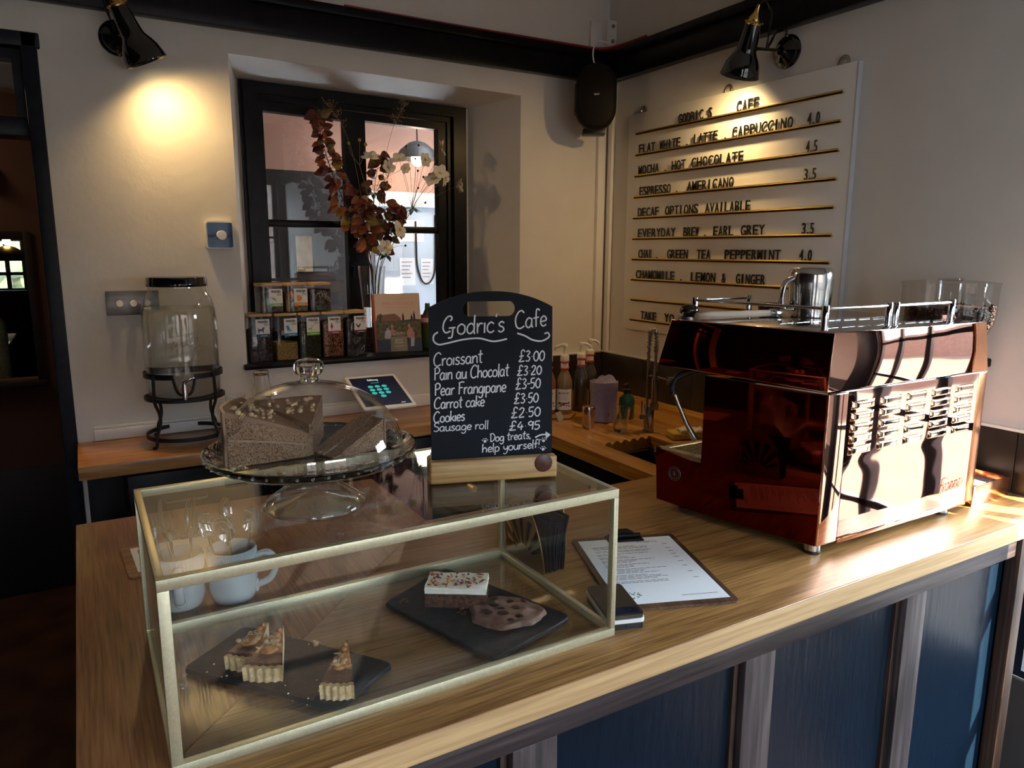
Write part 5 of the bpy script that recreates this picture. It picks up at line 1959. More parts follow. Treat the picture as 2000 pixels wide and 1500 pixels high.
m.lathe([(0.0, 0.148), (0.124, 0.148), (0.124, 0.158), (0.118, 0.158), (0.118, 0.152), (0.0, 0.152)], 48)
obj('shelf_plate', m, IRON, t)
m = MB()
hoop(m, 0.126, 0.020, 0.013, 0.004)
obj('bottom_hoop', m, IRON, t)
for k in range(4):
    a = FA + R(45) + k * PI / 2
    c, s = math.cos(a), math.sin(a)
    m = MB()
    pts = spline([(0.1255, 0, 0.236), (0.127, 0, 0.20), (0.1275, 0, 0.15), (0.112, 0, 0.11), (0.112, 0, 0.075), (0.128, 0, 0.04), (0.131, 0, 0.012), (0.136, 0, 0.0045), (0.146, 0, 0.0045)], 6)
    m.tube([(p.x * c, p.x * s, p.z) for p in pts], 0.0050, 8)
    obj('leg', m, IRON, t)
t = thing('drinks_dispenser', 'large clear glass water jar with a black lid and a chrome tap', 'drinks dispenser', (0.274, 2.622, CT + 0.1525))
m = MB()
prof = [(0.0, 0.0), (0.098, 0.0), (0.108, 0.004), (0.113, 0.014), (0.114, 0.10), (0.114, 0.255), (0.111, 0.285), (0.103, 0.318), (0.092, 0.338), (0.087, 0.346), (0.086, 0.360), (0.086, 0.372)]
m.lathe(prof + [(r - 0.0022, z) for r, z in prof[:4:-1]] + [(0.1105, 0.016), (0.096, 0.0038), (0.0, 0.0035)], 64)
obj('jar', m, sheet_glass('thick jar glass', (0.97, 0.98, 0.975), 1.6), t, 60)
m = MB()
m.lathe([(0.0, 0.005), (0.096, 0.005), (0.1105, 0.018), (0.1115, 0.10), (0.1115, 0.255), (0.1085, 0.283), (0.1055, 0.292), (0.0, 0.292)], 64)
obj('water', m, solid_glass('water', (0.985, 0.995, 1.0), 1.33), t, 50)
m = MB()
m.lathe([(0.0, 0.395), (0.060, 0.395), (0.082, 0.393), (0.0905, 0.390), (0.092, 0.384), (0.092, 0.374), (0.093, 0.370), (0.093, 0.364), (0.0915, 0.361), (0.088, 0.361), (0.088, 0.385), (0.0, 0.387)], 64)
obj('lid', m, BLACK_ENAMEL, t, 40)
m = MB()
cyl3 = lambda u, v: (0.1148 * math.cos(FA + 0.10 + u / 0.1148), 0.1148 * math.sin(FA + 0.10 + u / 0.1148), v)
for (s, x0, z0, x1, z1, cap) in (('Mason', -0.042, 0.165, 0.040, 0.188, 0.030),):
    x, w = 0.0, sum(HAND[c][0] for c in s)
    ux = Vector((x1 - x0, z1 - z0))
    for ch in s:
        for st in HAND[ch][1]:
            q = []
            for p in spline(st, 4):
                o = Vector((x0, z0)) + ux * ((x + p.x) / w) + Vector((0.2, 1)) * p.y * cap
                q.append(cyl3(o.x, o.y))
            m.tube(q, 0.0016, 6)
        x += HAND[ch][0]
for sw in ([(-0.055, 0.145), (-0.02, 0.150), (0.02, 0.163), (0.048, 0.180)], [(-0.05, 0.205), (-0.01, 0.21), (0.035, 0.222)]):
    m.tube([cyl3(p.x, p.y) for p in spline(sw, 6)], 0.0010, 6)
obj('embossing', m, sheet_glass('raised glass', (0.97, 0.98, 0.98), 3.0), t, 60)
m = MB()
F = Vector((math.cos(FA), math.sin(FA), 0))
p = F * 0.1145 + Vector((0, 0, 0.040))
m.cyl(p, p + F * 0.006, 0.021, 0.020, 24)
m.cyl(p + F * 0.006, p + F * 0.036, 0.0085, 0.0085, 16)
m.tube([p + F * 0.030 + Vector((0, 0, 0.016)), p + F * 0.030, p + F * 0.033 - Vector((0, 0, 0.020)), p + F * 0.036 - Vector((0, 0, 0.030))], [0.0075, 0.010, 0.0085, 0.006], 14)
obj('tap', m, CHROME, t, 50)
m = MB()
m.tube([p + F * 0.030 + Vector((0, 0, 0.016)), p + F * 0.030 + Vector((0, 0, 0.026)), p + F * 0.036 + Vector((0.016, 0, 0.036)), p + F * 0.036 + Vector((0.030, 0, 0.040))], [0.007, 0.006, 0.0055, 0.0045], 12)
obj('tap_lever', m, CHROME, t, 60)

# ------------------------------------------------------------------ glass carafe and stacked tumblers
t = thing('carafe', 'small clear glass carafe beside the iron dispenser stand', 'carafe', (0.432, 2.625, CT))
m = MB()
m.lathe([(0.0, 0.001), (0.038, 0.001), (0.046, 0.006), (0.050, 0.02), (0.048, 0.045), (0.038, 0.072), (0.030, 0.092), (0.029, 0.105), (0.033, 0.128), (0.036, 0.138), (0.034, 0.138), (0.031, 0.128), (0.027, 0.105), (0.028, 0.092), (0.036, 0.071), (0.046, 0.045), (0.048, 0.02), (0.044, 0.008), (0.0, 0.004)], 40)
obj('body', m, THIN_GLASS, t, 60)
m = MB()
m.tube(spline([(-0.030, 0, 0.122), (-0.052, 0, 0.118), (-0.060, 0, 0.09), (-0.052, 0, 0.058), (-0.040, 0, 0.066)], 6), 0.004, 10)
obj('handle', m, CLEAR, t, 60)
def tumbler(label, loc, group, flip=False, h=0.118, r0=0.030, r1=0.036, cat='glass', mat=None):
    t = thing('tumbler', label, cat, loc, group=group)
    m = MB()
    n = 72
    def ring(r, z, f):
        return [m.v(((r - f * (0.5 + 0.5 * math.cos(9 * 2 * PI * k / n))) * math.cos(2 * PI * k / n), (r - f * (0.5 + 0.5 * math.cos(9 * 2 * PI * k / n))) * math.sin(2 * PI * k / n), (h - z) if flip else z)) for k in range(n)]
    rings = [ring(r0 * 0.90, 0, 0.0), ring(r0, 0.004, 0.001), ring(r0 + (r1 - r0) * 0.5, h * 0.55, 0.0014), ring(r0 + (r1 - r0) * 0.62, h * 0.68, 0.0), ring(r1, h, 0.0), ring(r1 - 0.0020, h, 0.0), ring(r0 + (r1 - r0) * 0.6 - 0.0022, h * 0.68, 0), ring(r0 - 0.003, 0.014, 0.0), ring(r0 * 0.4, 0.011, 0.0)]
    for A, B in zip(rings, rings[1:]):
        for k in range(n):
            m.f([A[k], A[(k + 1) % n], B[(k + 1) % n], B[k]])
    m.f(rings[0][::-1])
    m.f(rings[-1])
    obj('glass', m, mat or CLEAR, t, 50)
    return t
tumbler('faceted tumbler standing lowest of the upturned stack beside the carafe', (0.522, 2.622, CT + 0.0005), 'stacked tumblers', True, 0.122, 0.028, 0.037, mat=CLEAR)
tumbler('faceted tumbler upturned on top of another beside the carafe', (0.522, 2.622, CT + 0.123), 'stacked tumblers', True, 0.092, 0.026, 0.033, mat=CLEAR)

# ------------------------------------------------------------------ till tablet on a stand
t = thing('tablet', 'white tablet showing a dark blue login screen with turquoise dots', 'tablet', (0.944, 2.592, 1.052), 0, None, (R(18.5), 0, R(-1.5)))
m = MB()
m.plate(rrect(-0.1, -0.128, 0.1, 0.128, 0.010), [], 0.0, 0.0075, 'z')
obj('body', m, WHITE_PLASTIC, t)
m = MB()
m.box(-0.0885, -0.108, 0.0076, 0.0885, 0.112, 0.0081)
m.cur = 1
put_text(m, 'blinq', (-0.002, 0.083, 0.0083), (1, 0, 0), (0, 1, 0), 0.040, 0.014, 0.02, 0.0, True)
m.box(0.050, -0.099, 0.0081, 0.066, -0.096, 0.0083)
m.cur = 2
for i in range(3):
    for j in range(4):
        if j == 3 and i != 1:
            continue
        m.ball((-0.026 + 0.027 * i, 0.036 - 0.025 * j, 0.0082), 0.0105, 0.0100, 0.0003, 16, 4)
m.box(-0.016, 0.064, 0.0081, 0.016, 0.067, 0.0083)
obj('screen', m, [glow('dark blue screen', (0.003, 0.005, 0.025), 0.15), glow('white screen text', (0.8, 0.85, 0.9), 0.3), glow('turquoise screen dots', (0.03, 0.42, 0.40), 0.35)], t, 0)
m = MB()
m.box(-0.03, -0.02, -0.012, 0.03, 0.05, -0.0005, 0.002)
m.T = Matrix.Rotation(R(-18.5), 4, 'X')
m.box(-0.012, 0.0, -0.098, 0.012, 0.02, -0.008, 0.002)
m.box(-0.05, -0.05, -0.1018, 0.05, 0.06, -0.096, 0.002)
obj('stand', m, WHITE_PLASTIC, t)

# ------------------------------------------------------------------ tea jars on the sill
BAMBOO = wood('bamboo lid', (0.38, 0.20, 0.06), (0.56, 0.34, 0.12), (0.68, 0.45, 0.19), 'X', 0.45)
LABEL = plain('cream label', (0.78, 0.74, 0.68), 0.6)
SIL = 1.1722
ICON = {
 'dog': [[(0, 5), (1, 5.5), (1.2, 8), (0.6, 9), (1.6, 8.5), (2, 6), (6.5, 6), (7.5, 8.5), (9.5, 8.8), (11, 7.8), (11, 7), (9, 6.6), (9, 0), (8, 0), (7.5, 3.2), (3, 3.2), (2, 0), (1, 0), (1.2, 3)]],
 'chair': [[(0, 10), (4.5, 10.3), (7, 3), (2.5, 2.5)], [(2, 2), (10, 1.8), (10, 1), (2, 1)], [(6, 4), (9.5, 2), (9.5, 1.2), (5.5, 3.4)]],
 'deer': [[(0, 4.6), (4.5, 5), (5.5, 7), (7, 7.4), (7, 6.4), (5.6, 5.4), (5.4, 3.6), (5.4, 0), (4.6, 0), (4.2, 3), (1.6, 3), (1.2, 0), (0.5, 0), (0.6, 3)], [(5.4, 7.4), (4.4, 9), (4.2, 11), (5, 9.4), (6, 7.8)], [(6.2, 7.4), (8, 9), (8.6, 11), (8.9, 9), (7, 7.4)]],
 'parrot': [[(2, 10), (3.4, 10.8), (4.6, 9.4), (4.2, 7.8), (6.4, 5.6), (4.8, 4.6), (4.4, 2), (2.4, 0), (3, 2.6), (1.2, 5.4), (2.4, 7.6)]],
 'hen': [[(0, 8), (1.2, 9.2), (2, 8), (3.4, 6), (6, 6.4), (8, 9.4), (8.6, 6.5), (7, 3.6), (5, 2.4), (4.8, 0), (4.2, 0), (4, 2.4), (2, 3.8), (1, 6.4)]],
 'turtle': [[(0, 8), (1.4, 8.4), (2.2, 6.6), (4, 7.6), (7, 6), (8.6, 3.2), (10, 2.2), (8.4, 2.2), (8.4, 0.8), (7, 2.4), (4, 3.4), (2.2, 5.4)]],
 'pear': [[(1.5, 9.6), (4, 10.4), (8, 9), (9.6, 6), (8.8, 2.6), (5.6, 0.2), (2.2, 1.4), (1.6, 4.6)]],
 'none': []}
def tea_jar(label, x, y, z, h, rz, icon, col, offx, fillmat, fillh, lab=True, strings=None, second=None):
    t = thing('tea_jar', label, 'jar', (x, y, z), rz, 'clear tea jars with bamboo lids')
    hw = 0.0425
    m = MB()
    m.plate(rrect(-hw, -hw, hw, hw, 0.010), [], 0.0, h - 0.016, 'z')
    obj('jar', m, JAR_PLASTIC, t, 40)
    m = MB()
    m.plate(rrect(-hw - 0.001, -hw - 0.001, hw + 0.001, hw + 0.001, 0.011), [], h - 0.0095, h, 'z')
    m.cur = 1
    m.plate(rrect(-hw + 0.003, -hw + 0.003, hw - 0.003, hw - 0.003, 0.008), [], h - 0.0158, h - 0.0096, 'z')
    obj('lid', m, [BAMBOO, JAR_PLASTIC], t, 40)
    m = MB()
    rnd = random.Random(int(x * 1000))
    k = hw - 0.0035
    n = 10
    g = m.grid(lambda u, v: (-k + 2 * k * u, -k + 2 * k * v, fillh * (1 + 0.05 * math.sin(7 * u + 5 * v)) if True else 0), n, n)
    lo = [[m.v((q.co.x, q.co.y, 0.003)) for q in row] for row in g]
    for i in range(n):
        m.f([lo[i][0], lo[i + 1][0], g[i + 1][0], g[i][0]])
        m.f([lo[i + 1][n], lo[i][n], g[i][n], g[i + 1][n]])
        m.f([lo[0][i + 1], lo[0][i], g[0][i], g[0][i + 1]])
        m.f([lo[n][i], lo[n][i + 1], g[n][i + 1], g[n][i]])
    o = obj('loose_tea', m, fillmat, t, 70)
    o['kind'] = 'stuff'
    if strings:
        m = MB()
        for q in range(strings[0]):
            c = Vector((rnd.uniform(-.025, .025), -k - 0.0006, rnd.uniform(0.02, fillh * 0.9)))
            P = [c + Vector((rnd.uniform(-.016, .016), 0, rnd.uniform(-.018, .018))) for _ in range(5)]
            m.tube(spline(P, 5), 0.0007, 5)
        obj('tag_string', m, plain('string', strings[1], 0.8), t, 60)
    if second:
        m = MB()
        m.T = Matrix.Translation((second[0], -k - 0.0012, second[1])) @ Matrix.Rotation(second[2], 4, 'Y')
        m.box(-0.010, -0.0004, -0.009, 0.010, 0.0004, 0.009)
        obj('tea_tag', m, plain('paper tag', second[3], 0.7), t)
    if lab:
        zt = h - 0.020
        w, hh = 0.050, 0.066 if h > 0.14 else 0.064
        m = MB()
        y0 = -hw - 0.0006
        m.box(offx - w / 2, y0, zt - hh, offx + w / 2, y0 + 0.0005, zt)
        m.cur = 1
        m.box(offx - w / 2, y0 - 0.0003, zt - hh - 0.0004, offx + w / 2, y0 + 0.0003, zt - hh + 0.0115)
        if icon in ICON:
            for poly in ICON[icon]:
                m.plate([(offx - 0.019 + a * 0.0024, zt - hh + 0.0155 + b * 0.0024) for a, b in poly], [], y0 - 0.0004, y0 + 0.0001, 'y')
        m.cur = 2
        put_text(m, 'teapigs.', (offx - 0.018, y0 - 0.0004, zt - 0.0125), (1, 0, 0), (0, 0, 1), 0.039, 0.0105, 0.03)
        for q in range(2):
            m.box(offx + 0.004, y0 - 0.0003, zt - 0.0200 - 0.0042 * q, offx + 0.021, y0, zt - 0.0186 - 0.0042 * q)
        m.cur = 0
        m.box(offx - 0.010, y0 - 0.0005, zt - hh + 0.0042, offx + 0.016, y0 - 0.0003, zt - hh + 0.0062)
        obj('label', m, [LABEL, col, INK], t, 0)
    return t
def tea(nm, c1, c2, s=240):
    return noisy(nm, c1, c2, s, 0.85, bumps=1.0, dist=0.004, lo=0.42, hi=0.6)
BLK = tea('black tea', (0.010, 0.007, 0.008), (0.060, 0.035, 0.038), 190)
YB_ = 2.816
tea_jar('tea jar with a navy dog label, leftmost in the lower row on the sill', 0.5585, YB_, SIL, 0.178, R(4), 'dog', plain('navy print', (0.015, 0.07, 0.17), 0.6), 0.006, BLK, 0.118)
tea_jar('tea jar with a blue deckchair label, half full of pale flowers', 0.6490, YB_, SIL, 0.177, R(8), 'chair', plain('blue print label', (0.01, 0.25, 0.52), 0.6), 0.014, tea('camomile', (0.22, 0.12, 0.035), (0.55, 0.38, 0.14), 260), 0.066, second=(-0.012, 0.105, 0.0, (0.42, 0.36, 0.30)))
tea_jar('tea jar with a lime green deer label', 0.7390, YB_, SIL, 0.177, R(5), 'deer', plain('lime print', (0.22, 0.45, 0.04), 0.6), 0.010, tea('green tea', (0.012, 0.016, 0.010), (0.055, 0.060, 0.038), 220), 0.130)
tea_jar('tea jar with a crimson parrot label', 0.8290, YB_, SIL, 0.177, R(3), 'parrot', plain('crimson print', (0.36, 0.01, 0.06), 0.6), 0.003, tea('rooibos', (0.035, 0.008, 0.006), (0.42, 0.16, 0.07), 200), 0.135)
tea_jar('tea jar with a plum cockerel label, rightmost in the lower row', 0.9190, YB_, SIL, 0.176, R(6), 'hen', plain('plum print', (0.12, 0.012, 0.05), 0.6), 0.014, tea('dark tea bags', (0.010, 0.009, 0.012), (0.075, 0.068, 0.075), 60), 0.140, strings=(6, (0.55, 0.55, 0.56)))
ZT = SIL + 0.1785
tea_jar('short tea jar with a pale green turtle label on top of the dog label jar', 0.6050, YB_ + 0.004, ZT + 0.0005, 0.108, R(5), 'turtle', plain('sage print', (0.28, 0.42, 0.20), 0.6), 0.012, tea('mint bags', (0.03, 0.027, 0.022), (0.17, 0.15, 0.12), 45), 0.075, strings=(4, (0.6, 0.55, 0.45)), second=(-0.018, 0.042, 0.6, (0.20, 0.36, 0.22)))
tea_jar('short tea jar with an orange fruit label, middle of the upper row', 0.6955, YB_ + 0.004, ZT + 0.0005, 0.108, R(4), 'pear', plain('orange print', (0.72, 0.24, 0.02), 0.6), 0.014, tea('ginger bags', (0.05, 0.03, 0.016), (0.26, 0.19, 0.09), 45), 0.068, strings=(5, (0.55, 0.50, 0.22)), second=(-0.020, 0.066, 0.2, (0.62, 0.16, 0.06)))
tea_jar('short unlabelled tea jar, rightmost of the upper row', 0.7855, YB_ + 0.004, ZT + 0.0005, 0.108, R(4), 'none', LABEL, 0.0, tea('peppermint bags', (0.02, 0.016, 0.014), (0.15, 0.115, 0.10), 45), 0.080, lab=False, strings=(5, (0.5, 0.48, 0.42)), second=(-0.008, 0.014, -0.2, (0.06, 0.16, 0.12)))

# ------------------------------------------------------------------ cookbook and bottle on the sill
t = thing('cookbook', 'large cookbook with a dinner in a vineyard on its cover, leaning on the window', 'book', (1.110, 2.800, SIL + 0.0004), 0, None, (R(-9), 0, R(-7)))
W2_, H2_, D2_ = 0.096, 0.238, 0.026
m = MB()
m.box(-W2_ + 0.003, 0.003, 0.003, W2_ - 0.003, D2_ - 0.003, H2_ - 0.003)
obj('pages', m, plain('book pages', (0.75, 0.72, 0.65), 0.8), t)
m = MB()
m.box(-W2_, 0.0, 0.0, W2_, 0.003, H2_, 0.0006)
m.box(-W2_, D2_ - 0.003, 0.0, W2_, D2_, H2_, 0.0006)
m.box(-W2_ - 0.003, 0.0, 0.0, -W2_ + 0.0015, D2_, H2_, 0.0006)
SPINE = plain('orange red spine', (0.42, 0.075, 0.035), 0.5)
cov = obj('cover', m, SPINE, t)
m = MB()
y0 = -0.0003
LAY = [plain('cover sky', (0.66, 0.50, 0.40), 0.5), plain('cover pink lettering', (0.72, 0.30, 0.22), 0.5), noisy('cover vineyard', (0.022, 0.028, 0.012), (0.17, 0.14, 0.06), 90, 0.5), plain('cover roof', (0.24, 0.10, 0.075), 0.5),
       plain('cover cypress', (0.035, 0.030, 0.028), 0.5), plain('cover pale shirt', (0.42, 0.42, 0.50), 0.5), plain('cover pink dress', (0.48, 0.22, 0.20), 0.5), plain('cover table linen', (0.26, 0.22, 0.17), 0.5), plain('cover skin', (0.45, 0.24, 0.15), 0.5), plain('cover dark blue', (0.03, 0.04, 0.07), 0.5), plain('cover white print', (0.7, 0.68, 0.62), 0.5)]
def flat(c, poly, d=0):
    m.cur = c
    m.plate(poly, [], y0 - 0.0002 - 0.0002 * d, y0 + 0.0001 - 0.0002 * d, 'y')
def rect(c, x0, z0, x1, z1, d=0):
    flat(c, [(x0, z0), (x1, z0), (x1, z1), (x0, z1)], d)
rect(0, -W2_ + 0.004, 0.128, W2_, H2_)
rect(2, -W2_ + 0.004, 0.050, W2_, 0.128)
rect(9, -W2_ + 0.004, 0.0, W2_, 0.050)
flat(2, [(-0.092, 0.118), (-0.085, 0.150), (-0.070, 0.158), (-0.058, 0.146), (-0.050, 0.118)], 1)
flat(3, [(-0.066, 0.130), (-0.060, 0.152), (-0.012, 0.156), (0.012, 0.138), (0.012, 0.128), (-0.066, 0.126)], 2)
flat(9, [(-0.010, 0.124), (0.06, 0.132), (0.094, 0.130), (0.094, 0.124)], 1)
for x, h in ((0.022, 0.036), (0.058, 0.028), (0.069, 0.042)):
    flat(4, [(x - 0.005, 0.124), (x + 0.005, 0.124), (x + 0.004, 0.124 + h * 0.6), (x, 0.124 + h), (x - 0.004, 0.124 + h * 0.6)], 2)
def oval2(c, cx, cz, rx, rz, d):
    flat(c, [(cx + rx * math.cos(2 * PI * k / 14), cz + rz * math.sin(2 * PI * k / 14)) for k in range(14)], d)
flat(5, [(-0.060, 0.056), (-0.056, 0.082), (-0.046, 0.094), (-0.034, 0.088), (-0.030, 0.070), (-0.036, 0.054)], 2)
flat(6, [(-0.034, 0.068), (-0.032, 0.092), (-0.022, 0.096), (-0.014, 0.084), (-0.014, 0.066)], 3)
flat(6, [(0.036, 0.056), (0.034, 0.080), (0.046, 0.100), (0.058, 0.094), (0.066, 0.074), (0.064, 0.054)], 2)
flat(5, [(0.048, 0.020), (0.050, 0.056), (0.066, 0.056), (0.062, 0.020)], 2)
for cx, cz in ((-0.045, 0.100), (-0.026, 0.104), (0.045, 0.105)):
    oval2(8, cx, cz, 0.0062, 0.0078, 4)
oval2(4, -0.047, 0.104, 0.0062, 0.0052, 5)
oval2(7, 0.0, 0.074, 0.030, 0.008, 3)
for k in range(14):
    oval2([8, 3, 10, 2][k % 4], -0.024 + 0.0036 * k, 0.075 + 0.003 * math.sin(k * 2.1), 0.0028, 0.0022, 4)
rect(7, -0.036, 0.002, 0.034, 0.062, 3)
m.cur = 1
put_text(m, 'PROVENCE', (0.006, y0 - 0.0006, 0.190), (1, 0, 0), (0, 0, 1), 0.132, 0.014, 0.0, 0, True)
m.tube([(p.x, y0 - 0.0006, p.y) for p in spline([(-0.020, 0.210), (-0.004, 0.217), (0.010, 0.213), (0.030, 0.218)], 5)], 0.0006, 5)
rect(1, -0.058, 0.180, 0.068, 0.1812, 2)
m.cur = 10
put_text(m, 'JEANY', (-0.001, y0 - 0.0012, 0.045), (1, 0, 0), (0, 0, 1), 0.032, 0.0065, 0.01, 0, True)
put_text(m, 'CRONK', (-0.001, y0 - 0.0012, 0.034), (1, 0, 0), (0, 0, 1), 0.036, 0.0065, 0.01, 0, True)
rect(10, -0.020, 0.022, 0.018, 0.0238, 4)
obj('cover_picture', m, LAY, cov, 0, False)
t = thing('oil_bottle', 'slim green bottle with a red and white band behind the cookbook', 'bottle', (1.262, 2.860, SIL))
m = MB()
m.lathe([(0, 0), (0.026, 0), (0.028, 0.004), (0.028, 0.12), (0.022, 0.14), (0.011, 0.165), (0.010, 0.19), (0, 0.19)], 28)
obj('bottle', m, plain('green bottle', (0.05, 0.10, 0.02), 0.12), t, 45)
m = MB()
m.lathe([(0.0283, 0.104), (0.0288, 0.104), (0.0288, 0.142), (0.0283, 0.142), (0.0283, 0.104)], 28)
m.cur = 1
m.lathe([(0.0289, 0.112), (0.0292, 0.112), (0.0292, 0.130), (0.0289, 0.130)], 28)
obj('label_band', m, [plain('red band', (0.40, 0.02, 0.02), 0.6), LABEL], t)

# ------------------------------------------------------------------ vase of flowers
VX, VY = 1.032, 2.890
t = thing('vase', 'tall clear glass vase of autumn flowers on the window sill', 'vase', (VX, VY, SIL + 0.0005))
m = MB()
def vr(z):
    return 0.030 + 0.026 * (z / 0.345) ** 1.2
zs = [0.345 * k / 16 for k in range(17)]
m.lathe([(0.0, 0.0)] + [(vr(z), z) for z in zs] + [(vr(z) - 0.003, z) for z in zs[::-1][:-1]] + [(vr(0.02) - 0.003, 0.018), (0.0, 0.018)], 48)
obj('glass', m, THIN_GLASS, t, 50)
m = MB()
m.lathe([(0.0, 0.019)] + [(vr(z) - 0.0034, z) for z in (0.019, 0.06, 0.10, 0.14, 0.18)] + [(0.0, 0.18)], 48)
obj('water', m, solid_glass('vase water', (0.96, 0.98, 0.97), 1.33), t, 50)
def P3(a):
    return [Vector(p) for p in a]
LEAFS = [noisy('maroon leaf', (0.050, 0.006, 0.006), (0.105, 0.014, 0.010), 25, 0.45), noisy('rust leaf', (0.13, 0.030, 0.008), (0.24, 0.070, 0.018), 25, 0.45), noisy('olive leaf', (0.10, 0.075, 0.012), (0.20, 0.13, 0.025), 25, 0.45)]
BARK = plain('red brown twig', (0.055, 0.020, 0.014), 0.6)
def leaf(m, base, d, up, L, w, curl):
    d = d.normalized()
    s = d.cross(up)
    if s.length < 1e-3:
        s = d.orthogonal()
    s.normalize()
    n = s.cross(d)
    rows = 6
    prev = None
    for i in range(rows + 1):
        u = i / rows
        hw = w * (math.sin(PI * min(0.999, u ** 0.75)) ** 0.8) + 0.0004
        c = base + d * (L * u) + n * (-curl * L * u * u)
        row = [m.v(c - s * hw + n * (0.25 * hw)), m.v(c), m.v(c + s * hw + n * (0.25 * hw))]
        if prev:
            for k in range(2):
                m.f([prev[k], prev[k + 1], row[k + 1], row[k]])
        prev = row
def branch(label, pts, nleaf, seed, r0, spread, tipcluster=0, lsz=1.0):
    rnd = random.Random(seed)
    pts = spline(pts, 8)
    o = pts[0]
    t = thing('leafy_branch', label, 'branch', tuple(o), group='branches in the vase')
    pts = [p - o for p in pts]
    m = MB()
    m.tube(pts, [r0 * (1 - 0.75 * k / (len(pts) - 1)) for k in range(len(pts))], 7)
    tw = []
    m2 = MB()
    n = len(pts)
    for k in range(nleaf):
        u = spread[0] + (1 - spread[0]) * ((k + rnd.random()) / nleaf) ** spread[1]
        i = min(n - 2, int(u * (n - 1)))
        p = pts[i].lerp(pts[i + 1], u * (n - 1) - i)
        a = k * 2.4 + rnd.uniform(-.5, .5)
        tang = (pts[i + 1] - pts[i]).normalized()
        e1 = tang.orthogonal().normalized()
        e2 = tang.cross(e1)
        out = (e1 * math.cos(a) + e2 * math.sin(a))
        out.y *= 0.55
        fall = max(0.25, 1.25 - u)
        pet = rnd.uniform(0.008, 0.034) * fall * 1.1
        q = p + out.normalized() * pet + Vector((0, 0, rnd.uniform(-.004, .012)))
        m.tube([p, q], 0.0009, 5)
        d = out + Vector((0, -0.15, rnd.uniform(-0.75, 0.35)))
        m2.cur = rnd.choices((0, 1, 2), (0.58, 0.28, 0.14))[0]
        L = rnd.uniform(0.038, 0.062) * lsz * (1.0 - 0.25 * u)
        up = Vector((rnd.uniform(-.6, .6), -1.0, rnd.uniform(-.5, .8)))
        leaf(m2, q, d, up, L, L * rnd.uniform(0.30, 0.40), rnd.uniform(-0.1, 0.45))
    for k in range(tipcluster):
        d = Vector((rnd.uniform(-1, 1), rnd.uniform(-.6, .3), rnd.uniform(-0.9, 0.1)))
        m2.cur = (1, 1, 0, 2)[k % 4]
        leaf(m2, pts[-1] + Vector((0, 0, rnd.uniform(-.01, .01))), d, Vector((0, -1, .4)), 0.058 * lsz, 0.021 * lsz, 0.4)
    obj('stem', m, BARK, t, 60)
    o = obj('leaves', m2, LEAFS, t, 0, False)
    o['kind'] = 'stuff'
    return t
vz = SIL + 0.03
branch('tall red leaved branch leaning left in the glass vase', [(VX + 0.006, VY, vz), (VX - 0.006, VY - 0.01, 1.50), (0.965, 2.87, 1.66), (0.905, 2.865, 1.80), (0.862, 2.86, 1.91), (0.838, 2.86, 2.00), (0.826, 2.86, 2.085)], 78, 3, 0.0034, (0.36, 1.15), 7)
branch('bushy rust leaved branch low in the middle of the vase', [(VX, VY - 0.006, vz), (VX - 0.004, VY - 0.02, 1.48), (1.005, 2.85, 1.60), (0.985, 2.84, 1.70), (0.975, 2.84, 1.78)], 52, 5, 0.0030, (0.45, 0.9), 4, 1.12)
branch('short maroon leaved branch leaning right over the cookbook', [(VX + 0.01, VY + 0.006, vz), (VX + 0.018, VY, 1.48), (1.085, 2.87, 1.62), (1.120, 2.86, 1.70), (1.150, 2.86, 1.76)], 38, 7, 0.0028, (0.42, 0.9), 3, 1.1)
branch('maroon leaved branch reaching up behind the white flowers', [(VX + 0.004, VY + 0.012, vz), (VX + 0.010, VY + 0.01, 1.50), (1.045, 2.90, 1.68), (1.060, 2.90, 1.84), (1.085, 2.90, 1.945)], 22, 9, 0.0026, (0.55, 1.1), 4, 1.05)

PETAL = plain('white petal', (0.80, 0.74, 0.62), 0.6)
YEL = noisy('yellow stamens', (0.55, 0.36, 0.03), (0.75, 0.58, 0.10), 300, 0.8)
STEMG = plain('green stem', (0.13, 0.12, 0.035), 0.6)
GREENL = noisy('green leaf', (0.025, 0.050, 0.012), (0.06, 0.10, 0.025), 40, 0.5)
SEED = plain('dark seed head', (0.035, 0.030, 0.015), 0.7)
def flower(t, c, face, r, seed):
    rnd = random.Random(seed)
    q = Vector(face).normalized().to_track_quat('Z', 'Y').to_matrix().to_4x4()
    m = MB()
    T = Matrix.Translation(c) @ q
    n = 6
    for k in range(n):
        a = 2 * PI * k / n + rnd.uniform(-.12, .12)
        m.T = T @ Matrix.Rotation(a, 4, 'Z') @ Matrix.Rotation(rnd.uniform(-0.5, 0.05), 4, 'Y')
        L = r * rnd.uniform(0.9, 1.1)
        g = m.grid(lambda u, v: (L * (0.12 + 0.88 * u), L * 0.42 * (v - 0.5) * 2 * math.sin(PI * min(0.97, 0.12 + u * 0.80)) ** 0.7, 0.10 * L * math.sin(PI * u) * (1 - 2 * abs(v - 0.5))), 5, 4)
    fl = obj('flower', m, PETAL, t, 0, False)
    m = MB()
    m.T = T
    m.ball((0, 0, r * 0.06), r * 0.17, None, r * 0.14, 10, 6)
    for k in range(14):
        a = 2 * PI * k / 14
        m.ball((r * 0.24 * math.cos(a), r * 0.24 * math.sin(a), r * 0.08), r * 0.035, None, None, 6, 4)
    obj('stamens', m, YEL, fl, 60)
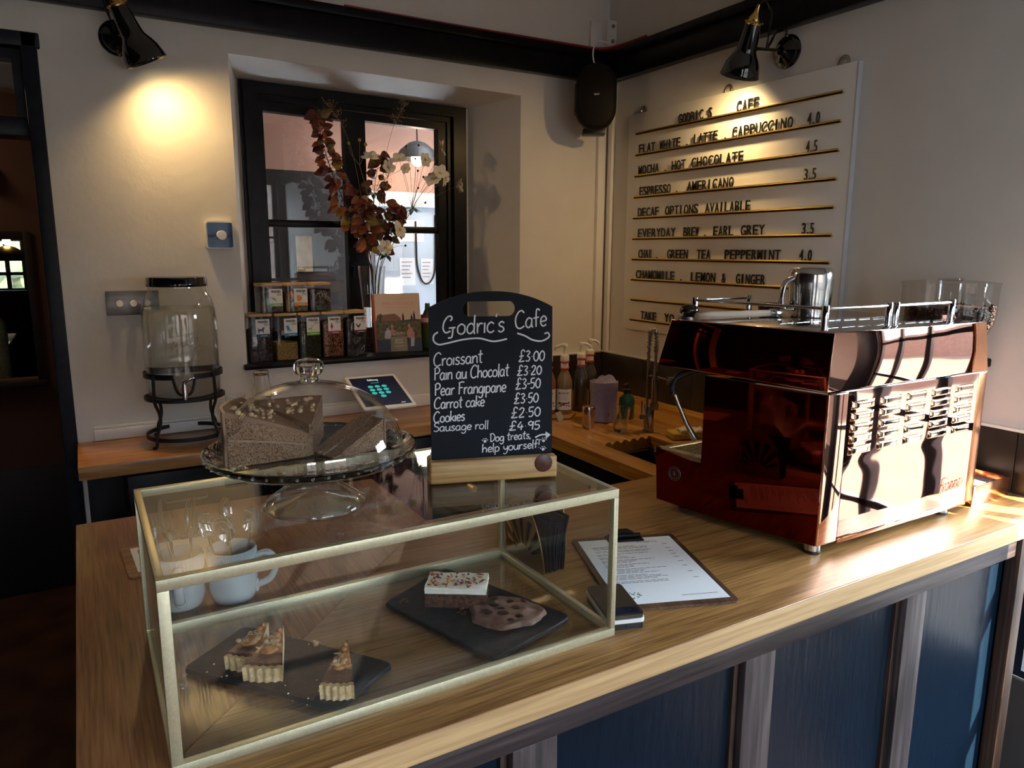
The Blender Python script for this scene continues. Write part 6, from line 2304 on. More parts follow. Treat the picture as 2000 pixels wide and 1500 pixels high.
def anemone(label, base_pts, node, heads, seeds, seed):
    """Stem up to a leafy node from which thin stalks carry flowers and seed heads."""
    o = Vector(base_pts[0])
    t = thing('anemone', label, 'flower', tuple(o), group='white anemones in the vase')
    rnd = random.Random(seed)
    m = MB()
    m.tube([p - o for p in spline(list(base_pts) + [node], 8)], 0.0016, 7)
    nd_ = Vector(node) - o
    for k, (p, f, r) in enumerate(heads):
        q = Vector(p) - o
        mid = nd_.lerp(q, 0.5) + Vector((rnd.uniform(-.012, .012), 0, rnd.uniform(0, .015)))
        m.tube(spline([nd_, mid, q], 8), 0.0009, 6)
    for p in seeds:
        q = Vector(p) - o
        mid = nd_.lerp(q, 0.55) + Vector((rnd.uniform(-.012, .012), rnd.uniform(-.01, .01), rnd.uniform(-.005, .012)))
        m.tube(spline([nd_, mid, q], 8), 0.0007, 6)
    obj('stem', m, STEMG, t, 60)
    for k, (p, f, r) in enumerate(heads):
        flower(t, Vector(p) - o, f, r, seed * 10 + k)
    if seeds:
        m = MB()
        for p in seeds:
            m.ball(Vector(p) - o, 0.0046)
        sh = obj('seed_heads', m, SEED, t, 60)
        sh['kind'] = 'stuff'
    m = MB()
    for k in range(7):
        a = k * 0.95 + seed
        d = Vector((math.cos(a), math.sin(a) * 0.6, rnd.uniform(-.5, .4)))
        leaf(m, nd_, d, Vector((0, -.4, 1)), rnd.uniform(0.026, 0.042), 0.0095, 0.35)
    lv = obj('leaves', m, GREENL, t, 0, False)
    lv['kind'] = 'stuff'
b0 = (VX + 0.012, VY - 0.004, vz)
anemone('spray of white anemones fanning out at the upper right of the vase', [b0, (VX + 0.03, 2.88, 1.50), (1.13, 2.875, 1.62)], (1.205, 2.87, 1.748),
        [((1.335, 2.86, 1.995), (0.9, -0.55, 0.15), 0.036), ((1.318, 2.84, 1.893), (-0.2, -0.85, 0.45), 0.036), ((1.352, 2.86, 1.872), (0.75, -0.6, -0.2), 0.032), ((1.408, 2.85, 1.850), (0.95, -0.25, 0.05), 0.034), ((1.292, 2.85, 1.870), (-0.35, -0.7, 0.65), 0.036), ((1.262, 2.86, 1.945), (0.25, -0.95, 0.1), 0.030)],
        [(1.235, 2.86, 2.000), (1.180, 2.86, 1.992), (1.275, 2.85, 1.845), (1.230, 2.86, 1.832), (1.245, 2.84, 1.875), (1.230, 2.86, 1.900), (1.160, 2.86, 1.905), (1.265, 2.87, 1.775), (1.150, 2.86, 1.935), (1.215, 2.85, 1.945)], 2)
anemone('cluster of white anemones in the middle of the vase', [b0, (VX + 0.012, 2.885, 1.50), (1.04, 2.88, 1.68)], (1.045, 2.87, 1.80),
        [((1.030, 2.855, 1.940), (-0.1, -0.5, 0.85), 0.036), ((1.098, 2.85, 1.905), (0.3, -0.9, 0.2), 0.032), ((1.145, 2.85, 1.935), (-0.25, -0.6, 0.7), 0.036), ((1.170, 2.85, 1.905), (0.1, -0.95, -0.1), 0.022)],
        [(0.995, 2.87, 1.830), (1.100, 2.87, 1.85)], 3)
anemone('low white anemones hanging over the rim of the vase', [b0, (VX + 0.02, 2.86, 1.46)], (1.075, 2.84, 1.56),
        [((1.128, 2.82, 1.662), (0.25, -0.9, 0.35), 0.036), ((1.068, 2.82, 1.590), (-0.2, -0.85, 0.45), 0.033)], [(1.165, 2.85, 1.60)], 4)
# green budded umbel left of the middle
o = Vector((VX - 0.004, VY, vz))
t = thing('budded_stem', 'green stem with three round yellow buds beside the middle window bar', 'flower stem', tuple(o))
m = MB()
nd_ = Vector((0.985, 2.86, 1.905)) - o
m.tube([p - o for p in spline([tuple(o), (VX - 0.006, 2.88, 1.50), (1.03, 2.87, 1.72), (0.985, 2.86, 1.905)], 8)], 0.0018, 7)
buds = [(0.940, 2.85, 1.985), (0.985, 2.85, 2.000), (1.008, 2.85, 1.985)]
for q in buds:
    q = Vector(q) - o
    m.tube(spline([nd_, nd_.lerp(q, 0.5) + Vector((0.3 * (q.x - nd_.x), 0, 0.004)), q], 6), 0.0012, 6)
obj('stem', m, STEMG, t, 60)
for q in buds:
    m = MB()
    m.ball(Vector(q) - o, 0.0068)
    obj('bud', m, plain('yellow green bud', (0.28, 0.26, 0.05), 0.6), t, 60)
# dry grasses
STRAW = plain('straw', (0.40, 0.24, 0.10), 0.7)
def grass(label, pts, seed):
    rnd = random.Random(seed)
    P = spline(pts, 10)
    o = P[0]
    t = thing('grass_stem', label, 'grass stem', tuple(o), group='dry grasses in the vase')
    m = MB()
    P = [p - o for p in P]
    m.tube(P, [0.0011 * (1 - 0.6 * k / len(P)) for k in range(len(P))], 6)
    obj('stem', m, STRAW, t, 60)
    m = MB()
    n = len(P)
    for k in range(46):
        i = int(n * (0.78 + 0.21 * k / 46))
        p = P[min(i, n - 1)]
        d = Vector((rnd.uniform(-1, 1), rnd.uniform(-.5, .5), rnd.uniform(-0.2, 1.1))).normalized()
        L = rnd.uniform(0.012, 0.034)
        e = p + d * L
        m.tube([p, e], 0.0003, 4)
        m.ball(e, 0.0011, 0.0011, 0.0032, 5, 4)
    sp = obj('seed_plume', m, STRAW, t, 60)
    sp['kind'] = 'stuff'
grass('dry grass stem rising highest at the right of the vase', [(VX + 0.004, VY + 0.004, vz), (VX + 0.02, 2.90, 1.55), (1.09, 2.90, 1.85), (1.13, 2.89, 2.04), (1.195, 2.885, 2.165)], 5)
grass('dry grass stem arching to the upper left over the red branch', [(VX - 0.008, VY + 0.004, vz), (VX - 0.01, 2.89, 1.55), (0.985, 2.88, 1.85), (0.935, 2.87, 2.03), (0.865, 2.865, 2.125)], 6)
grass('short dry grass stem in front of the middle window bar', [(VX + 0.004, VY - 0.006, vz), (VX + 0.03, 2.87, 1.50), (1.075, 2.85, 1.72), (1.10, 2.845, 1.90)], 7)
# ------------------------------------------------------------------ syrups and sink things
PUMP = plain('ivory pump plastic', (0.78, 0.74, 0.64), 0.35)
def syrup(label, x, y, rz, liquid, emblem):
    t = thing('syrup_bottle', label, 'bottle', (x, y, CT), rz, 'syrup bottles with pumps')
    m = MB()
    m.lathe([(0.0, 0.0), (0.030, 0.0), (0.0325, 0.004), (0.0325, 0.115), (0.031, 0.130), (0.024, 0.150), (0.0165, 0.166), (0.0135, 0.178), (0.0125, 0.205), (0.0, 0.205)], 40)
    obj('bottle', m, liquid, t, 50)
    m = MB()
    m.lathe([(0.0130, 0.178), (0.0155, 0.179), (0.0150, 0.208), (0.0130, 0.209), (0.0130, 0.178)], 28)
    m.cur = 1
    for k, (za, zb) in enumerate(((0.178, 0.184), (0.204, 0.2095))):
        m.tube([(0.0153 * math.cos(a), 0.0153 * math.sin(a), za + 0.0035 + (0.0035) * math.sin(a)) for a in [2 * PI * q / 24 for q in range(24)]], 0.0042, 6, closed=True)
    obj('neck_band', m, [plain('white neck band', (0.72, 0.68, 0.62), 0.5), plain('red neck band', (0.50, 0.02, 0.02), 0.5)], t, 50)
    m = MB()
    a0, a1 = R(-90 - 62), R(-90 + 62)
    m.lathe([(0.0329, 0.018), (0.0329, 0.100)], 24, (0, 0, 0), a0, a1)
    m.cur = 1
    for k in range(26):
        rnd = random.Random(k + emblem)
        a = R(-90) + rnd.uniform(-0.75, 0.75)
        m.ball((0.0330 * math.cos(a), 0.0330 * math.sin(a), rnd.uniform(0.032, 0.048)), 0.0034, 0.0010, 0.0028, 7, 5)
    m.cur = 2
    w = 0.042
    for i, ch in enumerate('MONIN'):
        a = R(-90) + (-w / 2 + w * (i + 0.5) / 5) / 0.0331
        c = Vector((0.0331 * math.cos(a), 0.0331 * math.sin(a), 0.080))
        ux = Vector((-math.sin(a), math.cos(a), 0))
        put_text(m, ch, c, ux, (0, 0, 1), 0.0065 if ch != 'I' else 0.0022, 0.0085, 0.03, 0.0, True)
    for q in range(3):
        for i in range(7):
            a = R(-90) + (-0.012 + 0.004 * i) / 0.0331
            m.box(0.0331 * math.cos(a) - 0.0012, 0.0331 * math.sin(a) - 0.0002, 0.070 - 0.006 * q, 0.0331 * math.cos(a) + 0.0012, 0.0331 * math.sin(a), 0.0712 - 0.006 * q)
    obj('label', m, [LABEL, plain('label picture', (0.05 + 0.1 * (emblem % 2), 0.022, 0.03), 0.6), INK], t, 50, False)
    m = MB()
    m.lathe([(0.0, 0.206), (0.0170, 0.206), (0.0175, 0.208), (0.0175, 0.226), (0.016, 0.230), (0.007, 0.234), (0.0055, 0.238), (0.0055, 0.262), (0.0, 0.262)], 28)
    obj('pump_collar', m, PUMP, t, 45)
    m = MB()
    m.tube(spline([(0.006, 0, 0.266), (0.0, 0, 0.270), (-0.018, 0, 0.268), (-0.034, 0, 0.260), (-0.038, 0, 0.250)], 5), [0.0075] * 5 + [0.006] * 16, 12)
    m.lathe([(0.0, 0.262), (0.0105, 0.262), (0.0115, 0.268), (0.0100, 0.274), (0.0, 0.275)], 20)
    obj('pump_head', m, PUMP, t, 60)
    return t
SY1 = plain('pale syrup bottle', (0.22, 0.155, 0.075), 0.06, coat=1.0)
SY2 = plain('dark syrup bottle', (0.045, 0.034, 0.026), 0.06, coat=1.0)
syrup('pale syrup bottle with a white pump, second from the left by the splashback', 1.615, 2.345, R(-38), SY1, 1)
syrup('dark syrup bottle with a white pump turned right, next to the lilac bin', 1.702, 2.355, R(152), SY2, 4)
syrup('syrup bottle with a white pump half hidden behind the lilac bin', 1.800, 2.430, R(160), SY2, 7)
syrup('amber syrup bottle mostly hidden behind the chalkboard', 1.556, 2.372, R(-30), plain('amber syrup bottle', (0.30, 0.12, 0.03), 0.06, coat=1.0), 9)
# lilac fabric bin
t = thing('lilac_bin', 'lilac cylindrical canister with a crumpled cloth in its open top', 'canister', (1.668, 2.160, CT))
LIL = noisy('lilac fabric', (0.24, 0.20, 0.31), (0.30, 0.255, 0.38), 70, 0.8, bumps=0.2)
m = MB()
m.lathe([(0.0, 0.002), (0.043, 0.002), (0.0465, 0.004), (0.049, 0.06), (0.0505, 0.115), (0.0525, 0.117), (0.053, 0.142), (0.0535, 0.152), (0.0505, 0.153), (0.049, 0.14), (0.045, 0.01), (0.0, 0.006)], 48)
obj('body', m, LIL, t, 50)
m = MB()
m.ball((-0.012, -0.0488, 0.033), 0.0025, 0.0018, 0.008, 8, 6)
obj('emblem', m, plain('dark emblem', (0.10, 0.07, 0.13), 0.6), t)
m = MB()
rnd = random.Random(6)
def cl(u, v):
    a = 2 * PI * v
    r = 0.043 * u
    z = 0.150 + 0.018 * (1 - u * u) + 0.010 * math.sin(3 * a + 5 * u) * u * (1 - u) * 3 + 0.006 * math.sin(7 * a + 9 * u) * u * (1.0 - u) * 3
    return (0.006 + r * math.cos(a), r * math.sin(a), z)
m.grid(cl, 12, 36)
bmesh.ops.remove_doubles(m.bm, verts=m.bm.verts, dist=1e-5)
obj('lining', m, LIL, t, 80)
# shaker
t = thing('shaker', 'small stainless shaker with a copper toned lid on the drainer', 'shaker', (1.556, 2.100, CT))
m = MB()
m.lathe([(0.0, 0.0), (0.0215, 0.0), (0.0225, 0.002), (0.0225, 0.062), (0.0, 0.062)], 36)
obj('body', m, noisy('shaker steel', (0.50, 0.46, 0.40), (0.60, 0.56, 0.50), 60, 0.26, metal=1.0), t, 40)
m = MB()
m.lathe([(0.0235, 0.0622), (0.0238, 0.076), (0.0225, 0.079), (0.0, 0.080), (0.0, 0.0622), (0.0235, 0.0622)], 36)
obj('lid', m, plain('warm steel lid', (0.78, 0.56, 0.40), 0.20, 1.0), t, 40)
# small card stand by the syrups
m = MB()
m.T = Matrix.Translation((1.532, 2.235, CT)) @ Matrix.Rotation(R(25), 4, 'Z') @ Matrix.Rotation(R(-30), 4, 'X')
m.box(-0.02, 0.0, 0.001, 0.02, 0.004, 0.036, 0.001)
tag(obj('price_card', m, plain('grey card holder', (0.40, 0.36, 0.30), 0.3)), 'small grey card leaning in front of the syrup bottles', 'card')
cable('charger_cable', [(1.44, 2.20, CT + 0.003), (1.50, 2.26, CT + 0.004), (1.56, 2.235, CT + 0.003), (1.60, 2.26, CT + 0.004), (1.64, 2.30, CT + 0.003)], 0.0022, BLACK_PLASTIC, 'thin black cable lying on the worktop in front of the syrup bottles')
tumbler('clear faceted tumbler on the drainer beside the spring tap', (1.615, 1.990, CT + 0.0008), None, False, 0.086, 0.024, 0.034)
# green soap bottle
t = thing('soap_bottle', 'green soap bottle with a black pump behind the tumbler', 'bottle', (1.772, 2.150, CT))
m = MB()
m.lathe([(0.0, 0.0), (0.028, 0.0), (0.030, 0.003), (0.030, 0.066), (0.027, 0.080), (0.016, 0.092), (0.012, 0.098), (0.0, 0.098)], 32)
obj('bottle', m, plain('green soap', (0.006, 0.075, 0.030), 0.08, coat=1.0), t, 50)
m = MB()
m.lathe([(0.0, 0.0985), (0.014, 0.0985), (0.014, 0.112), (0.006, 0.116), (0.005, 0.130), (0.0, 0.130)], 24)
m.tube([(0.004, 0, 0.132), (-0.012, -0.006, 0.133), (-0.026, -0.012, 0.128)], 0.0055, 10)
obj('pump', m, BLACK_PLASTIC, t, 50)

# spring neck tap
t = thing('kitchen_tap', 'tall brushed steel spring neck tap at the sink', 'tap', (1.708, 1.948, CT))
BST = plain('brushed tap steel', (0.42, 0.37, 0.31), 0.22, 1.0)
m = MB()
m.lathe([(0.0, 0.0), (0.0205, 0.0), (0.0205, 0.004), (0.018, 0.006), (0.018, 0.088), (0.0165, 0.092), (0.0, 0.092)], 28)
obj('base', m, BST, t, 40)
m = MB()
m.cyl((-0.014, -0.004, 0.055), (-0.048, -0.016, 0.060), 0.0085, None, 16)
m.cyl((-0.046, -0.015, 0.058), (-0.046, -0.014, 0.118), 0.0028, None, 10)
obj('lever', m, BST, t, 40)
m = MB()
m.cyl((-0.007, 0.004, 0.09), (-0.007, 0.004, 0.36), 0.0048, None, 12)
obj('riser', m, BST, t, 40)
m = MB()
pts = []
path = spline([(-0.007, 0.004, 0.25), (-0.007, 0.004, 0.31), (-0.006, 0.0, 0.345), (0.0, -0.008, 0.365), (0.006, -0.014, 0.352), (0.008, -0.016, 0.325), (0.008, -0.016, 0.30)], 30)
acc = 0
for k, p in enumerate(path):
    a = k * 0.62
    nx = path[min(k + 1, len(path) - 1)] - path[max(k - 1, 0)]
    nx.normalize()
    e1 = Vector((0.8, 0.6, 0)).cross(nx).normalized()
    e2 = nx.cross(e1)
    pts.append(p + (e1 * math.cos(a) + e2 * math.sin(a)) * 0.0085)
m.tube(pts, 0.0013, 6)
m.tube(path, 0.0052, 8)
obj('spring_hose', m, BST, t, 60)
m = MB()
m.cyl((0.008, -0.016, 0.30), (0.008, -0.016, 0.212), 0.0055, None, 14)
m.cyl((0.008, -0.016, 0.305), (0.008, -0.016, 0.285), 0.0085, None, 16)
m.cyl((0.008, -0.016, 0.222), (0.008, -0.016, 0.19), 0.0085, None, 16)
m.cyl((0.008, -0.016, 0.19), (0.008, -0.016, 0.105), 0.0125, 0.0115, 20)
m.cyl((0.008, -0.016, 0.105), (0.008, -0.016, 0.080), 0.0160, None, 20)
obj('spray_head', m, BST, t, 40)
m = MB()
m.cyl((-0.007, 0.004, 0.200), (0.010, -0.014, 0.200), 0.0035, None, 10)
m.tube([(0.008, -0.016, 0.200), (0.03, -0.03, 0.192), (0.046, -0.040, 0.186)], 0.0032, 8)
m.T = Matrix.Translation((0.050, -0.043, 0.184)) @ Matrix.Rotation(R(-40), 4, 'Z')
m.box(-0.010, -0.003, -0.014, 0.010, 0.003, 0.014, 0.001)
obj('spray_bracket', m, BST, t, 40)
# sponge and cloth
m = MB()
m.T = Matrix.Translation((1.752, 1.812, CT + 0.0005)) @ Matrix.Rotation(R(-20), 4, 'Z')
m.box(-0.055, -0.035, 0.0, 0.055, 0.035, 0.024, 0.006, 3)
tag(obj('sponge', m, noisy('yellow sponge', (0.42, 0.25, 0.03), (0.58, 0.38, 0.07), 200, 0.9, bumps=0.6)), 'yellow sponge beside the sink behind the drip tray', 'sponge')
m = MB()
def cloth(u, v):
    return (-0.045 + 0.09 * u, -0.03 + 0.06 * v, 0.006 + 0.004 * math.sin(9 * u + 4 * v) + 0.003 * math.sin(13 * v))
g = m.grid(cloth, 16, 12)
g2 = m.grid(lambda u, v: (cloth(u, v)[0], cloth(u, v)[1], 0.0), 16, 12)
for i in range(16):
    m.f([g[i][0], g[i + 1][0], g2[i + 1][0], g2[i][0]])
    m.f([g[i + 1][12], g[i][12], g2[i][12], g2[i + 1][12]])
for j in range(12):
    m.f([g[0][j + 1], g[0][j], g2[0][j], g2[0][j + 1]])
    m.f([g[16][j], g[16][j + 1], g2[16][j + 1], g2[16][j]])
o = obj('dishcloth', m, noisy('cream cloth', (0.58, 0.48, 0.36), (0.70, 0.60, 0.48), 300, 0.95), None, 60)
o.location = (1.770, 1.800, CT + 0.0250)
o.rotation_euler = (0, 0, R(-25))
tag(o, 'folded cream cloth lying on the yellow sponge', 'cloth')
# ------------------------------------------------------------------ espresso machine
def copper(name, col, rough, wob):
    m, nt, b = newmat(name)
    b.inputs['Base Color'].default_value = (*col, 1)
    b.inputs['Metallic'].default_value = 1.0
    b.inputs['Roughness'].default_value = rough
    v = coords(nt)
    n = nd(nt, 'ShaderNodeTexNoise')
    n.inputs['Scale'].default_value = 7.0
    n.inputs['Detail'].default_value = 1.0
    nt.links.new(v, n.inputs['Vector'])
    bump(nt, b, n.outputs['Fac'], wob, 0.012)
    return m
COPPER = copper('polished copper', (0.88, 0.47, 0.34), 0.035, 0.16)
COPPER_FLAT = copper('polished copper strip', (0.90, 0.48, 0.33), 0.05, 0.05)
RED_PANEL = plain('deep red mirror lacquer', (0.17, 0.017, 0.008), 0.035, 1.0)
BROWN_COPPER = plain('dull copper strip', (0.46, 0.19, 0.08), 0.22, 1.0)
MX0, MX1, MYB, MYF = 1.284, 1.872, 0.928, 1.207
OX, OY = 1.58, 1.13
t = thing('espresso_machine', 'large polished copper espresso machine standing on the front counter', 'coffee machine', (OX, OY, CT))
def L(m):
    m.T = Matrix.Translation((-OX, -OY, -CT))
    return m
def LS(m):
    """Frame of the flaring left side: y runs along it away from the back, x points into the machine."""
    m.T = Matrix.Translation((-OX, -OY, -CT)) @ Matrix.Translation((1.284, 0.925, 0)) @ Matrix.Rotation(math.atan2(0.205, 0.979), 4, 'Z')
    return m
ZB = 0.974
m = L(MB())
m.plate([(1.292, 0.934), (MX1 - 0.006, 0.934), (MX1 - 0.006, 1.205), (1.236, 1.205)], [], ZB + 0.006, 1.296, 'z')
m.plate([(1.236, 1.205), (MX1 - 0.006, 1.205), (MX1 - 0.006, 1.334), (1.209, 1.334)], [], ZB + 0.006, 1.080, 'z')
obj('carcass', m, BLACK_SATIN, t)
m = LS(MB())
m.plate([(0.004, ZB), (0.288, ZB - 0.004), (0.288, 1.298), (0.004, 1.298)], [], -0.002, 0.004, 'x')
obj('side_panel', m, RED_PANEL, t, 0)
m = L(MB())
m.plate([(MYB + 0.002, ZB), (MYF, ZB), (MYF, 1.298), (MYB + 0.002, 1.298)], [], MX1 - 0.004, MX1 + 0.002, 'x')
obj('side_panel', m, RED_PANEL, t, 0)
# copper corner posts and the louvred back
m = L(MB())
m.box(MX0 - 0.002, MYB - 0.004, ZB, MX0 + 0.062, MYB + 0.003, 1.298, 0.0025, 3)
obj('corner_strip', m, COPPER_FLAT, t)
m = L(MB())
m.box(1.838, MYB - 0.003, ZB, MX1 + 0.002, MYB + 0.003, 1.298, 0.002)
obj('corner_strip', m, BROWN_COPPER, t)
m = L(MB())
bx0, bx1, bz0, bz1 = MX0 + 0.0635, 1.8365, ZB, 1.298
cols = [1.3955 + 0.0952 * k for k in range(5)]
rows = [1.2680 - 0.0245 * k for k in range(5)]
def back(u, v):
    x = bx0 + (bx1 - bx0) * u
    z = bz0 + (bz1 - bz0) * v
    # the pressed panel is slightly drawn in around the louvre field
    dx = max(abs(x - 1.585) - 0.21, 0)
    dz = max(abs(z - 1.219) - 0.055, 0)
    d = math.exp(-((dx / 0.02) ** 2 + (dz / 0.025) ** 2))
    return (x, MYB - 0.003 - 0.0015 * d, z)
g = m.grid(back, 60, 40)
for i in range(60):
    pass
obj('back_panel', m, COPPER, t, 60)
LV = copper('polished louvre', (0.93, 0.62, 0.42), 0.05, 0.0)
for cx in cols:
    for cz in rows:
        m = L(MB())
        w, h, p = 0.0375, 0.0088, 0.0052
        def lv(u, v):
            a = (u - 0.5) * 2
            b_ = (v - 0.5) * 2
            ex = max(0.0, 1 - abs(a) ** 8)
            lip = max(0.0, 1 - abs(b_) ** 6)
            return (cx + w * a, MYB - 0.0048 - p * ex * lip * (0.90 - 0.10 * b_), cz + h * b_)
        m.grid(lv, 24, 12)
        obj('louvre', m, LV, t, 70)
m = L(MB())
zt = MYB - 0.0052
to3 = lambda u, v: (u, zt, v)
hand(m, 'Fracino', (1.722, 1.016), (1.812, 1.022), 0.034, 0.0018, to3, (0, -1, 0), 0.3)
obj('embossed_script', m, COPPER_FLAT, t, 60)
m = L(MB())
m.box(MX0 + 0.0635, MYB - 0.0055, ZB - 0.004, 1.8368, MYB + 0.002, ZB + 0.008, 0.001)
obj('bottom_strip', m, COPPER_FLAT, t)
# hood: a hipped box with a sloping barista side
m = L(MB())
Y0h = MYB - 0.003
bt = [(1.276, Y0h, 1.302), (1.870, Y0h, 1.302), (1.870, 1.338, 1.310), (1.194, 1.338, 1.310)]
tp = [(1.285, Y0h, 1.423), (1.836, Y0h, 1.421), (1.836, 1.308, 1.421), (1.205, 1.308, 1.424)]
B = [m.v(p) for p in bt]
T_ = [m.v(p) for p in tp]
m.cur = 0
m.f([B[3], B[2], B[1], B[0]])
m.f([B[0], B[1], T_[1], T_[0]])
m.f([B[1], B[2], T_[2], T_[1]])
m.f([B[2], B[3], T_[3], T_[2]])
m.cur = 1
m.f([B[3], B[0], T_[0], T_[3]])
m.cur = 2
m.f([T_[0], T_[1], T_[2], T_[3]])
bmesh.ops.recalc_face_normals(m.bm, faces=m.bm.faces)
bmesh.ops.bevel(m.bm, geom=list(m.bm.edges), offset=0.0025, segments=2, affect='EDGES', profile=0.5)
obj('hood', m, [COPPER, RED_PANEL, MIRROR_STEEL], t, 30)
m = L(MB())
m.plate([(1.800, 1.302), (1.8685, 1.302), (1.8372, 1.4205), (1.790, 1.4205), (1.800, 1.39), (1.806, 1.35)], [], Y0h - 0.0022, Y0h - 0.0004, 'y')
obj('hood_end_strip', m, BROWN_COPPER, t, 0)
m = L(MB())
m.plate([(1.277, MYB - 0.004), (1.870, MYB - 0.004), (1.870, 1.206), (1.223, 1.206)], [], 1.2985, 1.3015, 'z')
obj('chrome_seam', m, CHROME, t)
# cup tray vents and gallery rail
m = L(MB())
for k in range(17):
    x = 1.335 + 0.028 * k
    m.box(x, 0.985 + 0.004 * (k % 2), 1.4228, x + 0.020, 0.988 + 0.004 * (k % 2), 1.4236)
    m.box(x, 1.10 + 0.004 * (k % 2), 1.4230, x + 0.020, 1.103 + 0.004 * (k % 2), 1.4238)
v = obj('vent_slots', m, plain('bright slot edge', (0.9, 0.9, 0.9), 0.15, 1.0), t)
v['kind'] = 'stuff'
def post(x, y, z=1.420):
    m = L(MB())
    m.lathe([(0.0, 0.0), (0.0075, 0.0), (0.0075, 0.052), (0.0065, 0.054), (0.0, 0.054)], 18, (x, y, z))
    obj('rail_post', m, CHROME, t, 40)
PO = [(1.307, 0.967), (1.513, 0.962), (1.538, 0.962), (1.748, 0.958), (1.262, 1.292), (1.455, 1.300)]
for p in PO:
    post(*p)
for a, b_ in ((0, 1), (2, 3), (0, 4), (4, 5)):
    m = L(MB())
    m.cyl((*PO[a], 1.4675), (*PO[b_], 1.4675), 0.0036, None, 10)
    obj('gallery_rail', m, CHROME, t, 40)
# feet
for x, y in ((1.303, 0.951), (1.780, 0.951), (1.268, 1.296), (1.83, 1.30)):
    m = L(MB())
    m.lathe([(0.0, 0.0), (0.0185, 0.0), (0.0185, 0.005), (0.0175, 0.006)], 28, (x, y, CT))
    m.cur = 1
    m.lathe([(0.0168, 0.005), (0.0175, 0.030), (0.0, 0.030)], 28, (x, y, CT))
    obj('foot', m, [BLACK_PLASTIC, STEEL], t, 40)
# drip tray with its grid
m = LS(MB())
m.plate([(0.2885, ZB - 0.004), (0.410, ZB), (0.418, 1.106), (0.2885, 1.088)], [], -0.002, 0.004, 'x')
dt = obj('drip_tray', m, RED_PANEL, t, 0)
m = L(MB())
zt = 1.104
side = lambda y: 1.284 - 0.2094 * (y - 0.925)
m.plate([(side(1.208) - 0.002, 1.208), (side(1.338) - 0.002, 1.338), (side(1.338) + 0.022, 1.338), (side(1.208) + 0.022, 1.208)], [], zt - 0.012, zt, 'z')
m.box(1.225, 1.315, zt - 0.010, MX1, 1.338, zt - 0.0005, 0.0015)
m.box(1.250, 1.208, zt - 0.010, MX1, 1.220, zt - 0.0005, 0.0015)
obj('tray_rim', m, STEEL, dt)
m = L(MB())
for k in range(9):
    y = 1.2235 + 0.0102 * k
    m.box(side(y) + 0.022, y, zt - 0.007, MX1 - 0.01, y + 0.0045, zt - 0.002)
gd = obj('tray_grid', m, STEEL, dt)
m = LS(MB())
m.T = m.T @ Matrix.Translation((-0.0024, 0.360, 1.050)) @ Matrix.Rotation(R(-90), 4, 'Y')
for r in (0.017, 0.0125):
    m.tube([(r * math.cos(a), r * math.sin(a), 0.0003) for a in [2 * PI * q / 36 for q in range(36)]], 0.0007, 5, closed=True)
for a in (0, 60, 120):
    c, s = math.cos(R(a)) * 0.008, math.sin(R(a)) * 0.008
    m.tube([(-c, -s, 0.0003), (c, s, 0.0003)], 0.0007, 5)
obj('badge', m, plain('grey badge', (0.16, 0.15, 0.15), 0.4, 0.6), dt, 60)
# front working side: panel, group heads, steam wand
m = L(MB())
m.box(1.240, MYF - 0.003, 1.085, MX1 - 0.006, MYF + 0.001, 1.300)
obj('front_panel', m, STEEL, t)
for x in (1.47, 1.70):
    m = L(MB())
    m.cyl((x, 1.27, 1.302), (x, 1.27, 1.255), 0.036, None, 28)
    gh = obj('group_head', m, CHROME, t, 40)
    m = L(MB())
    m.cyl((x, 1.27, 1.254), (x, 1.27, 1.225), 0.033, None, 28)
    m.cyl((x, 1.30, 1.240), (x - 0.002, 1.39, 1.228), 0.008, 0.013, 14)
    obj('portafilter', m, plain('portafilter', (0.05, 0.05, 0.05), 0.2, 0.7), gh, 40)
m = L(MB())
m.tube([(1.219, 1.306, 1.250), (1.228, 1.294, 1.215), (1.242, 1.279, 1.170), (1.256, 1.260, 1.132)], [0.0050, 0.0050, 0.0055, 0.0085], 12)
w = obj('steam_wand', m, NICKEL, t, 50)
m = L(MB())
m.tube(spline([(1.262, 1.262, 1.304), (1.243, 1.280, 1.297), (1.224, 1.300, 1.282), (1.217, 1.307, 1.262), (1.219, 1.306, 1.240)], 5), 0.0095, 12)
for k in range(5):
    m.ball((1.2175, 1.3065, 1.268 - 0.006 * k), 0.0108, 0.0108, 0.002, 12, 5)
obj('wand_grip', m, BLACK_PLASTIC, w, 50)

# ------------------------------------------------------------------ things on the cup tray
t = thing('milk_jug', 'steel milk jug turned upside down on top of the coffee machine', 'jug', (1.562, 1.203, 1.4222), R(165))
m = MB()
m.lathe([(0.0445, 0.0), (0.0475, 0.002), (0.049, 0.02), (0.0505, 0.05), (0.0525, 0.085), (0.053, 0.104), (0.0505, 0.116), (0.044, 0.121), (0.0, 0.121)], 48)
obj('body', m, noisy('worn polished steel', (0.60, 0.60, 0.58), (0.70, 0.70, 0.68), 40, 0.14, metal=1.0), t, 50)
m = MB()
m.tube(spline([(0.050, 0, 0.020), (0.075, 0, 0.022), (0.082, 0, 0.045), (0.075, 0, 0.082), (0.052, 0, 0.096)], 6), 0.006, 12, flat=((0, 1, 0), 1.5))
obj('handle', m, MIRROR_STEEL, t, 60)
t = thing('cleaning_brush', 'wooden handled round brush lying on top of the coffee machine', 'brush', (1.222, 1.244, 1.4340))
e = Vector((0.300, -0.022, 0.0))
d = e.normalized()
m = MB()
m.tube([d * 0.0, d * 0.004, d * 0.03, d * 0.15, d * 0.225], [0.006, 0.0095, 0.0098, 0.0088, 0.0080], 14)
obj('handle', m, wood('worn pale wood', (0.30, 0.20, 0.13), (0.48, 0.36, 0.26), (0.60, 0.48, 0.36), 'X', 0.7), t, 50)
m = MB()
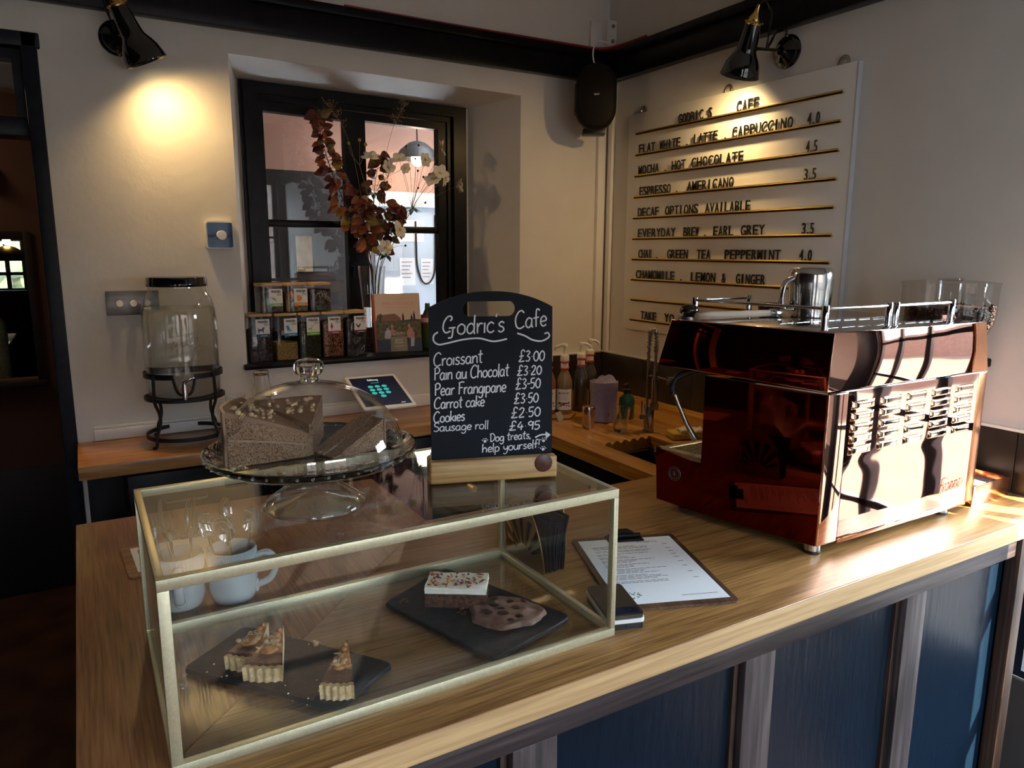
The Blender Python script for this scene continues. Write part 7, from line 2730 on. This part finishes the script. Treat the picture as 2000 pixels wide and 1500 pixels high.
m.tube([d * 0.2255, d * 0.230, d * 0.255, d * 0.260], [0.0090, 0.0105, 0.0105, 0.0098], 18)
obj('ferrule', m, MIRROR_STEEL, t, 40)
m = MB()
m.tube([d * 0.2602, d * 0.272, d * 0.288, d * 0.296], [0.0095, 0.0135, 0.0135, 0.0080], 18)
br = obj('bristles', m, noisy('tan bristles', (0.34, 0.20, 0.09), (0.60, 0.42, 0.23), 260, 0.9, bumps=0.8, stretch=(0.2, 1, 1)), t, 50)
t = thing('tamper', 'black domed tamper standing at the left front edge of the coffee machine top', 'tamper', (1.240, 1.286, 1.4240))
m = MB()
m.lathe([(0.0, 0.0), (0.026, 0.0), (0.026, 0.006), (0.010, 0.008), (0.0, 0.008)], 28)
obj('base', m, STEEL, t, 40)
m = MB()
m.lathe([(0.0, 0.0082), (0.012, 0.0082), (0.022, 0.014), (0.0235, 0.022), (0.018, 0.030), (0.008, 0.034), (0.0, 0.0345)], 28)
obj('handle', m, BLACK_ENAMEL, t, 50)
t = thing('black_cup', 'small black cup behind the brush on the coffee machine top', 'cup', (1.500, 1.272, 1.4235))
m = MB()
m.lathe([(0.0, 0.0), (0.022, 0.0), (0.026, 0.004), (0.030, 0.030), (0.027, 0.030), (0.023, 0.006), (0.0, 0.005)], 32)
obj('body', m, BLACK_ENAMEL, t, 50)

# ------------------------------------------------------------------ grinder and knock box
t = thing('coffee_grinder', 'black and silver coffee grinder with a clear hopper of beans beside the machine', 'coffee grinder', (1.975, 1.095, CT))
GX, GY = 1.975, 1.095
def LG(m):
    m.T = Matrix.Translation((-GX, -GY, -CT))
    return m
m = LG(MB())
m.box(1.895, 1.035, CT, 2.075, 1.20, 1.03, 0.006)
m.box(1.905, 1.045, 1.03, 2.055, 1.19, 1.115, 0.006)
obj('base', m, BLACK_SATIN, t)
m = LG(MB())
m.box(1.893, 1.030, 1.098, 1.988, 1.19, 1.278, 0.004)
obj('body', m, plain('silver grinder body', (0.60, 0.63, 0.66), 0.22, 1.0), t)
m = LG(MB())
m.box(1.990, 1.045, 1.105, 2.072, 1.15, 1.270, 0.004)
obj('dosing_chamber', m, sheet_glass('smoked plastic', (0.55, 0.54, 0.53), 1.0, 0.05), t)
m = LG(MB())
m.box(1.890, 1.022, 1.280, 2.086, 1.19, 1.304, 0.005)
m.lathe([(0.045, 1.304 - CT), (0.045, 1.352 - CT), (0.0, 1.352 - CT)], 32, (1.962, 1.085, CT))
obj('top_plate', m, BLACK_SATIN, t, 40)
HC = (1.962, 1.085, CT)
m = LG(MB())
hp = [(0.047, 0.402), (0.070, 0.407), (0.094, 0.424), (0.106, 0.450), (0.110, 0.478), (0.111, 0.548)]
m.lathe(hp, 56, HC)
m.lathe([(0.111, 0.549), (0.113, 0.549), (0.113, 0.556), (0.060, 0.560), (0.030, 0.562), (0.0, 0.562)], 56, HC)
m.lathe([(0.0, 0.566), (0.028, 0.566), (0.030, 0.562)], 32, HC)
obj('hopper', m, sheet_glass('hopper plastic', (0.93, 0.92, 0.90), 1.25), t, 50, False)
BEAN = noisy('roasted coffee bean', (0.010, 0.004, 0.0025), (0.034, 0.012, 0.008), 90, 0.42, spec=0.3)
m = LG(MB())
rnd = random.Random(21)
m.lathe([(0.0, 0.404)] + [(r - 0.009, z) for r, z in hp[1:5]] + [(0.100, 0.492), (0.0, 0.498)], 40, HC)
def bean(m, c, q):
    m.T = Matrix.Translation((-GX, -GY, -CT)) @ Matrix.Translation(c) @ q
    m.ball((0, 0, 0), 0.0056, 0.0038, 0.0030, 7, 5)
for k in range(560):
    a = rnd.uniform(PI * 0.80, PI * 2.1)
    z = rnd.uniform(0.408, 0.496)
    rr = 0.0
    for (r0, z0), (r1, z1) in zip(hp, hp[1:]):
        if z0 <= z <= z1:
            rr = r0 + (r1 - r0) * (z - z0) / (z1 - z0)
    c = (HC[0] + (rr - 0.0062) * math.cos(a), HC[1] + (rr - 0.0062) * math.sin(a), HC[2] + z)
    bean(m, c, Matrix.Rotation(rnd.uniform(0, 6.3), 4, 'X') @ Matrix.Rotation(rnd.uniform(0, 6.3), 4, 'Z'))
o = obj('coffee_beans', m, BEAN, t, 60)
o['kind'] = 'stuff'
t = thing('knock_box', 'open copper coloured knock box in front of the grinder at the end of the counter', 'knock box', (1.982, 0.980, CT))
m = MB()
x0, x1, y0, y1, hh = -0.086, 0.088, -0.044, 0.046, 0.052
m.box(x0, y0, 0, x1, y0 + 0.004, hh, 0.001)
m.box(x0, y1 - 0.004, 0, x1, y1, hh, 0.001)
m.box(x1 - 0.004, y0 + 0.004, 0, x1, y1 - 0.004, hh, 0.001)
m.box(x0, y0 + 0.004, 0, x0 + 0.004, y1 - 0.004, hh, 0.001)
m.box(x0 + 0.004, y0 + 0.004, 0, x1 - 0.004, y1 - 0.004, 0.004)
obj('box', m, plain('copper box', (0.80, 0.40, 0.22), 0.18, 1.0), t)
m = MB()
m.box(x0 - 0.006, y0 - 0.004, 0.0, x0 + 0.006, y0 - 0.0005, hh + 0.002, 0.001)
obj('corner_trim', m, STEEL, t)
m = MB()
m.box(x0 + 0.005, y0 + 0.005, 0.0045, x1 - 0.005, y1 - 0.005, 0.034)
obj('liner', m, noisy('grey speckled liner', (0.10, 0.10, 0.10), (0.40, 0.38, 0.36), 300, 0.8), t)
